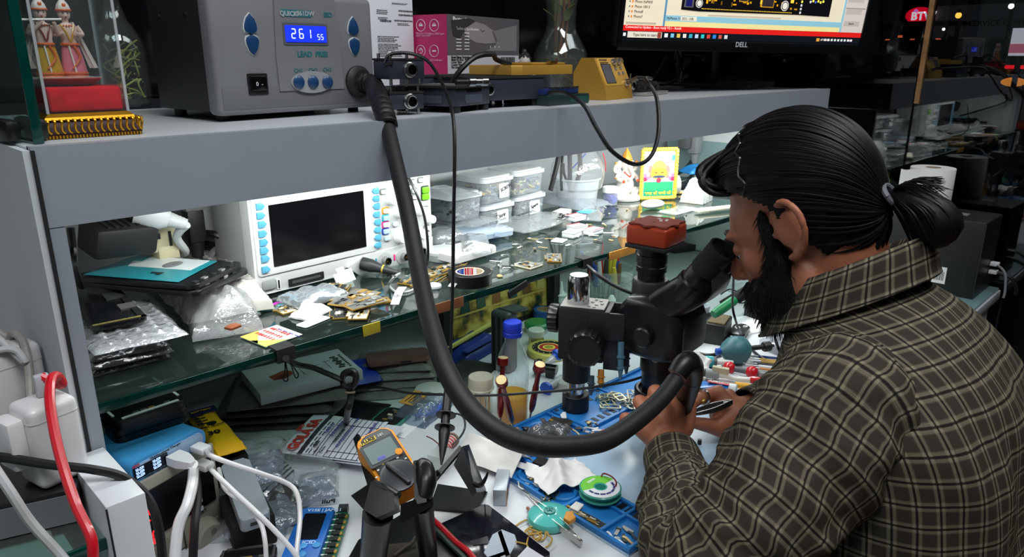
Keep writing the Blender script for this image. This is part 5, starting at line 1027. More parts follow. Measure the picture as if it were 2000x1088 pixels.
# ON THE DESK: mat, microscope, bottle, small tools
def frame2(A,B,z):
 d=B-A;return TR(V((A.x,A.y,z)))@RZ(math.atan2(d.y,d.x)),d.length
MBL=mt((30,118,190),.45,var=.05,vscale=30);MPALE=mt((176,200,220),.25,var=.05,vscale=12);MDK=mt((14,40,74),.5)
mat_=thing('repair_mat','pale blue silicone repair mat with raised bright blue parts trays','work mat',at(1200,900,T)+EPS)
I0=TR(-mat_.location)
A_,B_=at(990,940,T),at(1228,1090,T);C_=at(1440,905,T)+V((.10,.012,0));D_=V((1.075,.700,T));E_=at(978,862,T)+V((-.005,0,0))
poly=[(p.x-mat_.location.x,p.y-mat_.location.y)for p in(B_,C_,D_,E_,A_)]
b=MB(MPALE);b.prism(poly,0,.004,bev=.001);b.build('sheet',mat_)
F1,L1=frame2(A_,B_,T);b=MB(MBL,I0@F1);Wd=.078;hw=.0115
b.box((L1/2-.01,Wd/2,.0055),(L1+.02,Wd,.0025))
for y in(.0025,Wd-.0025):b.box((L1/2-.01,y,.0078),(L1+.02,.005,.0075),bev=.0012)
for x in(-.018,.055,.105,.17,L1-.003):b.box((x,Wd*.5,.0078),(.005,Wd-.004,.0075),bev=.0012)
b.box((.185,Wd*.68,.0078),(.165,.0045,.0072),bev=.001);b.build('parts_tray',mat_)
b=MB(mt((10,14,22),.5),I0@F1)
for i in range(11):b.box((.112+i*.0135,Wd*.845,.0072),(.0085,.014,.0012))
b.build('slots',mat_)
b=MB(MBL,I0@F1);b.tor((.022,Wd*.4,.0078),.021,.003,n=32);b.tor((.08,Wd*.38,.0078),.017,.003,n=28);b.build('round_tray',mat_)
Fu,Lu=frame2(V((E_.x,E_.y-.105,T)),V((1.06,.605,T)),T);b=MB(MBL,I0@Fu)
b.box((Lu*.5,.055,.007),(Lu,.105,.006))
for y in(.003,.107):b.box((Lu/2,y,.009),(Lu,.006,.012),bev=.0015)
for x in(.003,.105,.235,Lu-.003):b.box((x,.055,.009),(.006,.104,.012),bev=.0015)
b.box((.17,.060,.0115),(.115,.082,.0075),bev=.0015);b.build('parts_tray',mat_)
b=MB(mt((12,30,60),.5),I0@Fu)
for i in range(7):b.box((.125+i*.0145,.032,.0156),(.007,.013,.0008))
for i in range(5):b.box((.13+i*.0145,.088,.0156),(.006,.018,.0008))
for p in((.118,.024),(.222,.024),(.118,.096),(.222,.096)):b.cyl((p[0],p[1],.0152),(p[0],p[1],.0158),.004,n=14)
b.build('slots',mat_)
b=MB(MBL,I0@Fu);b.tor((.052,.056,.0112),.036,.0045,n=36);b.build('round_tray',mat_)
GA='small parts in the mat trays'
for i,(px,py,lf)in enumerate(((1030,945,.007),(1022,955,.007),(1038,938,.007),(1048,948,.008),(1015,950,.009),(1045,960,.007),(1068,948,.01),(1196,1050,.008),(1206,1040,.008),(1218,1052,.008),(1232,1060,.008),(1210,1060,.008),(1225,1036,.008),(1240,1050,.008),(1085,820,.017),(1100,812,.017),(1155,838,.017),(1165,830,.017),(1150,826,.017),(1172,842,.017),(1145,845,.017),(1130,838,.0165),(1158,850,.016),(1120,790,.011),(1142,776,.011),(1155,768,.011))):
 bit('tray_part',i,'tiny loose phone part in a blue mat tray',px,py,T+lf,GA)
for i in range(34):
 rnd_=random.Random(500+i);px,py=rnd_.uniform(1178,1262),rnd_.uniform(758,803)
 if py<775-(px-1178)*.15+4 or py>812-(1262-px)*.12:py=782
 b=MB(mt((206,202,190),.25,1.0)if i%3 else mt((226,220,180),.3,.8));w,d,t_=rnd_.uniform(.016,.034),rnd_.uniform(.010,.02),.0022
 for q in(((0,d/2,0),(w,t_,.0008)),((0,-d/2,0),(w,t_,.0008)),((w/2,0,0),(t_,d,.0008)),((-w/2,0,0),(t_,d,.0008)),((w*.1,0,0),(t_*.8,d,.0008))):b.box(*q)
 one(b,'metal_lattice','etched silver shield frame in the heap beside the bent fingers','shield frame',at(px,py,T+.0125)+V((0,0,.0012+.0011*(i//3))),rnd_.uniform(0,3),'heap of silver shield frames',rot=(rnd_.uniform(-.08,.08),rnd_.uniform(-.08,.08),rnd_.uniform(0,3)))
one(MB(mt((196,40,50),.5)).box((0,0,.001),(.02,.006,.002)),'red_strip','small red strip lying in the upper blue tray','part',at(1186,802,T+.0115)+EPS,.6)
# dark wet heap of flex parts with clear bag on the mat corner
HG='dark flex parts heaped on the mat corner'
for i in range(26):
 rnd_=random.Random(900+i);px,py=rnd_.uniform(985,1092),rnd_.uniform(836,872)
 if py>846+(px-985)*.28:py=850
 w,d=rnd_.uniform(.014,.04),rnd_.uniform(.006,.015);m_=[mt((20,20,22),.25),mt((46,42,38),.35),mt((70,64,52),.4,.4),mt((28,30,30),.5)][i%4];ph=rnd_.uniform(0,6)
 b=MB(m_);b.sheet(lambda u,v:((u-.5)*w,(v-.5)*d+.004*math.sin(u*4+ph),.004*math.sin(u*5+ph)+.004),9,2,.0007)
 if i%2:b.box((w*.4,0,.004),(.006,.005,.002),PCBC[i%4])
 one(b,'flex_part','dark glossy flex part in the heap below the red screwdrivers','flex cable',at(px,py,T+.015)+V((0,0,.0008*(i%9))),rnd_.uniform(0,3),HG,rot=(rnd_.uniform(-.25,.25),rnd_.uniform(-.25,.25),rnd_.uniform(0,3)))
one(pillow(.058,.04,.008,.007,33,clear((226,228,230),.14,.1,1.5,body=(180,184,188),bump=1,bscale=90),22,40),'clear_bag','crumpled glossy clear bag on top of the dark flex heap','bag',at(1073,852,T+.026),-.2)
o=thing('camera_cover','dark grey square metal plate with ribbed flex in the round tray','metal plate',at(1090,831,T+.02),.35);MB(mt((66,64,62),.35,.4)).prism(rrect(.042,.036,.004),0,.002,bev=.0006).build('plate',o);MB(mt((20,20,22),.4)).sheet(lambda u,v:(-.03+u*.02,(v-.5)*.012+.01,.002*math.sin(u*8)),6,1,.001).build('flex',o)
cable('flex_lead','thin beaded flex lead curling round in the upper blue tray',[at(1098,842,T+.016),at(1110,836,T+.019),at(1120,840,T+.019),at(1130,848,T+.017),at(1134,856,T+.014)],.0016,mt((150,140,110),.4,.4),cat='flex cable')
cable('pink_flex','short pinkish flex ribbon lying across the mat tray edge',[at(1133,861,T+.018),at(1148,862,T+.02),at(1160,855,T+.021),at(1172,845,T+.021),at(1180,840,T+.02)],.0022,mt((226,140,110),.4),cat='flex cable')
pcb('phone_board','long thin dark board with gold end lying in the middle tray',at(1143,1012,T+.0075),F1.to_euler().z+.12,.062,.014,41,0,1,.002,None,0,dens=1.5)
one(MB(mt((226,222,214),.4)).prism([(-.009,-.006),(.008,-.007),(.01,.005),(-.006,.007)],0,.002,bev=.0005),'shield_plate','pale metal shield plate on the end of the long thin board','metal shield',at(1126,991,T+.0118),.3)
pcb('phone_board','small green blue board in the tray under the tissue',at(1072,972,T+.0085),.4,.034,.02,42,5,3,.0016)
one(MB(mt((236,236,232),.4)).prism([(-.028,-.005),(-.004,-.005),(-.004,-.008),(.004,-.008),(.004,-.004),(.028,-.004),(.028,.006),(.01,.006),(.01,.009),(-.01,.009),(-.01,.005),(-.028,.005)],0,.0015),'white_flex','white shaped plastic strip standing over the lower tray edge','bracket',at(1035,916,T+.014),F1.to_euler().z+.25,rot=(.3,0,F1.to_euler().z+.25))
one(MB(MATTE).box((0,0,.003),(.032,.02,.006),bev=.001),'black_block','black block beside the tissue on the mat','part',at(1062,903,T+.008),.2)
def tissue(w,d,seed,peak):
 return MB(mt((232,230,226),.85,bump=.2,bscale=300)).sheet(lambda u,v:((u-.5)*w+.006*noise.noise(V((v*5,seed,2))),(v-.5)*d+.005*noise.noise(V((u*5,seed,7))),.003+peak*math.exp(-((u-.42-.3*(v-.5))/.13)**2)*(.4+.6*v)+.004*(noise.noise(V((u*6,v*6,seed)))+.7)),26,20,.0008)
one(tissue(.082,.062,3,.024),'tissue','crumpled white tissue on the mat behind the green solder reel','tissue',at(1098,936,T+.012),-.3)
GRL=mt((70,176,160),.35,coat=.2)
o=thing('solder_reel','flat green and white labelled solder reel standing on the mat slots','reel',at(1172,966,T+.013)+EPS,.3);GT=clear((120,210,190),.55,.2,.8,body=(90,190,170))
b=MB(GT);b.lathe([(.0085,0),(.027,0),(.028,.001),(.028,.0022),(.024,.003),(.024,.0085),(.028,.0092),(.028,.0108),(.027,.0115),(.0085,.0115)],n=40,cap=(False,False));b.lathe([(.0085,0),(.0085,.0115),(.0072,.0115),(.0072,.0005)],n=28,cap=(False,True),mat=GRL);b.build('reel',o)
b=MB(mt((120,206,70),.5));ar=lambda a0,a1,r0,r1,z:[(r*math.cos(a),r*math.sin(a))for r,rng in((r0,[a0+(a1-a0)*i/20 for i in range(21)]),(r1,[a1-(a1-a0)*i/20 for i in range(21)]))for a in rng]
b.prism(ar(R(-20),R(140),.0092,.0258,0),.0116,.0119);b.prism(ar(R(140),R(340),.0092,.0258,0),.0116,.0119,mt((232,234,238),.5));lb=b.build('label',o)
b=MB(mt((50,60,120),.5))
for i in range(7):a=R(160+i*26);b.box((.018*math.cos(a),.018*math.sin(a),.0121),(.003,.007,.0004),rot=a)
b.build('label_print',lb);b=MB(WHITE);[b.box((.002+.0035*i,.0175-.001*i,.0121),(.0024,.004,.0004))for i in range(4)];b.build('label_lettering',lb)
cable('thin_wire','thin red and black wire curling up from the green solder reel',[at(1198,956,T+.02),at(1204,944,T+.03),at(1196,932,T+.034),at(1180,925,T+.03),at(1174,931,T+.026)],.0011,mt((120,30,30),.4),cat='wire')
o=thing('flux_disc','round glossy teal flux tin with a domed lid in front of the mat','tin',at(1073,1019,T)+EPS);TQ=mt((92,196,186),.2,coat=.5)
b=MB(TQ);b.lathe([(.026,0),(.0285,.003),(.029,.007),(.027,.011),(.020,.0145),(.012,.016),(.0105,.0152),(.0095,.0152),(.0005,.0155)],n=44);b.build('body',o);b=MB(mt((50,140,136),.25));b.lathe([(.0078,.0156),(.0075,.0172),(.0005,.0176)],n=24);b.box((0,0,.018),(.008,.0018,.0012));b.box((0,0,.018),(.0018,.008,.0012));b.build('centre_boss',o)
def tweezers(name,label,A,B,spread,mat,curve=0.0,group=None,tipw=.0012):
 d=B-A;L=d.length;o=thing(name,label,'tweezers',A,0,group);q=d.to_track_quat('X','Z');o.rotation_mode='QUATERNION';o.rotation_quaternion=q
 for sg in(-1,1):
  b=MB(mat);n=16;rs=[]
  for i in range(n+1):
   t=i/n;w=.0045*(1-.8*t**2)+tipw*.2;off=sg*(spread*math.sin(PI*min(1,t*1.05))*.5+.0006);z=curve*max(0,t-.6)**2
   rs.append([V((t*L,off-.0005,z-w)),V((t*L,off+.0005,z-w)),V((t*L,off+.0005,z+w)),V((t*L,off-.0005,z+w))])
  b.ring(rs);b.build('arm',o)
 MB(mat).box((.006,0,0),(.016,.004,.008),bev=.001).build('joint',o);return o
tweezers('tweezers','bright steel tweezers lying by the teal tin, tips on the mat',at(1134,1060,T+.008),at(1028,966,T+.016),.009,mt((196,194,190),.22,1.0))
one(MB(mt((226,156,70),.5)).prism([(-.010,-.006),(.002,-.008),(.011,.002),(.006,.008),(-.008,.004)],0,.006,bev=.001),'orange_flex','orange plastic tip sticking out beside the teal tin','part',at(1112,1015,T+.012),.2)
cable('thin_wire','bundle of thin pinkish wires behind the teal tin',[at(1030,992,T+.004),at(1038,1000,T+.006),at(1046,1008,T+.008)],.0022,mt((170,110,96),.5),cat='wire')
RBND=mt((196,156,70),.5)
for i,(px,py,r,s)in enumerate(((1018,1040,.014,1.4),(1040,1052,.013,.8),(1052,1046,.012,1.0),(1054,1062,.012,1.5),(1030,1062,.014,.6))):
 b=MB(RBND);b.tube([V((r*(1+.25*math.sin(a*3+i))*math.cos(a)*s,r*(1+.2*math.cos(a*2+i))*math.sin(a),.0022+.0016*math.sin(a*2+i)+.001*i))for a in[k*2*PI/18 for k in range(19)]],.0011,None,7,3);one(b,'rubber_band','twisted tan rubber band in the tangle on the white desk','rubber band',at(px,py,T)+EPS,i*1.1,'rubber bands tangled in front of the teal tin')
# white tissue box wedge and its printed blue box
A0,A1=at(918,905,T),at(1008,975,T)
o=thing('paper_roll','white folded paper wrapper lying behind the black phone stand','paper',at(966,910,T)+EPS,R(-80))
b=MB(mt((230,228,222),.8,bump=.15,bscale=250));b.sheet(lambda u,v:((u-.5)*.098,(v-.5)*.054,.034*(1-abs(v-.5)*1.6)+.006*noise.noise(V((u*4,v*4,3)))+.004),20,14,.0012);b.build('sheet',o)
o=thing('small_carton','small silver and blue printed carton end beside the paper wrapper','box',at(980,967,T)+EPS,R(40));MB(mt((180,188,196),.35,.3)).box((0,0,.012),(.052,.018,.024),bev=.001).build('carton',o)
b=MB(INK);fineprint(b,-.022,.0215,.026,.018,5,-.0093,INK,21);b.build('print',o);b=MB(mt((30,70,170),.4));fineprint(b,.004,.0175,.020,.011,2,-.0093,None,4);b.build('print',o);b=MB(mt((226,150,100),.5));b.box((-.0245,-.0093,.012),(.004,.0005,.022));b.build('colour_stripe',o)
one(MB(mt((214,212,212),.6)).box((0,0,.014),(.035,.03,.028),bev=.001),'white_cube_box','small white cardboard box beneath the bend of the air hose','box',at(996,893,T)+EPS,.5)
for i in range(8):one(MB(MATTE).sheet(lambda u,v:((u-.5)*.04,(v-.5)*.009,.003*math.sin(u*4+i)+.004),8,1,.0008),'flex_strip','black ribbed flex strip by the small white box','flex cable',at(955+(i*13)%45,868+(i*7)%22,T+.001*i)+EPS,-.7+.3*i,'black flex strips by the white box')
# bottle with amber liquid
o=thing('plastic_bottle','clear plastic bottle of amber liquid with a blue screw cap','bottle',at(1001,822,T)+EPS);PET=clear((242,246,248),.06,.04,1.2)
pr_=[(.020,0),(.0245,.003),(.0255,.01),(.0255,.055),(.0245,.058),(.0255,.061),(.0265,.085),(.0262,.1),(.022,.118),(.0155,.133),(.0125,.140),(.0125,.146),(.0148,.147),(.0148,.149),(.0125,.150)]
b=MB(PET);b.lathe(pr_,n=44,cap=(True,False));b.build('bottle',o)
b=MB(clear((255,214,70),.34,.05,.7,body=(255,200,10)));b.lathe([(.001,.0025),(.0205,.003),(.0246,.01),(.0246,.05),(.001,.0505)],n=36);b.build('liquid',o)
b=MB(mt((26,50,170),.35));b.lathe([(.0158,.1495),(.0158,.156),(.0148,.1565),(.0150,.157),(.0152,.170),(.0138,.1725),(.0005,.173)],n=44,wob=lambda a:1+.012*math.cos(30*a));b.build('screw_cap',o)
# toothpick pot
o=thing('toothpick_pot','clear cylindrical pot of toothpicks with a frosted lid','toothpick holder',at(940,806,T)+EPS)
b=MB(clear((244,244,240),.10,.1,.9));b.lathe([(.018,0),(.019,.002),(.019,.048)],n=32);b.build('pot',o);b=MB(clear((240,236,224),.6,.25,.7,body=(232,224,204)));b.lathe([(.0215,.044),(.0225,.046),(.021,.048),(.021,.064),(.020,.066),(.0005,.0665)],n=32);b.build('lid',o)
WDN=mt((220,186,130),.6)
for i in range(46):
 rnd_=random.Random(i);a,r=rnd_.uniform(0,6.28),.0155*math.sqrt(rnd_.random());a2=a+rnd_.uniform(-.5,.5)
 one_=MB(WDN).cyl((r*math.cos(a),r*math.sin(a),.003),(r*math.cos(a2),r*math.sin(a2),.057),.0009,n=5);one_.build('toothpick',None,loc=o.location,label='thin wooden toothpick standing inside the clear pot',cat='toothpick',group='toothpicks in the clear pot')
# red screwdrivers
RD=mt((120,22,22),.28,.55,coat=.3)
def screwdriver(label,tip,top,k=1.0,disc=(226,206,150)):
 d=top-tip;L=d.length;o=thing('precision_screwdriver',label,'screwdriver',tip,0,'red precision screwdrivers');o.rotation_mode='QUATERNION';o.rotation_quaternion=d.to_track_quat('Z','Y')
 MB(STEEL).cyl((0,0,0),(0,0,.022),.0012,.0018,n=10).build('blade',o)
 b=MB(RD);b.lathe([(.0022,.02),(.0042,.026),(.0052,.036),(.0050,L*.62),(.0040,L*.66),(.0036,L*.9),(.0038,L-.012)],n=24,wob=lambda a:1+.04*math.cos(8*a));b.build('handle',o)
 b=MB(RD);b.lathe([(.0040,L-.013),(.0088,L-.011),(.0090,L-.002),(.0084,L)],n=28);b.build('swivel_cap',o);MB(mt(disc,.4,.3)).cyl((0,0,L),(0,0,L+.0006),.0076,n=24).build('cap_disc',o)
screwdriver('red screwdriver standing upright nearest the toothpick pot',at(976,838,T+.003),at(976,838,T+.003)+V((.012,.004,.118)))
screwdriver('red screwdriver leaning with a cream disc cap, before the amber bottle',at(1003,836,T+.003),atd(979,742,1.035))
screwdriver('red screwdriver leaning away at the far side of the amber bottle',at(1034,822,T+.004),atd(1055,712,1.115))
# things behind the bottle
o=thing('speaker_stand','dark grey upright device with slanted flip top behind the bottle','stand',at(985,722,T)+V((.0,.0,.0005)),R(8));SLT=mt((64,70,72),.45)
b=MB(SLT);b.box((0,0,.06),(.032,.045,.12),bev=.008,seg=3)
for i in range(3):b.box((-.0165,-.012+i*.012,.06),(.001,.005,.1),MATTE)
b.build('body',o);b=MB(SLT);b.M=TR((.022,-.005,.117))@RY(.12);b.box((0,0,0),(.05,.035,.006),bev=.002);b.build('flip_top',o)
o=thing('blue_tape_roll','roll of blue tape standing behind the green lid','tape',at(1064,622,T)+V((.0,.0,.0004)));b=MB(mt((34,84,150),.45));b.lathe([(.018,0),(.026,0),(.026,.022),(.018,.022)],n=36,cap=(False,False));b.build('tape',o);b=MB(mt((190,166,126),.6));b.lathe([(.018,.0),(.018,.0222),(.0165,.0222),(.0165,.0)],n=30,cap=(False,False));b.build('core',o)
o=thing('flux_pot','round green glossy lid behind the small white jar','pot',at(1049,648,T)+EPS);MB(mt((210,214,210),.5)).lathe([(.024,0),(.025,.012)],n=32).build('pot',o);MB(mt((26,130,70),.25,coat=.3)).lathe([(.028,.0125),(.028,.02),(.024,.0235),(.0005,.024)],n=36).build('lid',o)
o=thing('small_jar','small white capped jar with yellow black label beside the round tin','jar',at(1047,672,T)+EPS);MB(mt((226,206,130),.5)).lathe([(.0145,0),(.0155,.001),(.0155,.018)],n=30).build('jar',o);MB(mt((222,222,216),.4)).lathe([(.0170,.0182),(.0170,.031),(.0155,.0325),(.0005,.033)],n=30).build('lid',o);b=MB(INK)
for i in range(10):a=R(190+i*14);b.box((.0157*math.cos(a),.0157*math.sin(a),.011),(.0004,.0022,.006),rot=a)
b.build('label_print',o)
o=thing('round_tin','flat yellow tin with red and black ringed lid','tin',at(1072,692,T)+V((0,0,.0005)));YT=mt((200,192,96),.35,.2);MB(YT).lathe([(.040,0),(.042,.001),(.042,.008)],n=44).build('tin',o);b=MB(YT);b.lathe([(.0432,.0082),(.0432,.0135),(.042,.0145),(.0005,.0147)],n=44);ld=b.build('lid',o)
b=MB();
for r0,r1,c,z in((.0,.009,(150,150,60),.0152),(.009,.0125,(236,200,90),.0151),(.0125,.0195,(176,36,30),.015),(.0195,.0225,(240,206,120),.0150),(.0225,.034,(34,32,30),.0149)):b.lathe([(max(r0,.0003),z),(r1,z)],n=40,mat=mt(c,.4),cap=(False,False))
for i in range(16):a=i*2*PI/16;b.cyl((.031*math.cos(a),.031*math.sin(a),.0151),(.031*math.cos(a),.031*math.sin(a),.0153),.0012,mat=mt((230,220,180),.5),n=8)
b.build('lid_print',ld)
SYC=mt((26,80,200),.35)
def syringe(label,A,B,caps=1):
 d=B-A;L=d.length;o=thing('syringe',label,'syringe',A,0,'flux syringes');o.rotation_mode='QUATERNION';o.rotation_quaternion=d.to_track_quat('Z','Y')
 MB(clear((236,240,244),.25,.1,1)).lathe([(.0065,0),(.0068,.002),(.0068,L-.01),(.003,L-.004),(.0022,L)],n=24).build('barrel',o);MB(mt((190,190,186),.4)).cyl((0,0,.006),(0,0,L*.55),.006,n=20).build('paste',o)
 b=MB(SYC);b.lathe([(.0115,-.008),(.0115,-.002),(.0075,0),(.007,.004)],n=24,wob=lambda a:1+.05*math.cos(8*a));b.build('end_cap',o);return o
syringe('clear syringe with a blue collar lying behind the red screwdriver',at(1085,696,T+.024),at(1062,715,T+.012));syringe('clear syringe with a big blue cap in front, pointing to the column',at(1070,757,T+.010),at(1103,735,T+.010))
o=thing('clamp_knob','black clamp screw with star shaped knob beside the syringes','knob',at(1075,738,T)+V((0,0,.018)),.4);b=MB(GLOSS);b.cyl((0,-.012,0),(0,.02,0),.009,n=18);b.lathe([(.014,.0),(.015,.002),(.015,.008),(.013,.010)],(0,.02,0),(0,1,0),n=30,wob=lambda a:1+.13*math.cos(5*a));b.build('knob',o);MB(GLOSS).box((0,0,-.006),(.012,.018,.022),bev=.003).build('bracket',o)
one(MB(clear((240,232,226),.3,.2,.8)).lathe([(.016,0),(.017,.002),(.017,.012)],n=28),'clear_pot','small clear pot with reddish base behind the microscope column','pot',at(1107,757,T)+EPS)
o=thing('nozzle_bottle','white bottle with a pointed nozzle standing behind the column','bottle',at(1095,617,T)+EPS);b=MB(mt((214,224,222),.35));b.lathe([(.013,0),(.014,.002),(.014,.028),(.012,.033),(.009,.036)],n=28);b.build('bottle',o);b=MB(mt((222,230,228),.35));b.lathe([(.0125,.0362),(.0125,.048),(.0115,.05),(.0145,.0505),(.0145,.053),(.009,.054),(.0055,.062),(.003,.078),(.0022,.082)],n=28);b.build('nozzle_cap',o)
o=thing('tool_bucket','clear plastic bucket full of coloured tools under the glass shelf','bucket',at(1192,612,T)+V((.02,.03,.0005)));bk=o
b=MB(clear((232,238,236),.22,.1,1.0,body=(200,206,204)));pr_=[(.050,0),(.052,.004),(.058,.045),(.0592,.046),(.062,.098),(.064,.100),(.064,.104)];b.lathe(pr_,n=44,cap=(True,False));b.tor((0,0,.05),.0592,.0012,n=40);b.tor((0,0,.075),.061,.001,n=40);b.build('bucket',o)
for i in range(16):
 rnd_=random.Random(70+i);a=rnd_.uniform(0,6.28);r=rnd_.uniform(.008,.036);c=[(196,40,40),(40,70,150),(220,190,60),(60,60,62),(120,80,50),(200,200,200)][i%6];L=rnd_.uniform(.11,.14);a2=a+rnd_.uniform(-.4,.4)
 t=thing('hand_tool','coloured tool handle sticking up in the clear bucket','tool',bk.location,0,'tools in the clear bucket');p0=V((r*math.cos(a),r*math.sin(a),.006));p1=V(((r+.008)*math.cos(a2),(r+.008)*math.sin(a2),L));pm=p0+(p1-p0)*.5
 MB(STEEL).cyl(p0,pm,.002,n=8).build('shaft',t);b=MB(mt(c,.4));dd=(p1-pm);b.tube([pm,pm+dd*.2,pm+dd*.7,p1],[.0035,.0062,.0055,.0038],None,10,4);b.build('handle',t)
one(MB(mt((190,176,70),.4,.2)).lathe([(.02,0),(.021,.002),(.021,.03),(.019,.032),(.001,.0325)],n=28),'yellow_tin','small yellow capped pot behind the clear tool bucket','pot',at(1236,590,T)+V((.02,.03,.0005)))
o=thing('white_pot','white round pot partly hidden behind the microscope camera neck','pot',at(1238,600,T)+V((.03,.06,.0005)));MB(WHITE).lathe([(.022,0),(.023,.002),(.023,.05)],n=28).build('pot',o);MB(WHITE).lathe([(.0245,.0502),(.0245,.062),(.0005,.0625)],n=28).build('lid',o)
one(MB(mt((226,232,230),.35)).lathe([(.012,0),(.012,.02),(.009,.05),(.004,.058)],n=24),'glue_nozzle','white bullet shaped cap behind the focus block','cap',at(1193,625,T)+V((0,0,.0004)))
# painting leaning on the wall below the glass shelf
pA,pB=aty(880,690,1.225),aty(1062,610,1.225);xa,xb=aty(876,620,1.07).x,aty(1076,570,1.07).x
o=thing('wall_picture','dark framed old gold painting of figures leaning under the glass shelf','picture',V((xa,1.07,T+.0005)),0,rot=(R(-3),0,0));wP,hP=xb-xa,.205
def gold_paint():
 m=bpy.data.materials.new('old_gold_print');m.use_nodes=True;nt=m.node_tree;bs=nt.nodes['Principled BSDF'];tc=nt.nodes.new('ShaderNodeTexCoord');n1=nt.nodes.new('ShaderNodeTexNoise');n1.inputs['Scale'].default_value=28;n1.inputs['Detail'].default_value=6;rp=nt.nodes.new('ShaderNodeValToRGB');e=rp.color_ramp.elements
 e[0].position=.36;e[0].color=L3((22,52,44));e[1].position=.62;e[1].color=L3((226,200,104));x=e.new(.45);x.color=L3((140,116,46));x=e.new(.53);x.color=L3((200,168,70))
 nt.links.new(tc.outputs['Object'],n1.inputs['Vector']);nt.links.new(n1.outputs['Fac'],rp.inputs['Fac']);nt.links.new(rp.outputs['Color'],bs.inputs['Base Color']);bs.inputs['Roughness'].default_value=.45;return m
MB(gold_paint()).box((wP/2,.004,hP/2),(wP-.01,.004,hP-.01)).build('print',o)
b=MB(mt((20,18,14),.5))
for q in(((wP/2,.003,.005),(wP,.012,.010)),((wP/2,.003,hP-.005),(wP,.012,.010)),((.005,.003,hP/2),(.010,.012,hP)),((wP-.005,.003,hP/2),(.010,.012,hP))):b.box(*q)
b.build('frame',o)
b=MB();
for i,(x,h,c)in enumerate(((.05,.10,(34,70,62)),(.095,.11,(60,92,70)),(.14,.105,(150,96,40)),(.19,.12,(40,84,80)),(.235,.10,(120,84,40)),(.28,.12,(210,190,110)),(.325,.115,(90,84,44)))):
 m_=mt(c,.5);z0=.06;b.prism([(x-.013,z0),(x+.013,z0),(x+.008,z0+h*.55),(x+.011,z0+h*.72),(x,z0+h*.82),(x-.011,z0+h*.72),(x-.008,z0+h*.55)],0,.0006,m_,M=TR((0,.0016,0))@FRONT);b.cyl((x,.0016,z0+h*.9),(x,.001,z0+h*.9),.0075,mat=m_,n=14)
 b.tube([(x+.008,.001,z0+h*.7),(x+.02,.001,z0+h*.5),(x+.024,.001,z0+h*.75)],.0018,m_,6)
b.box((wP/2,.0015,.056),(wP-.02,.0006,.004),mt((210,180,90),.5));b.box((wP/2,.0015,hP-.02),(wP-.02,.0006,.003),mt((210,180,90),.5));b.build('painted_figures',o)
one(MB(mt((214,204,110),.5)).box((0,0,.0),(.18,.007,.007),bev=.001),'yellow_strip','pale yellow strip slanting below the old gold painting','strip',at(905,685,T+.035)+V((.03,.04,0)),.12,rot=(0,-.1,.12))
o=thing('blue_pouch','dark blue pouch lying below the yellow strip','pouch',at(925,700,T)+V((.02,.03,.0005)),.2);pillow(.14,.08,.022,.005,44,mt((26,50,130),.45),16,12).build('pouch',o);MB(mt((34,62,150),.45)).box((0,-.03,.026),(.12,.012,.003)).build('flap',o)
# microscope
mic=thing('microscope','black stereo microscope on a chrome column with a rust red camera on top','microscope',V((.84,.69,T+.0165)));Z0=mic.location.z;LO=mic.location
def W(p):return V(p)-LO
MK=mt((15,16,18),.32,bump=.03,bscale=500);MK2=mt((20,21,24),.5,bump=.06,bscale=600)
b=MB(MK2);b.lathe([(.021,0),(.022,.001),(.022,.026),(.021,.027)],n=32);b.build('base_collar',mic)
MB(mt((206,206,210),.1,1.0)).cyl((0,0,.004),(0,0,.19),.0145,n=36).build('column',mic)
b=MB(MK2);b.lathe([(.0165,.052),(.0225,.053),(.0225,.105)],n=36);b.build('column_sleeve',mic)
b=MB(mt((205,205,208),.12,1.0));b.lathe([(.0165,.178),(.0175,.180),(.0175,.216),(.0165,.224),(.0150,.228),(.0005,.2285)],n=36);b.build('column_cap',mic);MB(mt((206,208,210),.45)).cyl((0,0,.2285),(0,0,.2292),.0142,n=32).build('cap_disc',mic)
hd=V((.905,.572))-V((.84,.69));an=math.atan2(hd.y,hd.x);MR=RZ(an);arm=hd.length
def blk(x0,x1,y0,y1,z0,z1,name,mat=MK2,bev=.003):
 o=MB(mat,MR).box(((x0+x1)/2,(y0+y1)/2,(z0+z1)/2),(x1-x0,y1-y0,z1-z0),bev=bev).build(name,mic);return o
blk(-.026,.046,-.027,.027,.095,.183,'focus_block');blk(-.024,.045,-.0255,.0255,.183,.1845,'block_top',mt((150,148,142),.5),.0005)
b=MB(SIL,MR)
for i,p in enumerate(((.022,.004),(.03,-.008),(.034,.012),(.026,.016),(.038,-.002),(.02,-.018),(.028,-.02))):b.cyl((p[0],p[1],.1845),(p[0],p[1],.1862),.0026,n=10)
b.build('block_screw',mic)
b=MB(MK2,MR);b.box((arm*.5+.012,-.026,.158),(arm-.02,.005,.044),bev=.001);b.box((arm*.5+.012,.026,.158),(arm-.02,.005,.044),bev=.001);b.box((arm*.5+.012,0,.139),(arm-.02,.05,.005));b.box((.05,0,.158),(.008,.055,.046),bev=.001);b.build('bracket_arm',mic);
blk(.046,.075,-.024,.024,.085,.138,'rack_slide',mt((26,28,36),.4),.001)
def knob(c,ax,r,l,name='focus_knob'):
 b=MB(MK,MR);b.lathe([(r*.62,-.004),(r*.62,.0),(r,.002),(r,l-.003),(r*.93,l),(r*.80,l+.0005),(r*.78,l-.001),(.0005,l-.001)],c,ax,n=60,wob=lambda a:1+.022*(1 if math.cos(20*a)>0 else-1));b.build(name,mic)
knob((.022,-.030,.127),(0,-1,0),.0275,.03);knob((-.030,.006,.152),(-1,0,0),.023,.018,'clamp_knob')
MB(SIL,MR).lathe([(.0062,0),(.0062,.003),(.005,.004)],(arm*.94,-.034,.118),(0,-1,0),n=18).build('lock_screw',mic)
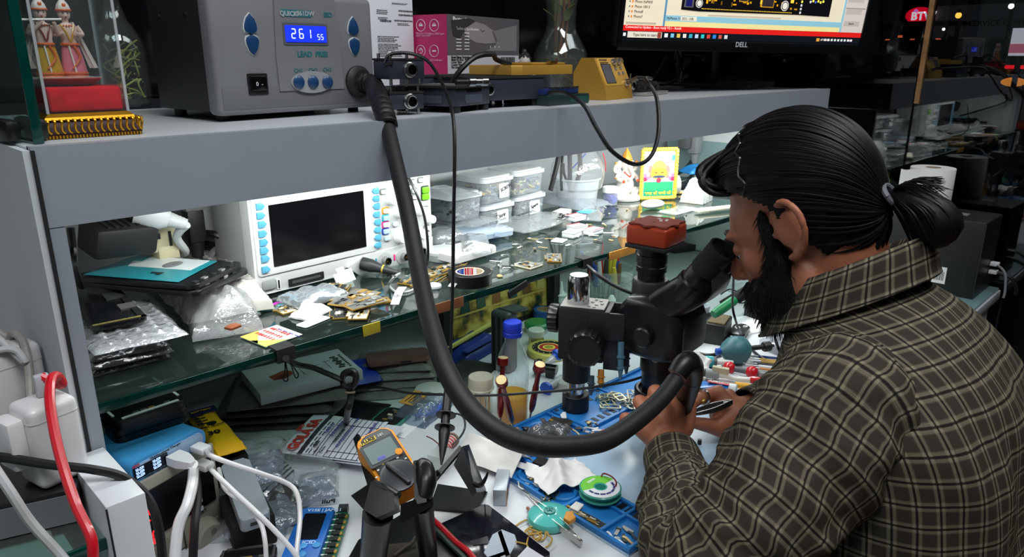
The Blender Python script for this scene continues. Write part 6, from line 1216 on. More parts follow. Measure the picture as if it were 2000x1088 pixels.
H=V((hd.x,hd.y,0));b=MB(MK,TR(H));b.lathe([(.030,.062),(.031,.064),(.031,.085),(.034,.088),(.034,.112),(.0375,.116),(.0375,.142)],n=44);b.build('lower_body',mic)
b=MB(mt((24,25,27),.4),TR(H));b.lathe([(.0345,.028),(.040,.030),(.0405,.052),(.038,.054),(.0345,.054),(.033,.050),(.033,.030)],n=44,cap=(False,False));b.lathe([(.037,.0295),(.031,.0295)],n=40,mat=mt((226,232,240),.4,emit=2.5),cap=(False,False));b.build('ring_light',mic)
b=MB(MK,TR(H));b.lathe([(.024,.042),(.029,.046),(.029,.063)],n=36);b.build('objective',mic)
MH=TR(H)@RZ(R(-84))
def sect(x,w,z0,z1,r):return[V((x,p[0],p[1]))for p in rrect(w,z1-z0,r,5,0,(z0+z1)/2)]
b=MB(MK,MH);b.ring([sect(-.060,.06,.130,.180,.012),sect(-.056,.084,.122,.194,.014),sect(-.042,.098,.117,.208,.014),sect(-.010,.102,.115,.214,.014),sect(.022,.100,.115,.210,.014),sect(.040,.094,.120,.198,.014),sect(.050,.08,.130,.184,.012)]);b.build('main_body',mic)
b=MB(MK,MH);b.ring([[V((x,p[0],z+p[1]))for p in rrect(w,h,.014,5)]for x,z,w,h in((-.016,.194,.09,.03),(.010,.206,.098,.056),(.036,.222,.100,.066),(.060,.236,.096,.060),(.078,.246,.084,.046),(.084,.250,.07,.034))]);b.build('prism_housing',mic)
for sg in(-1,1):b=MB(MK,MH);b.lathe([(.010,0),(.010,.006),(.0155,.007),(.0155,.018),(.013,.020),(.0005,.0202)],(-.006,sg*.041,.155),(0,sg,0),n=30,wob=lambda a:1+.03*math.cos(12*a));b.build('zoom_knob',mic)
eL=W(atd(1412,486,.985));eR=eL+V((.060,.004,0))
for e in(eL,eR):
 base_=H+V((.004,-.040,.226))+(e-(eL+eR)/2)*.95;d=(e-base_);L=d.length;ep=d.normalized()
 b=MB(MK);b.lathe([(.022,-.02),(.022,L*.30),(.0195,L*.33),(.0190,L*.52),(.0178,L*.54)],base_,ep,n=36);t_=b.build('eyepiece_tube',mic)
 b=MB(MATTE);b.lathe([(.0182,L*.54),(.0198,L*.55),(.0198,L*.74),(.0188,L*.76),(.0188,L*.80),(.0194,L*.81),(.0198,L*.95),(.0202,L),(.0175,L+.001),(.0145,L*.94),(.0005,L*.93)],base_,ep,n=36);b.build('eyecup',t_)
CX=W(atd(1273,520,1.115));cx_,cy_=CX.x,CX.y;b=MB(MK2);b.lathe([(.0285,.19),(.0285,.222),(.026,.226)],(cx_,cy_,0),n=36);b.build('camera_port',mic)
b=MB(MK);b.lathe([(.021,.224),(.021,.238),(.0235,.239),(.0235,.247),(.0225,.248),(.0225,.252),(.0238,.253),(.0238,.265),(.0225,.266),(.0225,.276),(.026,.279)],(cx_,cy_,0),n=40);b.build('camera_adapter',mic)
MC=TR((cx_+.003,cy_-.003,.278))@RZ(R(6));RUST=mt((168,58,26),.42,.25);WS=.068
b=MB(RUST,MC);b.box((0,0,.020),(WS,WS,.030),bev=.005,seg=3);b.build('camera',mic);MB(MATTE,MC).box((0,0,.0025),(WS+.001,WS+.001,.0065),bev=.002).build('camera_base',mic)
b=MB(mt((120,46,30),.55,bump=.1),MC);P=[]
for i in range(48):a=i*2*PI/48;r=.036*(1+.09*math.cos(8*a));sq=1/max(abs(math.cos(a)),abs(math.sin(a)))**.55;P.append((r*sq*math.cos(a)*.93,r*sq*math.sin(a)*.93))
b.prism(P,.035,.038,bev=.001);b.build('camera_cover',mic)
b=MB(mt((196,190,178),.5),MC)
for p in((.004,-.004),(.012,.000),(.017,.006),(.010,-.010),(.016,-.008)):b.cyl((p[0],p[1],.038),(p[0],p[1],.0388),.0026,n=12)
b.cyl((-.006,.002,.038),(-.006,.002,.0385),.0022,mat=BLACK,n=10);b.build('glue_dots',mic)
cable('camera_cable','black cable from the glass edge clip to the microscope head',[aty(1147,520,.77),aty(1165,535,.74),aty(1190,552,.72),aty(1215,565,.70),aty(1240,575,.68)],.0035,CB)
cable('lead_wire','long thin black lead running level from the probe to the microscope',[atd(690,762,1.10),atd(740,757,1.08),atd(800,768,1.06),atd(870,771,1.04),atd(960,772,1.04),atd(1040,767,1.045),atd(1120,761,1.05),atd(1180,753,1.055),atd(1225,745,1.065),atd(1252,737,1.08)],.0021,CB)
SLB=mt((70,104,124),.4);HG2='dispensing tips hung from the microscope arm'
def nozzle(label,px,py0,py1,c,d,ball=None):
 p0,p1=atd(px,py0,d),atd(px+(py1-py0)*-.02,py1,d);ax=(p1-p0).normalized();L=(p1-p0).length;o=thing('dispensing_tip',label,'nozzle',p0,0,HG2)
 MB(mt(c,.4)).lathe([(.0048,0),(.0048,L*.36),(.0065,L*.37),(.0065,L*.42),(.0048,L*.44),(.0045,L*.66),(.006,L*.67),(.006,L*.71),(.0042,L*.73),(.0018,L)],(0,0,0),ax,n=18).build('tip',o)
 if ball:MB(mt(ball,.3)).sph((0,0,0),.0078).build('bulb',o)
nozzle('slate blue dispensing tip hanging left of the purple bulb',1213,668,742,(70,104,124),1.10);nozzle('slate dispensing tip topped by a purple bulb',1224,680,730,(80,96,110),1.16,(130,50,170));nozzle('amber pointed tip hanging below the focus block',1174,722,758,(170,110,40),1.12);nozzle('slate tip hanging beside the chrome column',1155,734,772,(56,70,84),1.13)
o=thing('small_carton','small bright blue carton behind the hanging tips','box',at(1243,690,T)+V((.0,.02,.0005)),-.3);MB(mt((36,70,210),.4)).box((0,0,.012),(.05,.03,.024),bev=.001).build('carton',o);MB(mt((220,90,60),.5)).box((.006,-.0153,.006),(.022,.0006,.006)).build('print',o)
# LEFT FOREGROUND: partition end, chargers, supply, charger hub
ZB=at(193,873,T).z
zb=aty(193,873,.78).z
o=thing('low_partition','low white laminate partition end in front of the shelf post','partition',V((.1595,.718,0)))
MB(ml).box((0,0,zb/2+.0),(.034,.118,zb),bev=.0012).build('panel',o);MB(mdk).box((-.0168,-.0592,zb/2),(.0016,.0012,zb-.004)).build('edge_seam',o)
o=thing('side_counter','white side counter panel under the chargers at the near end','counter',V((-.02,.86,0)))
zc=zb-.055
MB(ml).box((-.02,.0,zc-.0125),(.32,.36,.025),bev=.002).build('worktop',o);MB(ml).box((-.16,.0,(zc-.025)/2),(.02,.34,zc-.026)).build('leg_panel',o);MB(ml).box((.13,.0,(zc-.025)/2),(.018,.34,zc-.026)).build('leg_panel',o)
zg_=zc+.001
gA,gB=at(40,1088,zb-.03),at(240,1012,zb-.03)
o=thing('glass_plate','glass plate with a thick green edge beneath the chargers','glass plate',V((gB.x-.003,gB.y-.004,zc+.0004)),math.atan2(gB.y-gA.y,gB.x-gA.x))
MB(clear((205,226,220),.04,.02,1.0)).box((-.15,.09,.006),(.30,.17,.011)).build('pane',o);MB(mt((5,70,60),.15,var=.2,vscale=20)).box((-.15,.0030,.006),(.302,.004,.0116),bev=.001).build('edge',o)
zt_=zc+.012
pc,rz,w,d=quad(((-60,1010),(180,940),(150,800),(-80,830)),zt_+.035)
o=thing('power_box','black flat power box with a grey front under the white chargers','power strip',V((pc.x,pc.y,zt_+.0005)),rz);MB(mt((30,31,34),.35)).box((0,0,.019),(w,d,.034),bev=.004).build('housing',o);MB(mt((120,122,126),.4)).box((0,-d/2-.0004,.016),(w*.99,.0012,.03)).build('front_strip',o)
ztb=zt_+.037
WC=mt((224,222,222),.35,coat=.15)
def charger(label,px,py,z,s,rz):
 c=at(px,py,z);o=thing('wall_charger',label,'charger',c+EPS,rz);b=MB(WC);b.box((0,0,s[2]/2),s,bev=.0075,seg=4);b.build('housing',o);b=MB(mt((206,204,204),.4));b.prism(rrect(s[0]+.0006,s[1]+.0006,.0078),s[2]*.82,s[2]*.82+.0012);b.build('seam',o);return o,c
o1,c1=charger('glossy white wall charger with a red cable, nearest on the black power box',112,930,ztb,(.046,.042,.084),R(14))
b=MB(mt((226,224,224),.4));b.box((-.030,.004,.05),(.016,.03,.05),bev=.004);b.build('pin_adapter',o1)
o2,c2=charger('white wall charger standing behind the one with the red cable',60,880,ztb,(.058,.040,.108),R(10));
o3,c3=charger('white wall charger at the frame edge with a grey plug on top',10,860,ztb,(.05,.045,.11),R(8))
o3.location+=V((-.012,.03,0));o2.location+=V((.0,.035,0))
def plugcord(name,label,base,h,w,mat,pts,r,cmat,cat='cable'):
 o=thing(name,label,cat,base);MB(mat).box((0,0,h/2),(w,w*.7,h),bev=.002).build('plug',o);b=MB(cmat);b.tube([V((0,0,h-.002))]+[p-base for p in pts],r,None,10,8);b.build('cord',o);return o
RC=mt((206,16,34),.35,coat=.2);GC=mt((150,146,140),.5,var=.12,vscale=60);LC=mt((190,190,190),.45)
tp=c1+V((.004,.004,.0845));dq=(tp-CAM).dot(fw_)
plugcord('usb_cable','bright red cable arching out of the nearest white charger',tp,.022,.013,mt((186,186,190),.4),[atd(120,752,dq),atd(113,735,dq-.008),atd(101,740,dq-.02),atd(97,775,dq-.035),atd(104,830,dq-.05),atd(120,900,dq-.065),atd(148,985,dq-.08),atd(178,1050,dq-.09),atd(182,1100,dq-.09)],.0044,RC)
tp=o3.location+V((.018,0,.1105));dq=(tp-CAM).dot(fw_)
plugcord('usb_cable','grubby grey cable arching high from the charger at the frame edge',tp,.024,.012,mt((176,172,166),.5),[atd(14,660,dq),atd(26,650,dq-.01),atd(45,668,dq-.02),atd(56,720,dq-.03),atd(60,800,dq-.05),atd(66,900,dq-.06),atd(80,1000,dq-.07),atd(95,1060,dq-.08),atd(96,1110,dq-.08)],.0042,GC)
tp=o2.location+V((-.006,0,.1085));dq=(tp-CAM).dot(fw_)
plugcord('usb_cable','short pale cable bending over from the middle white charger',tp,.018,.012,mt((206,204,204),.5),[atd(46,705,dq-.008),atd(36,688,dq-.01),atd(20,682,dq-.012),atd(0,684,dq-.015),atd(-30,690,dq-.02)],.0038,LC)
cable('mains_cable','pale grey cable crossing the corner below the chargers',[atd(-20,900,.62),atd(20,960,.62),atd(60,1020,.63),atd(110,1075,.64),atd(140,1110,.64)],.0042,LC)
cable('mains_cable','black cable running in front of the chargers then down past the supply',[atd(-20,890,.66),atd(30,897,.67),atd(100,908,.68),atd(180,917,.69),atd(240,932,.70),atd(285,968,.71),atd(308,1020,.71),atd(318,1100,.71)],.0046,CB)
cable('mains_cable','thick cream cable looping from the charger round the post base',[c1+V((.03,.03,.05)),atd(165,805,.86),atd(205,830,.87),atd(222,865,.87),atd(220,890,.87),atd(205,905,.86)],.0068,mt((172,170,158),.5))
# bench power supply and the blue charger hub
A0,A1=at(246,1300,T),at(428,1230,T)
fx0,fx1,fy=.2,.31,.83
pa=aty(252,945,.80);pb2=aty(398,880,.86)
o=thing('power_supply','beige bench power supply with dark panel, red digits and a round knob','power supply',V((.2015,.795,T+.0005)),R(17));Mp2=TR(V((.2015,.795,T)))@RZ(R(17));BG=mt((150,146,134),.5)
wq=fr(Mp2,415,905)[0];hq=fr(Mp2,402,873)[1]
MB(BG).box((wq/2,.105,hq/2+.002),(wq,.2,hq-.004),bev=.003).build('case',o)
b=MB(BG);b.box((wq/2,-.001,hq/2+.002),(wq+.004,.006,hq),bev=.002);b.build('front_frame',o)
x0,z0=fr(Mp2,300,1010,-.004);x1,z1=fr(Mp2,395,890,-.004);x2,z2=fr(Mp2,395,990,-.004)
b=MB(mt((10,10,11),.2));plate(b,wq/2,(z1-.006+z2)/2,wq-.012,z1-.006-z2,-.0042,.002,.002,None);b.build('display_panel',o)
b=MB();dgx=fr(Mp2,262,985)[0];seg7(b,'0.4',dgx,z1-.042,.015,-.0066,mt((255,20,30),.4,emit=3));seg7(b,'0.0',dgx,z1-.072,.015,-.0066,mt((255,20,30),.4,emit=3));b.build('digits',o)
x,z=fr(Mp2,396,1045,-.004);b=MB(BG);b.lathe([(.023,0),(.023,.004),(.021,.005),(.020,.014),(.017,.0165),(.0005,.017)],(x,-.004,z),(0,-1,0),n=44,wob=lambda a:1+.008*math.cos(40*a));b.build('knob',o);MB(mt((110,108,100),.5)).cyl((x+.004,-.021,z+.008),(x+.004,-.0206,z+.008),.0045,n=16).build('finger_dimple',o)
text('ADJUST',.0065,INK,o,TR((x-.012,-.0045,z+.03))@FRONT,bold=.0001);pass
b=MB(mt((120,118,108),.5));plate(b,x-.055,z,.02,.05,-.0045,.003,.003,None,bev=.001);plate(b,x-.025,z,.0012,.07,-.0045,.0008,.0003,INK);plate(b,x+.005,max(.012,z-.034),.04,.008,-.0045,.002,.001,None);b.build('button_bar',o)
for i in range(5):b=MB(mt((200,205,210),.4));plate(b,wq-.03,z1-.02-i*.0115,.008,.006,-.0064,.0004,.0004,None);b.build('scale_mark',o)
for xx in(.02,wq-.02):
 for yy in(.02,.18):MB(RUBBER).cyl((xx,yy,0),(xx,yy,.006),.008,n=12).build('rubber_foot',o)
hb0=T+hq+.0015;HB=TR(V((.2015,.795,hb0)))@RZ(R(17));h0=fr(HB,248,940)[0];wh=fr(HB,402,860)[0]-.0;HH=fr(HB,390,838)[1]
hub=thing('usb_charger_hub','sky blue desktop charger hub with a glowing voltage display','charger',V((.2015,.795,hb0+.0003)),R(17));SKY=mt((70,156,216),.35,coat=.2);PAN=mt((150,176,206),.4)
b=MB(SKY);hx0=.0;b.prism(rrect(wh,HH,.010,5,wh/2,HH/2),-.15,.0,None,M=FRONT);b.build('case',hub)
b=MB(PAN);b.prism(rrect(wh-.008,HH-.007,.008,5,wh/2,HH/2),0,.0012,None,bev=.0004,M=FRONT);b.build('front_panel',hub)
xa,za=fr(HB,262,905,-.0015);xb,zb_=fr(HB,326,942,-.0015);xb2,zb2=fr(HB,326,900,-.0015)
sx0_,sx1_=fr(HB,258,920)[0],fr(HB,327,900)[0];b=MB(mt((8,10,24),.2));plate(b,(sx0_+sx1_)/2,HH*.48,sx1_-sx0_,HH*.56,-.0012,.001,.001,None);scn=b.build('display',hub)
b=MB();dl=mt((170,200,255),.4,emit=1.6)
for r_ in range(3):
 for c_ in range(2):seg7(b,'5.2V0.0A',sx0_+(sx1_-sx0_)*(.06+.49*c_),HH*(.61-.165*r_),HH*.105,-.0026,dl,.80)
b.build('digits',scn)
texts([('Multifunctional Charger',.0042,TR((sx0_+.022,-.0014,HH*.84))@FRONT),('Charge with multiple safety',.0042,TR((sx0_+.012,-.0014,HH*.12))@FRONT)],INK,hub);text('20W',.0044,mt((200,40,70),.5),hub,TR((sx0_,-.0014,HH*.84))@FRONT,bold=.0001)
for px,py in((360,905),(388,890),(388,912)):
 x,z=fr(HB,px,py);b=MB();plate(b,x,z,.016,.0085,-.001,.0006,.001,mt((214,220,226),.4));plate(b,x,z,.0125,.005,-.0014,.0005,.0005,BLACK);b.build('usb_port',hub)
def usbplug(label,px,py,pts,flat=False,mat=WC,r=.0030):
 x,z=fr(HB,px,py,-.003);p=HB@V((x,-.0035,z));o=thing('usb_cable',label,'cable',p,R(17));b=MB(mat)
 if flat:b.ring([[V((s_*w_,y,q*h_))for s_,q in((-1,-1),(1,-1),(1,1),(-1,1))]for y,w_,h_ in((0,.0095,.0055),(-.016,.0095,.0055),(-.028,.006,.0045),(-.034,.0035,.0035))])
 else:b.box((0,-.0105,0),(.015,.021,.0085),bev=.002)
 b.build('plug',o);I=(TR(p)@RZ(R(17))).inverted();b=MB(mat);b.tube([V((0,-.033 if flat else-.02,0))]+[I@q for q in pts],r,None,10,8);b.build('cord',o)
usbplug('thick white cable with a flat plug hanging from the charger hub',338,893,[atd(378,915,.84),atd(376,945,.80),atd(366,985,.78),atd(348,1030,.77),atd(340,1110,.76)],True,WC,.0058)
usbplug('white cable from the upper hub socket curving right over the bags',380,872,[atd(412,890,.82),atd(450,905,.82),atd(510,925,.83),atd(560,944,.85),atd(580,965,.85),atd(586,1010,.84),atd(580,1070,.82),atd(578,1110,.81)],r=.0028)
usbplug('white cable from the lower hub socket running straight to the bottom edge',386,904,[atd(420,925,.80),atd(462,965,.79),atd(500,1000,.78),atd(540,1040,.78),atd(575,1080,.78),atd(590,1110,.78)],r=.0028)
cable('usb_cable','white cable drooping from the hub beside the grey bracket',[HB@V((fr(HB,396,905)[0],-.028,fr(HB,396,905)[1])),atd(440,955,.80),atd(480,985,.79),atd(508,1020,.78),atd(518,1060,.77),atd(520,1110,.77)],.0026,WC)
cable('usb_cable','black cable hanging behind the thick white one on the supply',[HB@V((fr(HB,370,905)[0],-.006,fr(HB,370,905)[1])),atd(382,925,.83),atd(386,970,.81),atd(380,1030,.79),atd(376,1110,.78)],.0046,CB)
# phones stacked on the hub
zh=hb0+HH+.0008
def slab(name,label,q,z,th,m1,m2,group=None,tilt=0):
 c,rz,w,d=quad(q,z);o=thing(name,label,'phone part',c+EPS,rz,group,rot=(tilt,0,rz));MB(m1).prism(rrect(w,d,.011),0,th,bev=.0012).build('panel',o);b=MB(m2)
 for y in(-1,1):b.box((0,y*(d/2-.004),th+.0004),(w*.8,.004,.0014))
 for x in(-1,1):b.box((x*(w/2-.003),0,th+.0004),(.003,d*.7,.0014))
 b.build('rim',o);b=MB(PCBC[3])
 for i in range(6):b.box((-w*.3+i*w*.11,-d/2+.008,th+.0006),(.007,.004,.0016),PCBC[(i*3)%4])
 b.build('contacts',o);return o
PH=mt((18,19,22),.35)
for i,(q,lb)in enumerate(((((205,880),(365,820),(320,765),(190,800)),'lowest dark phone back on the blue charger hub'),(((200,868),(362,808),(318,755),(188,790)),'second dark phone back on the blue charger hub'),(((205,858),(358,800),(310,748),(188,780)),'third dark phone back on the blue charger hub'))):slab('bare_phone',lb,q,zh+.0085*i,.0072,PH,mt((60,60,62),.4),'phone backs on the charger hub')
slab('bare_phone','topmost phone back with white rim on the blue charger hub',((204,848),(354,792),(306,740),(186,772)),zh+.0258,.0075,PH,mt((226,224,218),.4),'phone backs on the charger hub')
one(pillow(.12,.07,.004,.004,61,SMOKE,14,18),'smoky_sleeve','torn smoky plastic sleeve sticking out under the phone backs','sleeve',at(320,836,zh)+V((.0,.01,.0002)),.2)if 0 else None
# yellow battery pack sleeve, bracket, bags
q=((440,905),(495,880),(405,795),(352,800));zy=T+.10
c,rz,w,d=quad(((438,906),(497,882),(400,796),(345,806)),T+.07)
o=thing('battery_packet','bright yellow battery sachet with dark blue band and black 30 print','packet',c+EPS,rz,rot=(-.10,0,rz));YB=mt((236,178,20),.4,bump=.15,bscale=60)
pillow(w,d,.012,.002,71,YB,16,12).build('sachet',o);zt2=.0155
b=MB(mt((30,36,86),.45));b.box((0,d*.30,.0148),(w*.97,d*.13,.001));b.build('band',o)
texts([('30',w*.42,TR((-w*.42,-d*.24,zt2+.0012)),'LEFT',.0006),('BEST QUALITY',w*.13,TR((-w*.46,-d*.10,zt2+.0012)),'LEFT',.0002)],BLACK,o);text('BATTERY',w*.17,mt((236,178,20),.5),o,TR((-w*.4,d*.30,zt2+.0006)),bold=.0002)
b=MB(BLACK)
for i in range(4):b.cyl((-w*.38,d*(.2-.065*i),zt2),(-w*.38,d*(.2-.065*i),zt2+.001),.0042,n=14);b.box((-w*.18,d*(.2-.065*i),zt2),(w*.22,.0012,.0012))
b.cyl((-w*.05,-d*.03,zt2),(-w*.05,-d*.03,zt2+.0008),.0065,n=18);b.build('icons',o)
one(MB(mt((20,20,22),.3)).box((0,0,.036),(w*1.1,d*.95,.066),bev=.003),'parts_box','black box supporting the yellow battery sachet behind the supply','box',V((c.x,c.y,T+.0005)),rz)
BGB='clear bags heaped beside the power supply'
for i,(q,z,m_,lb)in enumerate(((((430,1075),(540,1040),(600,970),(430,960)),T,CLB,'crumpled clear bag at the bottom of the heap beside the supply'),(((440,1010),(545,975),(600,930),(450,930)),T+.013,CLB,'clear bag with blue gleam, second in the heap beside the supply'),(((425,985),(525,945),(560,905),(430,905)),T+.026,CLB,'clear bag of dark tools under the grey bracket'),(((470,1030),(560,1005),(640,975),(560,950)),T+.006,SMOKE,'smoky bag nearest the blue programmer'),(((500,950),(620,955),(660,915),(560,880)),T+.004,CLB,'thin creased bag under the handwritten bill'),(((560,985),(655,960),(668,935),(600,930)),T+.001,CLB,'thin clear bag lying flat between bill and programmer'),(((430,935),(540,915),(560,870),(450,865)),T+.036,CLB,'uppermost clear bag behind the grey bracket'))):bag('parts_bag',lb,q,z,.011,m_,.006,80+i,group=BGB)
BW2=clear((230,234,240),.22,.12,1.5,body=(170,180,196),bump=.8,bscale=110,nm='bubble_bag')
for i,(q,z,lb)in enumerate(((((432,1062),(560,1022),(600,965),(440,985)),.016,'bluish bubble wrap bag in front of the grey sleeve'),(((440,965),(548,935),(560,885),(440,895)),.046,'bluish bubble wrap bag behind the grey sleeve'),(((545,1000),(640,968),(662,938),(585,950)),.014,'bubble wrap bag between the bill and the blue programmer'))):
 c,rz,w,d=quad(q,T+z);one(bubble(w,d,.007,60+i,BW2,.0095,36),'bubble_bag',lb,'bubble wrap',c+EPS,rz)
for i in range(4):one(MB(STEEL).cyl((-.03,0,.001),(.03,0,.001),.0011,n=6),'steel_needle','thin steel needle shining in the smoky bag','needle',at(528+7*i,925+6*i,T+.03),.35+.05*i,'steel needles in the bag')
c,rz,w,d=quad(((472,1030),(528,1005),(488,930),(432,940)),T+.05);o=thing('adapter_case','smooth grey rectangular sleeve with a round hole beside the supply','sleeve',c+EPS,rz,rot=(.22,0,rz));MB(mt((142,148,154),.4)).prism(rrect(w,d,.006),0,.018,bev=.003).build('case',o);b=MB(BLACK);b.cyl((w*.3,-d/2-.0002,.009),(w*.3,-d/2+.001,.009),.004,n=14);b.box((-w*.05,-d/2-.0001,.009),(w*.3,.001,.005));b.build('openings',o)
one(MB(MATTE).box((0,0,.021),(.05,.075,.040),bev=.002),'parts_box','dark box hidden beneath the grey sleeve','box',V((c.x,c.y,T+.0005)),rz)
# handwritten bill, two sheets
c,rz,w,d=quad(((545,888),(648,958),(700,868),(592,832)),T+.02)
rz=math.atan2(*(lambda v:(v.y,v.x))(at(648,958,T)-at(545,888,T)))+PI/2+PI/2*0
A,B_,C_=at(547,888,T+.018),at(640,952,T+.018),at(597,833,T+.018)
ux_=(C_-A);uy_=(B_-A);w=ux_.length+.035;d=uy_.length
rzb=math.atan2(ux_.y,ux_.x);sgn=-1
o=thing('paper_bill','white printed bill with red heading and blue handwriting in a ruled table','paper',A+V((0,0,.0)),rzb)
PPR=mt((214,216,226),.8)
def bz(u,v):return.003+.0035*math.sin(PI*u*.9)-.004*v
b=MB(PPR);b.sheet(lambda u,v:(u*w,-v*d,bz(u,v)),20,16,.0006);b.build('sheet',o)
def on(u,v,lift=.0055):return TR((u*w,-v*d,bz(u,v)+lift))
HD=mt((196,50,40),.6);K2=mt((50,50,58),.6);BI=mt((70,70,150),.6)
text('GOLA SA',.0225,HD,o,on(.03,.13),bold=.0008,name='heading');text('EMU',.010,HD,o,on(.42,.035),bold=.0004,name='heading')
b=MB(K2);
def stripe(u0,u1,v,t_):n=8;[b.box(((u0+(u1-u0)*(i+.5)/n)*w,-v*d,bz(u0+(u1-u0)*(i+.5)/n,v)+.0010),((u1-u0)/n*w*1.04,t_,.0005))for i in range(n)]
stripe(0,1,.235,.007)
for v in(.40,.44,.53,.60,.67,.74,.81,.88,.94):stripe(.02,.98,v,.0008)
for u in(.02,.14,.76,.98):
 for i in range(8):v=.53+.43*(i+.5)/8;b.box((u*w,-v*d,bz(u,v)+.0010),(.0008,.43*d/8*1.05,.0005))
for v in(.30,.34):
 for i in range(6):b.box(((.1+.13*i)*w,-v*d,bz(.1+.13*i,v)+.001),(.09*w,.0016,.0004))
b.build('rules',o)
texts([('048',.009,on(.16,.37),'LEFT',.0003),('PARTICULARS',.0062,on(.28,.565),'LEFT',.0002),('QTY',.005,on(.7,.565)),('Name',.0055,on(.03,.42)),('Mob No',.0055,on(.03,.49)),('S.N.',.005,on(.04,.565))],K2,o)
def scrib(mb,u,v,wid,h,seed):
 rs=random.Random(seed);P=[];M_=on(u,v);n=int(wid/.0022)
 for i in range(n):P.append(M_@V((i*.0022,h*(.5 if i%2 else-.5)*rs.uniform(.4,1.0),0)))
 mb.tube(P,.0005,None,4,3)
b=MB(BI)
for q in((.45,.385,.034,.008,1),(.40,.475,.05,.008,2),(.18,.635,.07,.007,3),(.40,.90,.055,.009,4),(.80,.635,.018,.006,5)):scrib(b,*q)
b.build('handwriting',o)
o=thing('paper_bill','second white printed slip under the handwritten bill','paper',A+V((.016,-.012,-.006)),rzb-.08);b=MB(PPR);b.sheet(lambda u,v:(u*w,-v*d,.002+.004*math.sin(u*3)),12,10,.0006);b.build('sheet',o);b=MB(K2);b.box((w*.75,-.012,.0075),(w*.3,.003,.0004));b.box((w*.75,-.004,.0075),(w*.3,.003,.0004),HD);b.build('print',o)
# blue programmer with green board
c,rz,w,d=quad(((545,1092),(640,1092),(685,992),(592,990)),T+.012)
A,B_,C_=at(548,1096,T+.01),at(592,991,T+.01),at(684,992,T+.01)
uy_=B_-A;ux_=C_-B_;w=ux_.length;d=uy_.length;rzj=math.atan2(uy_.y,uy_.x)-PI/2
o=thing('chip_programmer','blue handheld programmer with dark screen and green socket board','programmer',V((A.x,A.y,T+.0005)),rzj);JB=mt((20,96,178),.4);wj=w*.78
Mj=TR(V((A.x,A.y,T)))@RZ(rzj)
def tp_(px,py,z):q=lp(Mj,px,py,2,z);return q.x,q.y
xr_=tp_(655,992,.014)[0];yt_=tp_(596,991,.014)[1];xe=tp_(684,992,.012)[0]
P=[(0,0),(xr_,0),(xr_,yt_),(.004,yt_)]
MB(JB).prism([(0,0),(xr_,0),(xr_,yt_-.004),(xr_-.004,yt_),(.006,yt_),(0,yt_-.006)],0,.014,bev=.002).build('case',o)
x0,y0=tp_(590,1052,.0145);x1,y1=tp_(641,1005,.0145);cx_,cy_=(x0+x1)/2,(y0+y1)/2
b=MB(mt((16,18,24),.2));b.prism(rrect(xr_*.62,abs(y1-y0)+.004,.002,3,xr_*.5,cy_),.0138,.0148);b.build('screen',o)
text('V1SE | JAM51',.0078,mt((190,210,236),.5),o,TR((xr_*.22,yt_-.008,.0144)),bold=.0002);text('JCID',.0085,mt((170,200,236),.5),o,TR((xr_*.42,cy_-abs(y1-y0)/2-.008,.0144)),bold=.0002)
for px,py in((580,1075),(590,1084),(618,1066),(592,1068)):
 x,y=tp_(px,py,.0145);MB(mt((70,146,206),.4)).lathe([(.0048,.0136),(.0048,.0156),(.0005,.0162)],(x,y,0),n=18).build('button',o)
MB(mt((16,90,66),.4)).prism([(xr_+.0005,.0),(xe,.0),(xe,yt_-.008),(xe-.006,yt_-.002),(xr_+.0005,yt_-.002)],.004,.0075).build('socket_board',o)
b=MB();rnd=random.Random(5)
for i in range(8):y=yt_*(.06+.115*i);b.box(((xr_+xe)/2,y,.0085),((xe-xr_)*.55,.0075,.003),mt((26,30,30),.4));b.box(((xr_+xe)/2-.006,y+.006,.0078),(.008,.0018,.0008),mt((226,232,226),.5));b.box((xe-.0025,y,.008),(.003,.006,.0014),PCBC[1])
b.box(((xr_+xe)/2,yt_+.002,.009),(.012,.01,.008),mt((60,60,62),.4));b.build('sockets',o)
c=at(636,981,T);st2=thing('desk_sticker','black mirrored word Pull printed on the white desk','sticker',c+V((0,0,.0005)),rzj+.12)
MB(mt((212,216,218),.3)).box((0,0,.0001),(.036,.014,.0002)).build('film',st2);text('Pull',.0125,BLACK,st2,TR((.013,0,.0005))@Matrix.Scale(-1,4,(1,0,0)),bold=.0003)
slab('bare_phone','black open phone at the bottom edge beside the programmer',((420,1120),(535,1100),(548,1072),(440,1080)),T+.002,.007,PH,mt((70,70,70),.4))
# multimeter in its black cradle
mm=thing('multimeter','orange edged digital multimeter with grey display and round dial','multimeter',(0,0,0))
pTL,pTR,pBL,pBR=atd(698,858,.895),atd(762,828,.915),atd(757,966,.842),atd(821,932,.862)
ux_=((pTR-pTL)+(pBR-pBL)).normalized();upv=((pTL-pBL)+(pTR-pBR));upv=(upv-ux_*upv.dot(ux_));Hm=upv.length/2;upv.normalize();nv=ux_.cross(upv)
cM=(pTL+pTR+pBL+pBR)/4;Wm=((pTR-pTL).length+(pBR-pBL).length)/2
MMx=Matrix(((ux_.x,upv.x,nv.x,cM.x),(ux_.y,upv.y,nv.y,cM.y),(ux_.z,upv.z,nv.z,cM.z),(0,0,0,1)));mm.matrix_world=MMx
def mp(px,py):q=lp(MMx,px,py,2,.0);return q.x,q.y
OR_=mt((238,150,20),.45);DGY=mt((44,46,48),.4)
b=MB(OR_);b.prism(rrect(Wm+.004,Hm+.006,.010,5),-.032,-.004,bev=.004);b.build('holster',mm);b=MB(DGY);b.prism(rrect(Wm-.004,Hm-.003,.009,5),-.004,.001,bev=.0022);b.build('face',mm)
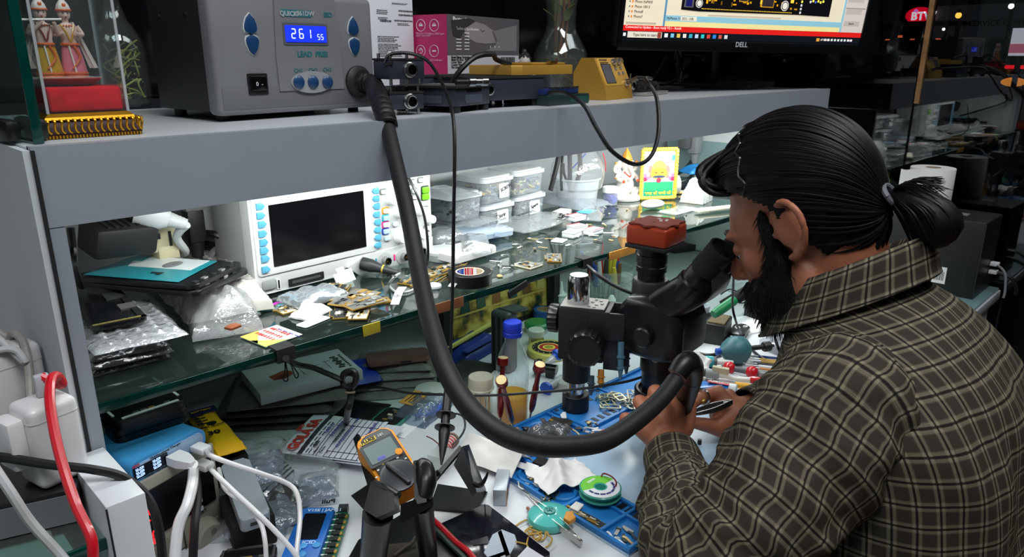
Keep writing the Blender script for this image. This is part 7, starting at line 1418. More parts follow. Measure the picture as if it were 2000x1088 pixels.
q=[mp(*p)for p in((712,880),(765,851),(777,884),(727,915))];lx,ly=sum(p[0]for p in q)/4,sum(p[1]for p in q)/4;lw=(abs(q[1][0]-q[0][0])+abs(q[2][0]-q[3][0]))/2;lh=(abs(q[0][1]-q[3][1])+abs(q[1][1]-q[2][1]))/2
b=MB(mt((70,74,76),.4));b.prism(rrect(lw+.007,lh+.008,.003,3,lx,ly),.001,.002);bz_=b.build('display_bezel',mm);MB(mt((126,142,138),.2)).prism(rrect(lw,lh,.0015,3,lx,ly),.002,.0026).build('display',bz_)
b=MB(mt((226,196,70),.4));b.prism(rrect(lw*.55,.0062,.0008,2,lx-lw*.2,ly+lh/2+.0085),.001,.0016);b.build('brand_plate',mm);text('FLUKE',.0062,INK,mm,TR((lx-lw*.44,ly+lh/2+.0085,.0018)),bold=.0003);text('101',.0055,mt((214,214,214),.5),mm,TR((lx+lw*.14,ly+lh/2+.0085,.0014)),bold=.0001)
x,y=mp(779,884);MB(OR_).lathe([(.0048,.001),(.0045,.003),(.0005,.0034)],(x,y,0),n=20).build('button',mm);x,y=mp(745,897);b=MB(mt((90,96,176),.4));b.prism(rrect(.0105,.0058,.0018,3,x,y),.001,.003,bev=.0006);b.build('button',mm)
x,y=mp(778,931);b=MB(mt((52,54,57),.35));b.lathe([(.0215,.001),(.0212,.0035),(.019,.0042),(.0005,.0046)],(x,y,0),n=44);b.prism(rrect(.0062,.040,.003,4),.004,.011,bev=.002,M=TR((x,y,0))@RZ(.30));b.build('dial',mm)
b=MB(mt((220,220,216),.5))
for i in range(9):a=R(20+i*22);b.box((x+.0255*math.cos(a),y+.0255*math.sin(a),.0012),(.0028,.0018,.0004),mt((230,180,60),.5)if i in(3,4)else None)
b.build('dial_marks',mm)
cr=thing('multimeter_cradle','black plastic cradle stand holding the multimeter upright','holder',V((at(760,1060,T).x,at(760,1060,T).y,T+.0005)),R(-38));Mc=TR(cr.location)@RZ(R(-38));CI=(TR(cr.location)@RZ(R(-38))).inverted();BK=mt((17,18,20),.32)
def CL(px,py,d):return CI@atd(px,py,d)
def slabq(mb,pts,th,mat=None):
 P=[V(p)for p in pts];n=(P[1]-P[0]).cross(P[-1]-P[0]).normalized()*th;k=len(P);mb.add(P+[p-n for p in P],[tuple(range(k)),tuple(range(2*k-1,k-1,-1))]+[(i,i+k,(i+1)%k+k,(i+1)%k)for i in range(k)],mat)
b=MB(BK);slabq(b,[CL(733,948,.80),CL(740,942,.79),CL(778,968,.765),CL(782,1000,.75),CL(745,1016,.74),CL(720,1000,.76)],.006);slabq(b,[CL(782,1000,.75),CL(782,985,.755),CL(812,975,.78),CL(838,925,.80),CL(835,960,.80),CL(838,985,.785),CL(780,1018,.745)],.006)
b.tube([CL(735,944,.80),CL(756,955,.78),CL(778,968,.765)],[.0035,.0045,.004],None,12);b.build('pocket',cr)
b=MB(BK);b.tube([CL(818,905,.815),CL(828,915,.81),CL(832,940,.80),CL(826,975,.79)],[.007,.011,.012,.009],None,14);slabq(b,[CL(812,910,.82),CL(835,905,.82),CL(838,990,.79),CL(815,995,.785)],.012);b.build('side_grip',cr)
zf=cr.location.z
def leg(px0,py0,d0,px1,py1,w0):p0=atd(px0,py0,d0);p1=at(px1,py1,T+.004);bb=MB(BK);bb.tube([CI@p0,CI@(p0+(p1-p0)*.5),CI@p1],[w0,w0*.9,w0*.85],None,12,4);return bb
leg(738,1005,.755,722,1150,.0165).build('leg',cr);leg(825,985,.79,838,1092,.0125).build('leg',cr)
b=MB(BK);g0=[at(650,1150,T),at(700,1060,T),at(800,1000,T),at(900,1090,T),at(840,1180,T)];b.prism([((CI@p).x,(CI@p).y)for p in g0],0,.004,bev=.001);b.build('base_plate',cr)
b=MB(BK);slabq(b,[CL(690,970,.86),CL(735,940,.85),CL(740,985,.83),CL(722,1005,.83)],.004);slabq(b,[CL(694,860,.99),CL(703,850,.99),CL(735,945,.86),CL(722,950,.86)],.004);b.build('back_rest',cr)
b=MB(mt((120,112,100),.4,.5));b.tube([CI@at(770,1085,T+.012),CI@at(790,1070,T+.014),CI@at(805,1060,T+.016),CI@at(812,1048,T+.02)],.0022,None,8);b.box(tuple(CI@at(790,1080,T+.008)),(.05,.03,.006),mt((60,54,46),.5));b.build('spring_clip',cr)
cable('test_lead','red multimeter lead running from the cradle across the black phone',[atd(828,1003,.83),at(842,1012,T+.02),at(862,1030,T+.014),at(890,1058,T+.012),at(915,1078,T+.012),at(940,1110,T+.012)],.0036,mt((190,22,34),.35));cable('test_lead','dark green grey lead running beside the red multimeter lead',[at(838,1025,T+.012),at(858,1040,T+.010),at(882,1066,T+.009),at(905,1088,T+.009),at(920,1110,T+.009)],.0034,mt((44,62,58),.4))
# black folded phone stand, spool, phone with torn film
o=thing('phone_stand','black folded metal phone stand with two hooks beside the multimeter','stand',V((at(905,975,T).x,at(905,975,T).y,T+.0005)));L0=o.location
def PQ(px,py,z):return at(px,py,T+z)-L0
b=MB(mt((14,15,17),.3));slabq(b,[PQ(838,992,.004),PQ(930,1000,.004),PQ(952,960,.004),PQ(855,945,.004)],.0035);b.build('base_plate',o)
b=MB(mt((14,15,17),.3));slabq(b,[atd(903,872,.87)-L0,atd(930,960,.83)-L0,PQ(950,958,.004),atd(916,868,.885)-L0],.003);slabq(b,[atd(903,872,.87)-L0,atd(886,908,.86)-L0,atd(922,968,.83)-L0,atd(930,960,.83)-L0],.003);b.build('back_plate',o)
b=MB(mt((14,15,17),.3));slabq(b,[atd(838,945,.86)-L0,atd(900,872,.88)-L0,atd(904,880,.875)-L0,atd(845,950,.855)-L0],.003);b.build('side_plate',o);b=MB(mt((14,15,17),.3));b.tube([atd(842,905,.87)-L0,atd(838,918,.86)-L0,atd(848,926,.86)-L0,atd(856,920,.86)-L0],.0022,None,8);b.build('hook',o);b=MB(mt((14,15,17),.3));b.tube([atd(925,945,.84)-L0,atd(938,948,.83)-L0,atd(948,935,.83)-L0,atd(953,922,.83)-L0],[.003,.003,.002,.001],None,8);b.build('hook',o)
o=thing('solder_spool','small wooden spool wound with red and white wire','spool',at(875,882,T)+V((0,0,.0115)),.45)
b=MB(mt((150,120,104),.6));
for x in(-.017,.017):b.lathe([(.003,-.0015),(.0110,-.0015),(.0110,.0015),(.003,.0015)],(x,0,0),(1,0,0),n=28)
b.build('flange',o);b=MB();
for i in range(14):b.tor((-.0145+i*.0022,0,0),.0076,.0012,(1,0,0),[mt((196,60,64),.5),mt((232,226,222),.5),mt((206,110,110),.5)][i%3],n=20,m=6)
b.build('winding',o);cable('thin_wire','loose thin reddish wire end at the wooden spool',[at(870,878,T+.02),at(855,866,T+.02),at(845,858,T+.018),at(833,852,T+.016)],.0009,mt((120,60,60),.5),cat='wire')
one(MB(clear((240,244,244),.45,.2,.8)).prism(rrect(.03,.03,.003),0,.024,bev=.002),'clear_cube','small milky cube box behind the black phone stand','box',at(862,912,T)+EPS,.3)
A,B_,C_,D_=at(858,1040,T),at(962,1140,T),at(1090,1095,T),at(940,988,T)
c,rz,w,d=quad(((858,1040),(962,1145),(1090,1095),(940,990)),T);o=thing('cracked_phone','dark glass phone panel with torn pale film, leads lying over it','phone',c+EPS,rz);MB(mt((20,20,30),.12)).prism(rrect(w,d,.006),0,.007,bev=.001).build('panel',o)
b=MB(mt((168,180,192),.35));PL=lambda px,py:((TR(c)@RZ(rz)).inverted()@at(px,py,T+.0075)).to_2d()
def torn(pts):b.prism([tuple(PL(*p))for p in pts],.007,.0078)
torn([(962,1045),(980,1035),(1005,1045),(1010,1060),(995,1085),(960,1100),(945,1080)]);b.build('torn_film',o)
b=MB(mt((22,20,32),.3));torn([(918,1058),(952,1048),(956,1062),(925,1066)]);torn([(972,1040),(979,1036),(998,1090),(990,1095)]);torn([(950,1090),(985,1078),(988,1084),(955,1098)]);b.build('film_scrap',o);b=MB(mt((222,220,230),.4));torn([(1000,1100),(1030,1068),(1068,1092),(1040,1120)]);b.build('bare_corner',o)
# envelopes, boxes and pouches under the glass shelf
ST='dark pouches stacked under the glass shelf'
DPK=mt((82,80,78),.35,bump=.9,bscale=60);DPK2=mt((118,115,108),.4,bump=1.0,bscale=110)
for i,(q,z,lb)in enumerate(((((440,850),(640,830),(640,745),(440,745)),.0,'lowest dark pouch of the near stack under the glass shelf'),(((430,838),(630,815),(640,735),(440,735)),.013,'second dark pouch of the near stack under the glass shelf'),(((440,822),(660,800),(660,725),(450,730)),.026,'third dark pouch of the near stack under the glass shelf'),(((450,812),(680,775),(690,715),(460,725)),.039,'grey bubble pouch directly under the printed white box'))):bag('parts_pouch',lb,q,T+z,.010,DPK2 if i==3 else DPK,.004,100+i,'pouch',20,14,ST)
for i,(q,z,lb)in enumerate(((((690,790),(860,770),(860,715),(690,720)),.0,'lowest dark pouch of the far stack by the wall'),(((690,770),(850,752),(850,700),(690,708)),.012,'pale edged pouch second in the far stack by the wall'),(((700,752),(850,735),(845,695),(690,700)),.024,'grey bubble pouch third in the far stack by the wall'),(((705,735),(845,720),(840,690),(690,690)),.036,'uppermost grey pouch under the copper phone'))):bag('parts_pouch',lb,q,T+z,.010,DPK2,.004,110+i,'pouch',20,14,ST)
c,rz,w,d=quad(((712,716),(838,700),(835,688),(720,700)),T+.051);o=thing('copper_phone','thin copper coloured phone lying on the uppermost grey pouch','phone',c+EPS,rz);MB(mt((128,92,86),.35,.3)).prism(rrect(w,.05,.006),0,.0065,bev=.002).build('back',o);MB(BLACK).box((w*.1,-.0252,.003),(.02,.0006,.003)).build('port',o)
c,rz,w,d=quad(((512,795),(716,738),(655,703),(472,742)),T+.054);o=thing('product_box','flat white slip box printed with an orange brown sofa drawing and text','box',c+EPS,rz);MB(mt((206,212,218),.5)).box((0,0,.009),(w,d,.018),bev=.001).build('carton',o)
b=MB(mt((150,78,52),.5));b.prism([(-w*.30,-d*.12),(-w*.20,-d*.16),(-w*.10,-d*.06),(-w*.09,d*.06),(-w*.16,d*.14),(-w*.24,d*.08),(-w*.32,d*.04)],.018,.0184);b.prism([(-w*.24,-d*.14),(-w*.14,-d*.10),(-w*.16,0),(-w*.25,-d*.04)],.0184,.0187,mt((110,54,36),.5));b.build('drawing',o)
b=MB(mt((90,94,98),.5));
for q in((.02,.05,.10,.0008),(.02,-.1,.10,.0008),(.16,.12,.08,.0008)):b.box((w*q[0]+.02,d*q[1],.0182),(w*q[2],.0008,.0004))
for xx in(-.01,.035):b.box((w*.05+xx,d*-.02,.0182),(.0008,d*.3,.0004))
b.build('line_drawing',o);b=MB(INK)
for i in range(7):b.box((w*.36+.003*(i%2),d*(-.22+.07*i),.0184),(.010,d*.045,.0005))
for i in range(9):b.box((w*.44,d*(-.25+.06*i),.0184),(.004,d*.03,.0005))
b.build('print',o)
one(pillow(.05,.10,.012,.004,120,mt((24,60,170),.4,bump=.3),12,14),'blue_wrapper','bright blue plastic wrapper between the two stacks under the shelf','wrapper',at(708,738,T+.03)+V((.01,.02,0)),-.3)
one(pillow(.13,.075,.007,.002,121,mt((16,18,22),.3),14,10),'black_sleeve','glossy black sleeve lying behind the handwritten bill','sleeve',at(690,820,T)+EPS,.5)
o=thing('bare_phone','open phone with teal rim and loose parts on a white card','phone part',at(765,822,T)+V((0,0,.002)),.4);MB(mt((60,130,116),.4)).prism(rrect(.06,.05,.012),0,.006,bev=.001).build('rim',o);MB(BLACK).prism(rrect(.054,.044,.010),.006,.0066).build('panel',o);b=MB();
for i in range(8):b.box((-.02+i*.0055,.004*math.sin(i*2),.0072),(.005,.008,.0016),PCBC[i%5])
b.build('components',o);one(MB(PAPER).box((0,0,.0006),(.07,.05,.0011)),'white_card','white card sticking out under the teal rimmed phone','card',at(785,832,T)+EPS,.4)
o=thing('clear_bag','clear bag of blue pin headers with an orange printed tag','bag',at(828,805,T)+EPS,.35);pillow(.10,.065,.016,.006,122,clear((210,222,230),.25,.12,1.4,body=(150,166,186),bump=.9,bscale=70),20,26).build('bag',o);tg=MB(mt((206,150,60),.6)).box((-.004,.016,.0245),(.05,.028,.001)).build('tag',o);b=MB(INK);
for i in range(3):b.box((-.004,.022-i*.006,.0252),(.036-i*.006,.0018,.0003))
b.build('print',tg);b=MB(mt((50,90,190),.4));rnd=random.Random(3)
for i in range(26):b.cyl((rnd.uniform(-.04,.04),rnd.uniform(-.028,-.004),.006),(rnd.uniform(-.04,.04),rnd.uniform(-.03,-.004),.013),.002,n=8)
b.build('contents',o)['kind']='stuff'
b=MB(mt((196,198,192),.4));b.lathe([(.032,0),(.034,.002),(.034,.006),(.030,.0075),(.012,.0082),(.0115,.0078),(.0005,.0078)],n=40);one(b,'plastic_disc','round off white plastic lid on the desk behind the air hose','lid',at(848,770,T+.012),.0,rot=(.1,.05,0))
one(pillow(.07,.06,.009,.003,123,DPK2,12,14),'parts_pouch','small dark pouch under the round white lid','pouch',at(850,778,T)+EPS,.2,ST)
one(pillow(.14,.08,.010,.003,124,mt((46,48,48),.5,bump=.4),14,12),'parts_pouch','dark pouch against the wall left of the toothpick pot','pouch',at(905,735,T)+EPS,.3,ST)
cable('coiled_lead','thick black lead from the shelf clip to a knotted coil below',[aty(558,700,.765),atd(580,712,.98),atd(610,718,1.0),atd(640,730,1.0),atd(668,742,1.0)],.0040,CB)
o=thing('coiled_lead','knotted coil of black lead hanging in front of the white slip box','cable',atd(682,745,1.0));L0=o.location;b=MB(CB)
b.tube([atd(668,742,1.0)-L0,atd(672,728,.995)-L0,atd(690,724,.99)-L0,atd(697,738,.99)-L0,atd(690,755,.995)-L0,atd(676,756,1.0)-L0,atd(668,742,1.005)-L0,atd(678,730,1.0)-L0,atd(693,734,.995)-L0,atd(692,750,1.0)-L0,atd(684,765,1.0)-L0,atd(690,762,1.0)-L0],.0036,None,8,8);b.build('coil',o);b=MB(CB);b.tube([atd(683,760,1.0)-L0,atd(685,775,1.0)-L0,atd(680,800,.99)-L0,at(676,825,T+.02)-L0],.0050,None,8,6);b.build('tail',o);b=MB(mt((110,104,84),.5));b.tor(atd(684,766,1.0)-L0,.0058,.0016,(.2,.2,1),n=16);b.build('tie',o)
pt,pe=atd(877,745,1.0),atd(862,908,.93);d_=(pe-pt);L=d_.length;o=thing('test_pen','black pointed test pen with two rings hanging on a thin cable','test pen',pt,0);o.rotation_mode='QUATERNION';o.rotation_quaternion=d_.to_track_quat('Z','Y')
b=MB(BLACK);b.lathe([(.003,0),(.0058,.008),(.0062,L*.5),(.0055,L*.55),(.0078,L*.62),(.0072,L*.68),(.0045,L*.85),(.0012,L)],n=22);b.build('body',o)
for z in(L*.42,L*.57):b=MB(BLACK);b.lathe([(.0060,z-.001),(.0135,z-.0006),(.0135,z+.0008),(.0060,z+.001)],n=28,cap=(False,False));b.build('guard_ring',o)
cable('probe_lead','thin black cable falling from the heating blocks straight to the test pen',[M2@V((.004,-.003,.03)),atd(752,125,1.0),atd(760,108,1.0),atd(785,103,1.0),atd(815,108,1.0),atd(838,122,.995),atd(858,152,.98),atd(875,190,.955),atd(885,230,.93),atd(888,300,.92),atd(886,420,.93),atd(884,560,.96),atd(880,680,.985),pt+V((0,0,.002))],.0024,CB)
cable('probe_lead','thin black lead curling from the test pen back to the desk',[atd(868,815,.975),atd(890,808,.975),atd(905,815,.97),atd(908,835,.96),atd(898,855,.95),at(885,868,T+.01)],.0014,CB)
cable('scope_lead','thin black lead curving down the right side of the oscilloscope',[aty(797,345,.90),aty(812,375,.88),aty(828,420,.87),aty(835,470,.86),aty(835,510,.86),at(826,540,G+.004)],.0022,CB)
# PERSON
def remesh(mb,vox,smooth=6,fac=.5):
 me=bpy.data.meshes.new('t');me.from_pydata([tuple(p)for p in mb.v],[],s_f(mb));me.update()
 ob=bpy.data.objects.new('t',me);COL.objects.link(ob);m=ob.modifiers.new('r','REMESH');m.mode='VOXEL';m.voxel_size=vox;m.use_smooth_shade=True
 if smooth:q=ob.modifiers.new('s','SMOOTH');q.iterations=smooth;q.factor=fac
 dg=bpy.context.evaluated_depsgraph_get();out=bpy.data.meshes.new_from_object(ob.evaluated_get(dg));bpy.data.objects.remove(ob);bpy.data.meshes.remove(me)
 out.materials.clear();return out
def s_f(mb):return mb.f
def limb(mb,pts,rr,n=16):
 P=[V(p)for p in pts];mb.tube(P,rr,None,n,5,smooth=len(P)>2)
 mb.sph(P[0],rr[0],None,14);mb.sph(P[-1],rr[-1],None,14)
def skin_mat(c,nm):
 m=mt(c,.5,bump=.25,bscale=260,var=.12,vscale=22);return m
SKIN=skin_mat((166,102,74),'skin')
HO=V((.904,.380,1.127));MHd=TR(HO)@RZ(R(2))@RX(R(-27))
def hp_(x,y,z):return MHd@V((x,y,z))
B=MB(SKIN)
def ell(c,r,n=24):B.sph(hp_(*c),r,None,n,rot=MHd.to_3x3().to_4x4())
EO=V((0,-.005,-.007))
ell((0,-.012,.035),(.074,.092,.086));ell((0,.03,.0),(.066,.062,.075));ell((0,.040,-.030),(.060,.054,.066));ell((0,.042,-.055),(.054,.052,.058));ell((0,.062,-.098),(.032,.030,.024));ell((0,.020,-.075),(.056,.045,.04))
for s in(-1,1):
 ell((s*.040,.054,-.036),(.023,.024,.028),14);ell((s*.030,.077,.004),(.026,.012,.0085),14);ell((s*.052,.012,-.075),(.015,.03,.03),14)
limb(B,[hp_(0,.086,.0),hp_(0,.098,-.022),hp_(0,.110,-.046)],[.0095,.0105,.0115]);ell((0,.108,-.050),(.014,.013,.009),14)
for s in(-1,1):ell((s*.012,.098,-.052),(.0085,.010,.0075),12)
ell((0,.088,-.074),(.022,.010,.006),14);ell((0,.086,-.083),(.020,.010,.006),14)
for s in(-1,1):
 q=[(s*.074,.010,.012),(s*.082,-.002,.027),(s*.090,-.018,.030),(s*.096,-.031,.018),(s*.095,-.034,-.002),(s*.089,-.026,-.022),(s*.081,-.010,-.036),(s*.074,.002,-.036)]
 limb(B,[hp_(*(V(p)+EO))for p in q],[.0048,.0048,.005,.005,.0048,.0045,.0062,.0055],10);ell((s*.079,-.016,-.006),(.0075,.021,.031),14);limb(B,[hp_(s*.078,.002,.004),hp_(s*.083,-.014,.010),hp_(s*.084,-.020,-.004),hp_(s*.080,-.012,-.020)],[.003,.0032,.0034,.003],8);ell((s*.077,.006,-.012),(.004,.005,.006),10)
limb(B,[hp_(0,-.03,-.03),V((.918,.318,1.04)),V((.925,.27,.97))],[.058,.060,.075]);limb(B,[V((.925,.27,.97)),V((.935,.22,.86)),V((.94,.205,.70)),V((.94,.20,.55))],[.09,.12,.115,.12])
limb(B,[V((.80,.255,.945)),V((.93,.25,.95)),V((1.06,.28,.945))],[.05,.07,.05])
wr=V((.782,.480,.812));el_=V((.615,.30,.80));limb(B,[V((.80,.255,.945)),V((.70,.27,.875)),el_],[.05,.042,.036]);limb(B,[el_,V((.70,.39,.805)),wr],[.038,.036,.0265])
A_=lambda px,py,d:atd(px,py,d)
wl=A_(1303,868,1.000)
limb(B,[wr,wl],[.0275,.027])
MC={'i':A_(1322,800,1.010),'m':A_(1294,799,1.004),'r':A_(1264,808,1.000),'p':A_(1241,828,1.000)}
limb(B,[wl,MC['i']*.5+wl*.5,MC['i']],[.021,.0165,.0125]);limb(B,[wl,MC['m']*.5+wl*.5,MC['m']],[.021,.017,.0125]);limb(B,[wl,MC['r']*.5+wl*.5,MC['r']],[.021,.017,.012]);limb(B,[wl,MC['p']*.5+wl*.5,MC['p']],[.020,.0165,.0115])
for k,(pip,dip,tip,r)in{'i':(A_(1311,766,1.034),A_(1322,782,1.062),A_(1332,803,1.058),.0104),'m':(A_(1280,766,1.032),A_(1292,783,1.064),A_(1308,806,1.064),.0110),'r':(A_(1249,785,1.024),A_(1262,802,1.056),A_(1284,820,1.062),.0102),'p':(A_(1222,818,1.016),A_(1230,832,1.042),A_(1252,844,1.050),.0094)}.items():
 limb(B,[MC[k],MC[k]*.45+pip*.55+V((0,0,.001)),pip],[r*1.18,r*1.02,r*1.1],12);limb(B,[pip,dip],[r*1.06,r*.96],12);limb(B,[dip,tip],[r*.95,r*.82],12)
limb(B,[wl*.6+MC['i']*.4,A_(1334,838,1.016),A_(1344,812,1.034)],[.019,.0145,.0118],12);limb(B,[A_(1344,812,1.034),A_(1346,788,1.046),A_(1341,770,1.052)],[.0118,.0108,.0090],12)
wr2=V((.985,.468,.785));el2=V((1.17,.36,.80));limb(B,[V((1.06,.28,.945)),V((1.12,.30,.88)),el2],[.05,.042,.036]);limb(B,[el2,wr2*.5+el2*.5,wr2],[.038,.034,.0265])
pm=A_(1428,815,1.118);limb(B,[wr2,pm],[.0265,.024]);limb(B,[wr2,A_(1415,800,1.125)],[.024,.021]);limb(B,[pm,A_(1402,832,1.105)],[.022,.016])
limb(B,[A_(1412,838,1.105),A_(1388,832,1.096),A_(1358,826,1.086)],[.0150,.0122,.0094],12)
limb(B,[A_(1418,795,1.128),A_(1402,768,1.130)],[.019,.0135],12);limb(B,[A_(1402,768,1.130),A_(1380,772,1.116),A_(1362,780,1.098)],[.0125,.0108,.0098],12);limb(B,[A_(1362,780,1.098),A_(1353,790,1.088)],[.0098,.0082],12)
for k,(a,b2,c2)in enumerate((((1424,772,1.15),(1402,778,1.142),(1384,796,1.128)),((1432,785,1.16),(1412,798,1.15),(1394,812,1.135)),((1438,800,1.165),(1420,816,1.155),(1404,826,1.14)))):
 limb(B,[pm*.5+A_(*a)*.5,A_(*a)],[.0145,.0115],12);limb(B,[A_(*a),A_(*b2),A_(*c2)],[.0112,.0104,.0088-.0006*k],12)
for s in(-1,1):
 hx=.94+s*.10;limb(B,[V((hx,.20,.555)),V((hx+s*.03,.42,.565)),V((hx+s*.04,.60,.55))],[.088,.075,.058]);limb(B,[V((hx+s*.04,.60,.55)),V((hx+s*.045,.60,.32)),V((hx+s*.05,.57,.10))],[.056,.05,.036]);limb(B,[V((hx+s*.05,.56,.06)),V((hx+s*.06,.70,.035))],[.036,.03])
me=remesh(B,.0032,7,.5);me.materials.append(SKIN);me.name='person'
person=bpy.data.objects.new('person',me);COL.objects.link(person);person['label']='bearded person in a brown plaid shirt bending to the microscope, dark hair tied back';person['category']='person'
DARKH=mt((16,13,12),.42,spec=.35)
for s in(-1,1):
 b=MB(mt((226,222,216),.2));b.sph(hp_(s*.031,.0735,-.021),.0118,None,14);b.sph(hp_(s*.031,.0825,-.025),(.0050,.0050,.0050),mt((40,26,18),.2),10);b.build('eye',person)
 b=MB(SKIN);b.sph(hp_(s*.031,.0760,-.0165),(.0140,.0125,.0105),None,14,rot=MHd.to_3x3().to_4x4());b.build('eyelid',person)
 b=MB(DARKH);b.tube([hp_(s*.012,.0895,.004),hp_(s*.030,.0895,.010),hp_(s*.050,.078,.005)],[.0035,.0045,.0022],None,8);b.build('eyebrow',person)
# hair: cap combed back, with strands
HAIR=mt((8,8,10),.48,spec=.28);rnd=random.Random(21)
def hair_r(d):
 q=V((d.x*.087,-.008+d.y*.097,.030+d.z*.103));f=max(0,d.y)**1.5;g=max(0,-d.y)*max(0,-d.z);q.z-=.050*g;q.x*=1-.25*g;q.y+=.015*f*max(0,min(1,(d.z+.15)/.5));q.z+=.006*f;return q
def keep(p):
 h=.070 if p.y>.062 else(.070+(.062-p.y)*-.82 if p.y>.0 else(.019-(0-p.y)*2.2 if p.y>-.052 else-.098))
 return p.z>h
b=MB(HAIR);nu,nv=110,76;ids={};vs=[];fs=[]
for j in range(nv+1):
 for i in range(nu):
  th=PI*j/nv;ph=2*PI*i/nu;d=V((math.sin(th)*math.cos(ph),math.sin(th)*math.sin(ph),math.cos(th)))
  p=hair_r(d);g=1+.018*math.sin(p.x*420+1.5*math.sin(p.z*60))+.02*noise.noise(V((p.x*60,p.y*14,p.z*40)));p=V((p.x*g,p.y+.0,(p.z-.030)*g+.030))
  ids[(i,j)]=len(vs);vs.append(p)
for j in range(nv):
 for i in range(nu):
  q=[ids[(i,j)],ids[((i+1)%nu,j)],ids[((i+1)%nu,j+1)],ids[(i,j+1)]]
  if all(keep(vs[k])for k in q):fs.append((q[0],q[3],q[2],q[1]))
me=bpy.data.meshes.new('t');me.from_pydata([tuple(MHd@p)for p in vs],[],fs);bm=bmesh.new();bm.from_mesh(me);bmesh.ops.remove_doubles(bm,verts=bm.verts,dist=.00005);loose=[v for v in bm.verts if not v.link_faces];bmesh.ops.delete(bm,geom=loose,context='VERTS');bm.normal_update();bmesh.ops.recalc_face_normals(bm,faces=bm.faces)
for v in bm.verts:v.co=v.co
r_=bmesh.ops.solidify(bm,geom=bm.faces[:],thickness=.018);hb=MB(HAIR);hb.addbm(bm,HAIR);bpy.data.meshes.remove(me)
tie=V((0,-.101,-.012))
dt=V((0,-.93,-.37)).normalized()
for k in range(760):
 d0=V((rnd.gauss(0,1)-.35,rnd.gauss(.15,1),rnd.gauss(.35,.8))).normalized();p0=hair_r(d0)
 if not keep(p0+V((0,0,-.004)))or d0.dot(dt)>.93:continue
 om=d0.angle(dt);Q=[];n_=9;end=rnd.uniform(.75,1.0)
 for i in range(n_):
  t=end*i/(n_-1);d=(d0*math.sin((1-t)*om)+dt*math.sin(t*om))/max(.05,math.sin(om));lift=V((0,0,.55))*(math.sin(PI*t)*max(0,d0.y)*.5);d=(d+lift).normalized()
  p=hair_r(d);w=max(0,(t-.86)/.14);p=p*(1-w)+tie*w;c_=V((0,-.008,.03));Q.append(MHd@(c_+(p-c_)*(1.012+.010*math.sin(k*1.7))))
 hb.tube(Q,[.0004,.0013,.0016,.0017,.0017,.0017,.0015,.0012,.0007],HAIR,5,3)
for k in range(70):
 x=rnd.uniform(-.060,.055);y0=.083-abs(x)*.35;z0=.068-abs(x)*.18+rnd.uniform(-.006,.008);d=V((x*.9,.62,.80)).normalized();e=hair_r(d)+V((0,0,.002))
 hb.tube([MHd@V((x,y0-.008,z0)),MHd@V((x*1.03,y0+.013,z0+.012)),MHd@V((x*1.02,y0+.018,z0+.034)),MHd@e],[.0022,.0048,.0055,.0012],HAIR,6,5)
for s in(-1,1):
 for k in range(0):
  y=rnd.uniform(.010,.036);x=.071-(y-.01)*.15;hb.tube([MHd@V((s*(x+.006),y,.040)),MHd@V((s*(x+.002),y-.002,.015)),MHd@V((s*(x-.001),y-.004+rnd.uniform(-.004,.004),-.010-rnd.uniform(0,.02)))],[.0012,.0011,.0003],HAIR,5,3)
 for k in range(0):
  y=rnd.uniform(-.080,-.036);rr_=math.sqrt(max(.05,1-((y+.008)/.097)**2));hb.tube([MHd@V((s*.083*rr_,y,-.030)),MHd@V((s*.074*rr_,y-.004,-.058)),MHd@V((s*.060*rr_,y-.004+rnd.uniform(-.004,.004),-.076-rnd.uniform(0,.016)))],[.0020,.0019,.0004],HAIR,5,3)
hair=hb.build('hair',person,ang=60)
b=MB(HAIR);pt0=tie;rs=[]
for i,(t,r)in enumerate(((0,.012),(.12,.016),(.3,.023),(.5,.027),(.7,.028),(.85,.024),(.96,.014),(1,.005))):
 c=pt0+V((0,-.010-.030*math.sin(t*PI*.62),.006-.080*t**1.25));rs.append([MHd@(c+V((r*.92*math.cos(a)*(1+.05*math.cos(7*a)),r*math.sin(a)*(1+.04*math.sin(9*a))*(.9+.1*t),0)))for a in[k*2*PI/26 for k in range(26)]])
b.ring(rs)
for k in range(150):
 a=rnd.uniform(0,2*PI);r=rnd.uniform(.020,.0285);up_=rnd.random()<.4
 c0=pt0+V((.010*math.cos(a),-.010+.010*math.sin(a),0));c1=pt0+V((r*math.cos(a),-.032+r*math.sin(a)*.9,-.026));c2=pt0+V((r*.9*math.cos(a),-.036+r*math.sin(a),-.06));
 if up_:c1=pt0+V((.018*math.cos(a),-.030+rnd.uniform(-.008,.008),.008));c2=pt0+V((.022*math.cos(a),-.052-rnd.uniform(0,.012),.002-rnd.uniform(0,.03)))
 b.tube([MHd@c0,MHd@c1,MHd@c2],[.0012,.0014,.0003],None,5,5)
b.build('ponytail',hair);b=MB(mt((96,98,104),.5));b.tor(MHd@(tie+V((0,-.006,.0))),.0145,.0036,MHd.to_3x3()@V((0,1,-.25)),n=22);b.build('hair_tie',hair)
b=MB(mt((20,20,22),.3));arc=[]
for i in range(25):
 a=R(8+164*i/24);d=V((math.cos(a),.28,math.sin(a))).normalized();arc.append(MHd@(hair_r(d)*1.015+V((0,.004*math.sin(i*2.4),.002))))
b.tube(arc,.0014,None,6,2,smooth=True);b.build('hair_band',hair);b=MB(mt((206,206,210),.25,.6))
for i in range(4,22,2):b.sph(arc[i],.0017,None,8)
b.build('band_beads',hair)
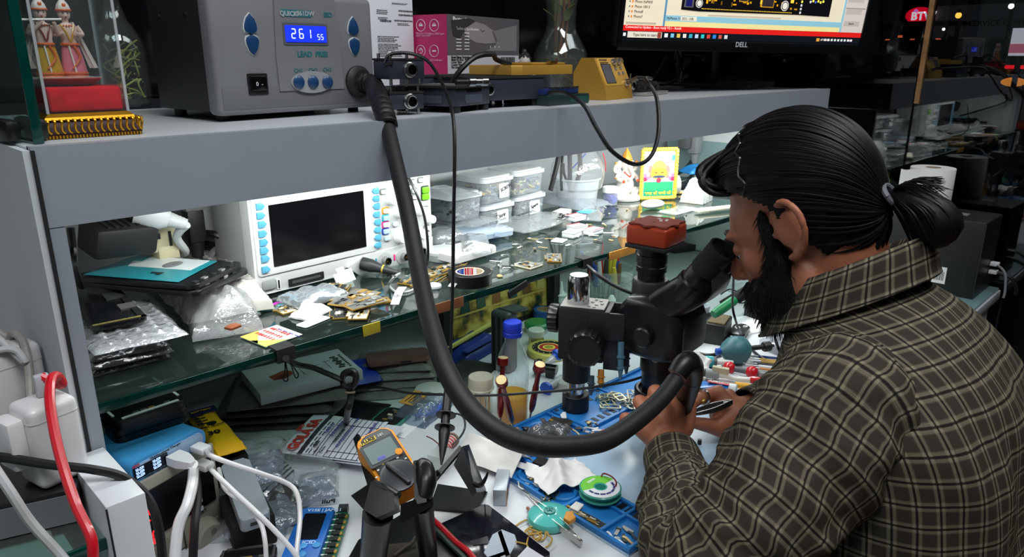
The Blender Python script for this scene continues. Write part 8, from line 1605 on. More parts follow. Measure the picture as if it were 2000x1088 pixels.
# beard and moustache
BE=MB(HAIR)
def be(c,r):BE.sph(hp_(*c),r,None,16,rot=MHd.to_3x3().to_4x4())
be((0,.066,-.114),(.040,.036,.030));be((0,.040,-.112),(.052,.042,.030));be((0,.090,-.096),(.030,.012,.016));be((0,.096,-.067),(.027,.008,.006))
for s in(-1,1):be((s*.042,.052,-.082),(.022,.034,.030));be((s*.056,.028,-.070),(.016,.024,.036));be((s*.063,.020,-.042),(.0105,.015,.030));be((s*.0685,.018,-.006),(.0065,.011,.032));be((s*.030,.086,-.078),(.010,.012,.018));be((s*.045,.020,-.105),(.024,.036,.022))
me=remesh(BE,.004,4);me.materials.append(mt((12,10,10),.6,bump=.6,bscale=420,spec=.25));beard=bpy.data.objects.new('beard',me);COL.objects.link(beard);beard.parent=person
sb_=MB(HAIR)
for v in random.Random(5).sample(list(me.vertices),min(1500,len(me.vertices))):
 l=MHd.inverted()@v.co;d=(V((v.normal))*.6+(MHd.to_3x3()@V((l.x*2,.1,-1)))*.8).normalized();L=.008+.008*random.Random(v.index).random();sb_.tube([v.co-d*.001,v.co+d*L],[.0007,.0002],None,4,smooth=False)
sb_.build('beard_hair',beard)
# plaid shirt
def plaid():
 m=bpy.data.materials.new('brown_plaid');m.use_nodes=True;nt=m.node_tree;N=nt.nodes;L=nt.links;bs=N['Principled BSDF'];bs.inputs['Roughness'].default_value=.85;bs.inputs['Specular IOR Level'].default_value=.2
 uv=N.new('ShaderNodeUVMap');sp=N.new('ShaderNodeSeparateXYZ');L.new(uv.outputs[0],sp.inputs[0]);per=.0235
 def math_(op,a,b=None):
  n=N.new('ShaderNodeMath');n.operation=op
  for i,q in enumerate((a,b)):
   if q is None:continue
   if isinstance(q,(int,float)):n.inputs[i].default_value=q
   else:L.new(q,n.inputs[i])
  return n.outputs[0]
 pale=dark=None
 for ax in(0,1):
  f=math_('FRACT',math_('DIVIDE',sp.outputs[ax],per));d=math_('ABSOLUTE',math_('SUBTRACT',f,.5))
  dk=math_('LESS_THAN',d,.035);r=N.new('ShaderNodeValToRGB');e=r.color_ramp.elements;e[0].position=0;e[0].color=(0,0,0,1);e[1].position=.5;e[1].color=(0,0,0,1)
  for p,c in((.05,.0),(.07,.5),(.10,.8),(.125,.35),(.15,.75),(.19,.30),(.24,.0)):x=e.new(p);x.color=(c,c,c,1)
  L.new(d,r.inputs[0]);q=r.outputs[0]
  pale=q if pale is None else math_('ADD',pale,q);dark=dk if dark is None else math_('MAXIMUM',dark,dk)
 nz=N.new('ShaderNodeTexNoise');nz.inputs['Scale'].default_value=900;L.new(uv.outputs[0],nz.inputs['Vector']);n2=N.new('ShaderNodeTexNoise');n2.inputs['Scale'].default_value=16;L.new(uv.outputs[0],n2.inputs['Vector'])
 base=N.new('ShaderNodeMixRGB');base.inputs[1].default_value=L3((50,47,38));base.inputs[2].default_value=L3((58,47,43));L.new(n2.outputs['Fac'],base.inputs[0])
 m1=N.new('ShaderNodeMixRGB');m1.inputs[2].default_value=L3((168,158,130));L.new(base.outputs[0],m1.inputs[1]);L.new(math_('MINIMUM',math_('MULTIPLY',math_('MULTIPLY',pale,.46),math_('ADD',nz.outputs['Fac'],.45)),1.0),m1.inputs[0])
 m2=N.new('ShaderNodeMixRGB');m2.inputs[2].default_value=L3((20,18,16));L.new(m1.outputs[0],m2.inputs[1]);L.new(math_('MULTIPLY',dark,.85),m2.inputs[0]);L.new(m2.outputs[0],bs.inputs['Base Color'])
 bp=N.new('ShaderNodeBump');bp.inputs['Strength'].default_value=.25;bp.inputs['Distance'].default_value=.001;L.new(nz.outputs['Fac'],bp.inputs['Height']);L.new(bp.outputs[0],bs.inputs['Normal']);return m
PLD=plaid()
def cloth(name,rings,parent,vs_len=None,u0=0.0,v0=0.0,closed=True,th=.0016,uc=None,inner=True):
 """rings of points (each a closed loop); UV in metres: u round the ring from its start, v along"""
 n=len(rings[0]);vs,uvs,fs=[],[],[];vacc=[0.0]
 for k in range(1,len(rings)):
  vacc.append(vacc[-1]+sum((rings[k][i]-rings[k-1][i]).length for i in range(0,n,max(1,n//8)))/len(range(0,n,max(1,n//8))))
 m=n+1 if closed else n
 for k,r in enumerate(rings):
  acc=0.0;us=[0.0]
  for i in range(1,m):acc+=(r[i%n]-r[(i-1)%n]).length;us.append(acc)
  half=acc/2 if closed else 0
  for i in range(m):vs.append(r[i%n]);uvs.append((us[i]-half+u0,vacc[k]+v0))
 for k in range(len(rings)-1):
  for i in range(m-1):a=k*m+i;fs.append((a,a+1,a+1+m,a+m))
 me=bpy.data.meshes.new(name);me.from_pydata([tuple(p)for p in vs],[],fs);ul=me.uv_layers.new(name='UVMap')
 for p in me.polygons:
  for li in p.loop_indices:ul.data[li].uv=uvs[me.loops[li].vertex_index]
 me.materials.append(PLD);me.polygons.foreach_set('use_smooth',[True]*len(fs));me.update()
 o=bpy.data.objects.new(name,me);COL.objects.link(o);o.parent=parent
 if th:md=o.modifiers.new('thickness','SOLIDIFY');md.thickness=th;md.offset=-1
 return o
def lerp_rings(keys,sub):
 out=[]
 for i in range(len(keys)-1):
  a,p,c,d=keys[max(i-1,0)],keys[i],keys[i+1],keys[min(i+2,len(keys)-1)]
  for j in range(sub):
   t=j/sub;out.append(tuple(0.5*((2*q1)+(q2-q0)*t+(2*q0-5*q1+4*q2-q3)*t*t+(3*q1-q0-3*q2+q3)*t**3)for q0,q1,q2,q3 in zip(a,p,c,d)))
 return out+[tuple(keys[-1])]
keys=[(.917,.318,1.040,.070,.066,.060,.60,2.0),(.920,.308,1.020,.088,.076,.070,.55,2.0),(.924,.292,.998,.128,.095,.085,.42,2.1),(.926,.272,.970,.168,.112,.10,.28,2.3),(.926,.252,.935,.188,.128,.11,.14,2.5),(.926,.238,.885,.196,.140,.115,.04,2.5),(.926,.226,.81,.194,.144,.112,0,2.5),(.927,.218,.74,.188,.143,.108,0,2.4),(.93,.212,.66,.188,.145,.112,0,2.4),(.935,.208,.58,.198,.150,.12,0,2.4),(.938,.205,.50,.205,.156,.12,0,2.4)]
def ringpt(k,a,j):
 cx,cy,z,hx,hb_,hf,tl,ex=k;c,s=math.cos(a),math.sin(a);x=hx*math.copysign(abs(c)**(2/ex),c);y=(hf if s>0 else hb_)*math.copysign(abs(s)**(2/ex),s)
 w=min(1,max(0,(1.0-z)/.12));f=noise.noise(V((x*9,z*5+y*4,3)))*.007*w+noise.noise(V((x*34+z*8,z*9,8)))*.0042*w+.004*w*math.sin(x*46+5*math.sin(z*13)+y*10)*max(0,-s)
 nx,ny=c,s;return V((cx+x+nx*f,cy+y+ny*f,z-tl*y))
RK=lerp_rings(keys,9);NA=96
rings=[[ringpt(k,R(90)+2*PI*i/NA,0)for i in range(NA)]for k in RK]
shirt=cloth('shirt',rings,person);shirt['label']='brown plaid shirt'
def sleeve(path,rr,wr_amp,seed,name='sleeve'):
 P=[V(p)for p in path];Q,q2=[],[];K=12
 for i in range(len(P)-1):
  a,p,c,d=P[max(i-1,0)],P[i],P[i+1],P[min(i+2,len(P)-1)]
  for j in range(K):t=j/K;Q.append(0.5*((2*p)+(c-a)*t+(2*a-5*p+4*c-d)*t*t+(3*p-a-3*c+d)*t**3));q2.append(rr[i]+(rr[i+1]-rr[i])*t)
 Q.append(P[-1]);q2.append(rr[-1]);up=None;out=[];M_=56
 for i,p in enumerate(Q):
  t=(Q[min(i+1,len(Q)-1)]-Q[max(i-1,0)]).normalized()
  up=t.orthogonal().normalized()if up is None else(up-t*up.dot(t)).normalized();sd=t.cross(up);ring=[];s_=i/(len(Q)-1)
  for j in range(M_):
   a=2*PI*j/M_;amp=wr_amp*(1-.75*max(0,(s_-.88)/.12))*min(1,s_/.2+.3)
   f=amp*(noise.noise(V((math.cos(a)*1.6,math.sin(a)*1.6,i*.16+seed)))+.8*noise.noise(V((math.cos(a)*2.5+i*.10,math.sin(a)*2.5,i*.34+seed+9))))
   ring.append(p+(up*math.cos(a)+sd*math.sin(a))*(q2[i]+f))
  out.append(ring)
 return out
LS=sleeve([(.825,.262,.942),(.775,.262,.938),(.715,.272,.898),(.645,.290,.838),(.612,.318,.802),(.655,.362,.798),(.695,.396,.801),(.728,.424,.803)],[.080,.086,.080,.071,.064,.058,.049,.041],.011,3)
sl=cloth('sleeve',LS,shirt,u0=.01)
CF=[]
cdir=(wl-V((.728,.424,.803))).normalized();c0=V((.722,.418,.8025));upc=cdir.orthogonal().normalized();sdc=cdir.cross(upc)
for t,r in((0,.0385),(.004,.0405),(.02,.0395),(.045,.0385),(.058,.0375),(.0585,.036),(.05,.0355)):CF.append([c0+cdir*t+(upc*math.cos(a)+sdc*math.sin(a))*r for a in[k*2*PI/44 for k in range(44)]])
cloth('cuff',CF,shirt)
RS=sleeve([(1.035,.285,.928),(1.075,.292,.920),(1.12,.315,.880),(1.155,.345,.830),(1.165,.375,.80),(1.12,.405,.79),(1.06,.438,.786),(1.01,.458,.785)],[.078,.082,.076,.068,.062,.056,.048,.041],.010,7)
cloth('sleeve',RS,shirt,u0=.01)
c0=V((1.025,.453,.786));cdir=(wr2-c0).normalized();upc=cdir.orthogonal().normalized();sdc=cdir.cross(upc)
cloth('cuff',[[c0+cdir*t+(upc*math.cos(a)+sdc*math.sin(a))*r for a in[k*2*PI/44 for k in range(44)]]for t,r in((-.012,.040),(.004,.041),(.03,.039),(.036,.0375),(.036,.035))],shirt)
def seam(Rr,k,name='seam'):MB(PLD).tube([Rr[k][j]for j in range(0,56,2)]+[Rr[k][0]],.0016,None,6,2).build(name,shirt)
def collar(rz_,a0,a1,prof):
 out=[]
 for i in range(61):
  a=R(a0+(a1-a0)*i/60);row=[]
  for k,(r,h)in enumerate(prof):
   x=(.072+r)*math.cos(a);y=(.070+r)*math.sin(a);spread=.014*max(0,math.sin(a))**2*(k/len(prof))
   row.append(V((.917+x,.312+y+spread,1.046+h-.60*y-.012*max(0,math.sin(a))**2*(k>4))))
  out.append(row)
 return out
prof=[(-.004,-.012),(-.003,.010),(-.001,.026),(.003,.034),(.007,.034),(.011,.026),(.016,.008),(.021,-.012),(.024,-.022),(.0245,-.0225)]
Cc=collar(0,100,440,prof);cl_=cloth('collar',Cc,shirt,closed=False,th=.0022)
b=MB(mt((196,186,160),.4));b.cyl(hp_(0,.02,-.19),hp_(0,.024,-.19),.0055,n=16);b.build('button',shirt)
b=MB();TRS=mt((34,36,44),.8,bump=.1,bscale=300);TB=MB(TRS)
for s in(-1,1):
 hx=.94+s*.10;limb(TB,[V((hx,.20,.555)),V((hx+s*.03,.42,.568)),V((hx+s*.04,.605,.55))],[.100,.084,.068]);limb(TB,[V((hx+s*.04,.605,.55)),V((hx+s*.045,.60,.32)),V((hx+s*.05,.57,.11))],[.068,.06,.052])
me=remesh(TB,.008,3);me.materials.append(TRS);o=bpy.data.objects.new('trousers',me);COL.objects.link(o);o.parent=person
for s in(-1,1):
 hx=.94+s*.15;SB=MB();limb(SB,[V((hx,.54,.05)),V((hx+s*.006,.64,.046)),V((hx+s*.012,.735,.038))],[.044,.046,.036]);me=remesh(SB,.006,3);me.materials.append(mt((22,20,20),.4));o=bpy.data.objects.new('shoe',me);COL.objects.link(o);o.parent=person
rp=A_(1372,775,1.106);b=MB(mt((206,206,204),.15,1.0));b.tor(rp,.0118,.0020,(A_(1362,780,1.098)-A_(1380,772,1.116)),n=26);b.sph(rp+(A_(1374,785,1.09)-rp)*.9,.0040,mt((196,160,90),.3,.8),10);b.build('finger_ring',person)
# what the hands hold
tweezers('tweezers','long steel tweezers pinched in the ringed hand',A_(1428,786,1.092),A_(1338,812,1.066),.012,mt((150,148,146),.25,1.0))
hE=md[-1]+base
o=thing('air_gun_handle','black hot air handle gripped upright in the fist, hose on top','handle',hE);L0=hE;b=MB(mt((15,15,17),.4))
pts=[atd(1344,706,.885)-L0,atd(1352,716,.915)-L0,atd(1350,740,.96)-L0,atd(1338,780,1.02)-L0,atd(1322,830,1.045)-L0,atd(1308,872,1.055)-L0]
b.tube([atd(1322,732,.872)-L0,atd(1336,712,.876)-L0,atd(1347,708,.888)-L0],[.0122,.0135,.0138],None,20,6);b.tube(pts,[.0138,.0142,.0145,.0140,.0125,.0115],None,20,6);b.build('grip',o);b=MB(BLACK);b.tor(atd(1349,735,.955)-L0,.0146,.0016,(pts[3]-pts[2]),n=24);b.build('collar_ring',o);b=MB(STEEL);b.cyl(pts[-1],pts[-1]+(pts[-1]-pts[-2]).normalized()*.02,.0075,.0045);b.build('nozzle',o)
# stool with an orange cover
o=thing('office_chair','chair with an orange fabric backrest behind the seated person','chair',V((1.02,.10,.0)));ORG=mt((196,84,40),.9,bump=.6,bscale=160,var=.2,vscale=60);L0=o.location
b=MB(ORG);b.box((-.07,.08,.425),(.44,.44,.07),bev=.03,seg=3);b.build('seat',o);b=MB(ORG);b.box((.0,-.185,.70),(.42,.05,.40),bev=.024,seg=3);b.build('backrest',o);b=MB(MATTE);b.cyl((-.07,.06,.06),(-.07,.06,.39),.03);b.build('gas_column',o);MB(MATTE).box((.0,-.15,.47),(.06,.03,.2),bev=.006).build('back_bracket',o)
for i in range(5):a=i*2*PI/5+.3;b=MB(MATTE);b.tube([(-.07,.06,.07),(-.07+.15*math.cos(a),.06+.15*math.sin(a),.065),(-.07+.27*math.cos(a),.06+.27*math.sin(a),.055)],[.022,.018,.014],None,10,3);b.sph((-.07+.27*math.cos(a),.06+.27*math.sin(a),.026),.026,RUBBER,12);b.build('leg',o)
# TOOLS ON THE DESK RIGHT OF THE MICROSCOPE
def onT(px,py,z=.0):return at(px,py,T+z)+EPS
def rod(name,label,cat,A,B,segs,group=None,z=.005):
 """a long tool lying from A to B (picture points on the desk): segs = (fraction0, fraction1, radius0, radius1, material, part name)"""
 a,c=at(A[0],A[1],T+z),at(B[0],B[1],T+z);d=c-a;o=thing(name,label,cat,a,0,group);o.rotation_mode='QUATERNION';o.rotation_quaternion=d.to_track_quat('Z','Y');L=d.length
 for f0_,f1_,r0,r1,m_,nm in segs:MB(m_).cyl((0,0,L*f0_),(0,0,L*f1_),r0,r1,n=16).build(nm,o)
 return o
TOOLB=mt((60,64,66),.45)
o=thing('air_blower','teal rubber blower bulb with a blue nozzle cap and black valve end','air blower',onT(1441,712)+V((0,.008,.0278)));o.scale=(.82,.82,.82)
ax=(at(1500,694,T+.03)-at(1412,702,T+.03)).normalized();ax.z=0.02;TL=mt((62,112,120),.45,bump=.06,bscale=300)
b=MB(TL);b.lathe([(.006,-.042),(.010,-.036),(.022,-.026),(.031,-.012),(.0335,.002),(.031,.017),(.024,.028),(.014,.035),(.008,.037)],(0,0,0),ax,n=40);b.build('bulb',o);b=MB(TL);b.tor(tuple(ax*.0195),.0298,.0010,ax,n=40);b.build('ridge',o)
b=MB(mt((30,80,180),.4));b.lathe([(.0085,-.048),(.0088,-.040),(.0075,-.037)],(0,0,0),ax,n=24);b.tor(tuple(ax*-.048),.005,.0016,ax,n=18);b.build('nozzle_cap',o)
b=MB(BLACK);b.cyl(ax*.035,ax*.072,.006,n=16);b.lathe([(.0110,.072),(.0122,.075),(.0122,.088),(.010,.091),(.0035,.092),(.0032,.1)],(0,0,0),ax,n=24);b.build('valve',o)
o=thing('car_key','black car key fob with white symbols and a folded blade','key',onT(1443,655),.25);MB(mt((14,14,16),.3)).prism(rrect(.072,.034,.012),0,.014,bev=.004).build('fob',o);MB(mt((14,14,16),.3)).prism([(-.062,-.012),(-.034,-.014),(-.034,.014),(-.062,.012),(-.068,0)],0,.011,bev=.003).build('blade_end',o)
b=MB(mt((226,228,230),.4));b.tor((.008,.006,.0142),.005,.0009,n=16,m=5);b.box((.001,.004,.0142),(.005,.006,.0006));b.tor((.022,-.007,.0142),.0042,.0009,n=16,m=5);b.cyl((-.052,-.004,.011),(-.052,-.004,.0116),.0042,n=14);b.cyl((-.044,.005,.011),(-.044,.005,.0116),.003,n=14);b.build('symbols',o)
o=thing('iron_holder','black soldering iron holder box with a white sponge cup on top','iron stand',onT(1385,668)+V((.02,.02,0)),.3);MB(mt((18,19,20),.45)).box((0,0,.022),(.075,.09,.044),bev=.004).build('base',o);b=MB(mt((190,200,206),.4));b.lathe([(.019,.046),(.024,.048),(.026,.062),(.018,.063),(.014,.054)],(.022,.026,0),n=28,cap=(True,False));b.build('cup',o);MB(mt((96,84,60),.9,bump=1,bscale=200)).box((-.005,-.025,.0455),(.055,.035,.004),bev=.001).build('sponge',o)
o=thing('soldering_iron','soldering iron with green collar slanting out of the white cup','soldering iron',atd(1403,608,1.30));d_=atd(1468,563,1.33)-o.location;ax=d_.normalized();L=d_.length
MB(mt((30,140,84),.4)).lathe([(.0075,-.012),(.0090,.0),(.0090,.038),(.0075,.042)],(0,0,0),ax,n=22).build('collar',o);b=MB(MATTE);b.lathe([(.0072,.042),(.0105,.05),(.0108,.10),(.0092,.14),(.0045,.145)],(0,0,0),ax,n=22);b.build('grip',o);b=MB(CB);b.tube([ax*.145,ax*.17+V((0,.01,.0)),ax*.19+V((0,.05,-.04)),ax*.17+V((0,.12,-.10))],.0035,None,8,6);b.build('cord',o)
one(MB(mt((20,20,22),.45)).box((0,0,.016),(.075,.05,.032),bev=.002),'black_box','small matte black box on the desk under the beard','box',onT(1490,618),-.2)
one(MB(PAPER).box((0,0,.0015),(.14,.09,.003)),'paper_pad','blank white paper pad between the iron holder and the beard','paper',onT(1450,638),-.35)
cable('thin_cable','thin black cable hanging from the eyepiece down to the desk',[atd(1434,520,1.04),atd(1432,560,1.10),atd(1431,600,1.16),atd(1438,630,1.2),at(1446,652,T+.018)],.0020,CB)
cable('thin_cable','thin black cable rising beside the collar to the desk tools',[atd(1512,625,1.12),atd(1514,660,1.12),atd(1524,690,1.12),at(1532,712,T+.012)],.0022,CB)
cable('soldering_cable','black cord curling behind the blower bulb across the desk',[at(1362,690,T+.005),at(1385,694,T+.006),at(1405,690,T+.006),at(1422,678,T+.006)],.0040,CB);cable('soldering_cable','thin black cord under the valve end of the blower bulb',[at(1468,682,T+.004),at(1490,700,T+.004),at(1515,708,T+.004),at(1545,705,T+.004)],.0026,CB)
rod('torch','small dark blue cylinder lying beside the shirt collar','tool',(1493,646),(1522,650),[(0,.35,.009,.009,mt((34,44,60),.4),'cap'),(.35,1,.0075,.0075,mt((40,60,130),.4),'barrel')],z=.010)
o=thing('clear_case','clear plastic case with grey insert beside the shirt collar','case',onT(1530,682),-.25);MB(mt((130,136,142),.4)).box((0,0,.007),(.07,.05,.014),bev=.002).build('insert',o);MB(clear((236,240,244),.15,.1,1.2)).box((0,0,.0105),(.08,.06,.0205),bev=.003).build('case',o)
SILV=mt((180,184,188),.3,.7);WHT=mt((226,226,222),.4);RDC=mt((206,24,40),.3,coat=.3);GRY=mt((96,100,104),.45);YLW=mt((236,176,40),.4)
rod('brush','tool with a ribbed teal cap and clear bristles beside the tissue','brush',(1376,706),(1432,708),[(0,.30,.0112,.0112,mt((26,150,156),.35),'cap'),(.30,.42,.008,.008,GRY,'ferrule'),(.42,1,.006,.004,WHT,'handle')],z=.012)
o=thing('screwdriver_set','grey tool bar with two glossy red ball grips','screwdriver',at(1410,716,T+.0125));d_=at(1500,733,T+.0125)-o.location;ax=d_.normalized();L=d_.length
MB(GRY).cyl(ax*.0,ax*(L*.82),.0055,n=18).build('shaft',o);MB(SILV).cyl(ax*(L*.82),ax*L,.005,n=18).build('tip',o)
for f in(.16,.66):MB(RDC).sph(ax*(L*f),(.0118,.0118,.0118),n=20).build('ball_grip',o)
o=thing('toothbrush','white toothbrush with pale bristles and a red handle end','toothbrush',at(1388,728,T+.012));d_=at(1500,748,T+.010)-o.location;ax=d_.normalized();L=d_.length;sd_=ax.cross(V((0,0,1)))
b=MB(WHT);b.tube([V((0,0,0)),ax*L*.22,ax*L*.45+V((0,0,-.003)),ax*L*.72],[.0048,.0052,.0042,.0055],None,10,5);b.build('handle',o);b=MB(RDC);b.tube([ax*L*.70,ax*L*.85+V((0,0,.001)),ax*L*1.05],[.0062,.0068,.0052],None,10,5);b.build('grip',o);b=MB(mt((214,206,178),.7))
for i in range(12):
 for j in(-1,0,1):p=ax*(L*(.04+.024*i))+sd_*(j*.0032);b.cyl(p+V((0,0,.003)),p+V((0,0,.014)),.0014,n=6)
b.build('bristles',o)
rod('pen_knife','grey blunt handled knife left of the toothbrush head','knife',(1358,726),(1452,738),[(0,.22,.008,.0085,mt((48,50,52),.4),'end_grip'),(.22,.5,.0095,.008,mt((150,154,158),.4),'handle'),(.5,1,.0055,.004,SILV,'blade')],z=.010)
rod('scraper','flat grey block handled scraper above the blue tube','scraper',(1352,742),(1405,750),[(0,.5,.009,.009,mt((150,146,140),.45),'head'),(.5,.75,.0078,.0078,mt((70,70,70),.4),'collar'),(.75,1,.005,.004,SILV,'shaft')],z=.010)
rod('screwdriver','yellow handled screwdriver just above the blue glue tube','screwdriver',(1385,748),(1478,757),[(0,.55,.0035,.0035,YLW,'shaft'),(.55,.85,.0068,.0062,YLW,'handle'),(.85,1,.004,.003,BLACK,'end_cap')],z=.007)
rod('screwdriver','thin yellow rod lying under the yellow screwdriver','screwdriver',(1400,756),(1470,762),[(0,1,.0026,.0026,YLW,'shaft'),(.9,1,.004,.004,BLACK,'end_cap')],z=.004)
for i,(a,c,m_)in enumerate((((1444,776),(1510,766),GRY),((1450,765),(1520,760),SILV),((1452,786),(1520,778),WHT),((1470,760),(1540,745),SILV),((1462,772),(1530,772),mt((130,132,134),.4)))):rod('steel_tool',('grey tool shaft lying right of the glue tube nozzle','silver tool shaft behind the glue tube nozzle','pale tool shaft nearest the plaid sleeve','long silver shaft beyond the red brush grip','mid grey shaft among the silver ones')[i],'tool',a,c,[(0,.35,.0022,.0035,SILV,'tip'),(.35,1,.0055,.005,m_,'handle')],z=.0065)
BR=[mt(c,.45)for c in((34,60,120),(206,160,60),(190,150,80),(40,44,60),(226,226,226),(196,120,50),(150,150,150))]
for i in range(9):y=688+i*4.6;rod('fine_brush','thin long handled brush in the fan of brushes beside the blower bulb','brush',(1452+4*(i%3),y+6),(1570-3*i,y+16+3*(i%2)),[(0,.12,.0008,.0022,WHT,'bristles'),(.12,.25,.0022,.0024,SILV,'ferrule'),(.25,1,.0028,.0018,BR[i%7],'handle')],'fine brushes beside the blower bulb',z=.004+.002*(i%2))
o=thing('glue_tube','blue and white glue tube with a red printed band','tube',at(1356,750,T+.013));d_=at(1440,768,T+.010)-o.location;L=d_.length;rzt=math.atan2(d_.y,d_.x);o.rotation_euler=(0,0,rzt)
b=MB(mt((40,120,206),.3,coat=.3));b.ring([[V((x*L,w_*math.cos(a),h_*math.sin(a)))for a in[k*PI/10 for k in range(20)]]for x,w_,h_ in((.10,.0195,.0016),(.35,.018,.006),(.7,.0135,.011),(.98,.0115,.0112))]);b.build('tube',o);b=MB(mt((214,222,230),.35));b.box((.05*L,0,0),(.11*L,.040,.0026));b.build('crimp',o)
b=MB(mt((236,240,244),.3));b.lathe([(.0122,0),(.0124,.012),(.0105,.0135)],(.80*L,0,0),(1,0,0),n=28);b.build('shoulder',o);b=MB(mt((226,228,230),.35));b.lathe([(.006,0),(.006,.006),(.0032,.008),(.0022,.022)],(.96*L,0,0),(1,0,0),n=20);b.build('nozzle',o)
bn=MB(mt((206,32,50),.4));bn.prism([(.30*L,-.005),(.62*L,-.0055),(.80*L,.001),(.62*L,.006),(.30*L,.0065)],.0098,.0106,M=RX(-.12)@RY(.02));pr2=bn.build('print',o);text('AIXUN-UP',.0105,WHITE,pr2,RX(-.12)@RY(.02)@TR((.32*L,.0008,.0110)),bold=.0003);b=MB(mt((206,32,50),.4));b.box((.72*L,-.004,.0118),(.012,.006,.0006));b.build('print',o)
one(tissue(.055,.05,9,.03),'tissue','crumpled white tissue behind the microscope lower body','tissue',at(1362,712,T+.006),.4)
one(MB(mt((150,190,220),.4)).box((0,0,.006),(.03,.022,.012),bev=.002),'blue_block','small pale blue block behind the ringed finger','part',onT(1352,762),.2)
one(MB(mt((196,40,36),.45)).box((0,0,.005),(.02,.012,.01),bev=.002),'red_block','small red plastic block beside the tweezers end','part',onT(1434,790),.4)
one(MB(BLACK).cyl((0,0,0),(0,0,.008),.003,n=12),'rubber_plug','tiny black plug standing alone on the mat under the hand','part',at(1366,868,T+.004)+EPS)
one(MB(mt((40,42,44),.5)).prism(rrect(.12,.09,.01),0,.018,bev=.003),'dark_case','dark rounded case lying under the glass shelf behind the eyepiece','case',at(1355,500,T)+V((.05,.08,.0004)),-.3)
bag('clear_bag','crumpled clear bag with wires behind the soldering iron',((1440,590),(1500,580),(1480,550),(1430,560)),T,.02,CLB,.008,140)
cable('thin_cable','tangle of thin black wire behind the soldering iron',[at(1408,575,T+.01),at(1425,565,T+.03),at(1440,572,T+.02),at(1430,585,T+.01),at(1450,592,T+.005),at(1475,580,T+.01)],.0016,CB)
# small computer, paper roll, sheet imitating the teal reflection at the far end
o=thing('mini_tower','black desktop computer tower at the far end of the bench','computer',V((2.043,.53,T+.0005)));TW=mt((13,15,17),.5,bump=.06,bscale=500)
MB(TW).box((0,0,.098),(.15,.28,.194),bev=.003).build('case',o);MB(mt((16,18,20),.4)).box((0,-.1405,.098),(.149,.003,.19)).build('rear_panel',o);b=MB(mt((12,14,16),.5));b.box((-.0752,-.115,.1),(.0006,.002,.17));b.build('panel_gap',o);b=MB(mt((130,134,138),.4));b.box((-.0,-.07,.1956),(.03,.03,.0008));b.build('vent_plate',o)
b=MB(mt((226,226,222),.5));b.box((-.0756,-.062,.052),(.0008,.03,.042));lb=b.build('sticker',o);b=MB(INK)
for i in range(8):b.box((-.0762,-.072+.0028*i,.050),(.0004,.0010+.0006*(i%2),.022))
b.build('barcode',lb)
for z in(.055,.075):MB(mt((214,216,218),.4)).box((.04,-.152,z),(.02,.018,.009),bev=.001).build('plug',o)
L0=o.location
cable('display_cable','black cable leaving the back of the computer tower',[L0+V((.04,-.16,.055)),L0+V((.045,-.19,.045)),L0+V((.05,-.205,.02)),L0+V((.05,-.205,.005))],.0045,CB);cable('display_cable','grey cable beside the black one behind the tower',[L0+V((.03,-.16,.075)),L0+V((.02,-.18,.06)),L0+V((.005,-.19,.02)),L0+V((0,-.19,.004))],.003,mt((110,114,118),.4))
pr_c=V((2.02,.535,T+.197));o=thing('paper_towel','white paper roll standing on the black computer tower','paper roll',pr_c,.0);TPM=mt((232,230,226),.9,bump=.15,bscale=150)
b=MB(TPM);b.lathe([(.018,0),(.050,0),(.0505,.001),(.0505,.108),(.050,.109),(.018,.109)],n=48,cap=(False,False));b.build('roll',o);b=MB(mt((170,150,128),.8));b.lathe([(.018,.0),(.018,.1092),(.0165,.1092),(.0165,0),(.018,0)],n=28,cap=(False,False));b.build('core',o)
b=MB(TPM);b.sheet(lambda u,v:(-.048-.006*math.sin(u*2),.012+u*.045,.004+v*.102+.002*math.sin(u*6)),8,6,.0008);b.build('loose_sheet',o)
o=one(MB(clear((196,222,222),.55,.3,.8,body=(140,178,178))).box((0,0,.003),(.5,.10,.006),bev=.001),'reflection_sheet','added frosted teal sheet that imitates reflected light on the desk end','reflection sheet',V((1.875,.416,T+.0004)))  # added sheet: its teal stands for light reflected on the bare worktop
# the street seen through the shop window at night
def lit(c,e):return mt(c,.5,emit=e)
def street(name,label,cat,px,py,x):return thing(name,label,cat,atx(px,py,x),R(-90))
o=street('shop_sign','red oval lit shop sign glowing across the night street','sign',1797,30,8.9);SF=FRONT;o.scale=(1.48,1.48,1.48)
b=MB(lit((226,10,40),1.6));b.prism([(.092*math.cos(a),.056*math.sin(a))for a in[k*PI/20 for k in range(40)]],0,.02,None,M=SF);b.build('panel',o);text('BTW',.074,lit((255,240,245),1.4),o,TR((-.052,-.024,-.008))@SF,bold=.003);b=MB(lit((236,120,220),1.4));b.prism([(-.014,.022),(.014,.022),(.014,.034),(0,.044),(-.014,.034)],0,.004,None,M=TR((-.025,-.022,0))@SF);b.build('emblem',o)
MB(mt((60,60,62),.6)).box((0,.04,0),(.05,.06,.05)).build('bracket',o)
pq=atx(1817,40,4.6)
one(MB(mt((14,14,16),.7)).box((0,0,0),(.035,.03,3.2)),'street_post','dark street post crossing in front of the red oval sign','post',V((pq.x,pq.y,1.62)))
def lamp(name,label,px,py,x,r,c,e,g=None):p=atx(px,py,x);o=thing(name,label,'street light',p,0,g);MB(lit(c,e)).sph((0,0,0),r,n=12).build('bulb',o);MB(MATTE).cyl((.0,0,r*.8),(0,0,r*1.8),r*.5,n=10).build('holder',o);MB(MATTE).cyl((.05,0,r*1.7),(.05,0,-p.z+.0),.012,n=8).build('pole',o)
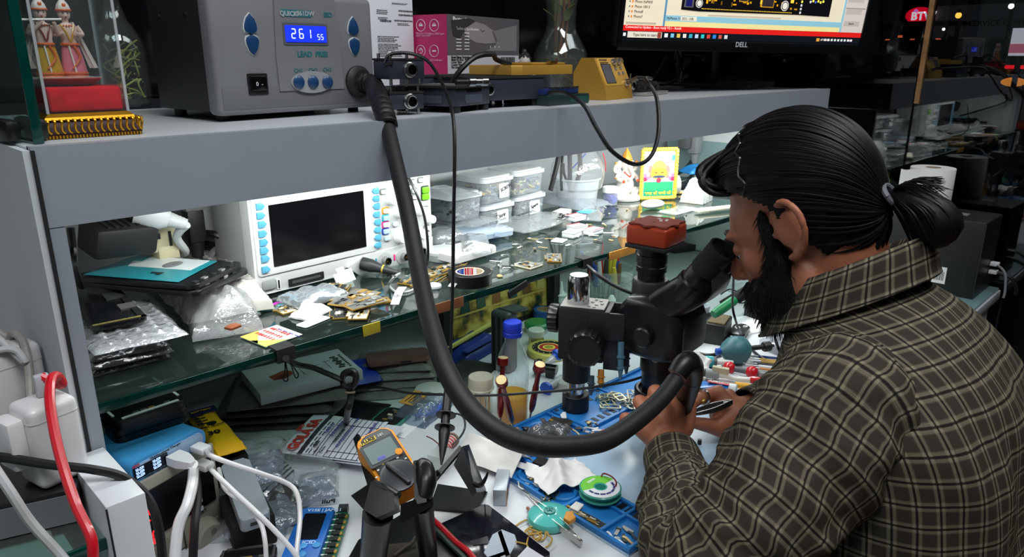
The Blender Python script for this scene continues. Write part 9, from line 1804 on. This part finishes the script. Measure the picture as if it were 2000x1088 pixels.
lamp('street_lamp','yellow flame shaped light high beyond the window',1872,30,6.4,.022,(255,180,70),4);lamp('street_lamp','orange glowing box light low beyond the window',1853,84,6.4,.028,(240,120,20),1.2);lamp('street_lamp','small white light highest beyond the window',1975,12,6.6,.020,(255,250,235),4);lamp('street_lamp','tiny white light point in the dark middle distance',1843,57,7,.012,(255,255,255),6);lamp('street_lamp','tiny white light low at the side of the window',1954,93,6.5,.015,(255,255,255),4)
o=street('parked_car','dark parked car with glowing red and amber tail light','car',1985,150,5.2);z0=o.location.z;b=MB(mt((22,22,26),.25,coat=.5));b.prism([(-.9,-z0+.28),(.9,-z0+.28),(.92,-z0+.85),(.7,-z0+.95),(.55,-z0+1.42),(-.55,-z0+1.42),(-.7,-z0+.95),(-.92,-z0+.85)],-1.0,-.03,None,bev=.04,M=TR((-.6,.0,0))@SF);b.build('body',o);b=MB(lit((236,20,30),2.0));b.box((.0,-.01,.055),(.13,.03,.02),bev=.008);b.build('brake_light',o);b=MB(lit((250,150,60),1.2));b.sph((-.01,0,-.03),(.065,.02,.026));b.build('indicator',o)
for s in(-.7,.7):
 b=MB(RUBBER);b.cyl((-.6+s,.9,-z0+.29),(-.6+s,.72,-z0+.29),.28,n=28);b.build('wheel',o)
o=street('shop_board','dim grey lettered shop board hanging across the street','sign',1950,45,8.9);o.scale=(1.23,1.23,1.23);b=MB(mt((120,122,126),.6,emit=.06));b.box((0,.02,0),(.95,.03,.30));b.build('board',o);text('MOBILE SERVICE CENTRE',.062,mt((40,40,46),.6),o,TR((-.44,-.0,.0))@SF,bold=.001);MB(mt((50,50,54),.6)).box((0,.06,0),(.06,.05,.06)).build('bracket',o)
o=street('poster','white and pink lit poster at the edge of the window','poster',1995,82,4.6);o.scale=(.77,.77,.9);b=MB(lit((236,226,230),1.0));b.box((0,0,0),(.12,.02,.15));b.build('panel',o);b=MB(lit((226,120,140),.8));b.box((0,-.012,-.035),(.12,.006,.05));b.build('stripe',o);MB(MATTE).box((0,.02,-.8),(.03,.02,1.5)).build('post',o)
o=street('food_stall','dim stall with small orange lamps across the street','stall',1780,78,7.0);b=MB(mt((44,30,26),.7));b.box((0,.3,-.1),(.5,.5,.02));b.box((0,.3,-.6),(.5,.5,1.0));b.build('counter',o);MB(mt((70,40,34),.7)).box((0,.3,.14),(.56,.56,.02)).build('roof',o)
for i in range(5):MB(lit((240,110,60),1.2)).box((-.2+i*.1,.02,.03*(i%2)),(.035,.02,.02),bev=.004).build('lamp',o)
for x in(-.25,.25):MB(MATTE).box((x,.3,-.5),(.02,.02,1.28)).build('post',o)
o=street('shop_building','dark building frontage along the far side of the street','building',1800,60,9.5);z0=o.location.z;b=MB(mt((30,30,34),.8,var=.2,vscale=1));b.box((0,.5,2.0-z0),(9,.8,4.0));b.build('facade',o);b=MB(mt((20,20,24),.4))
for i in range(6):b.box((-3.6+i*1.4,.08,1.2-z0),(1.1,.05,1.8))
b.build('shutter',o)
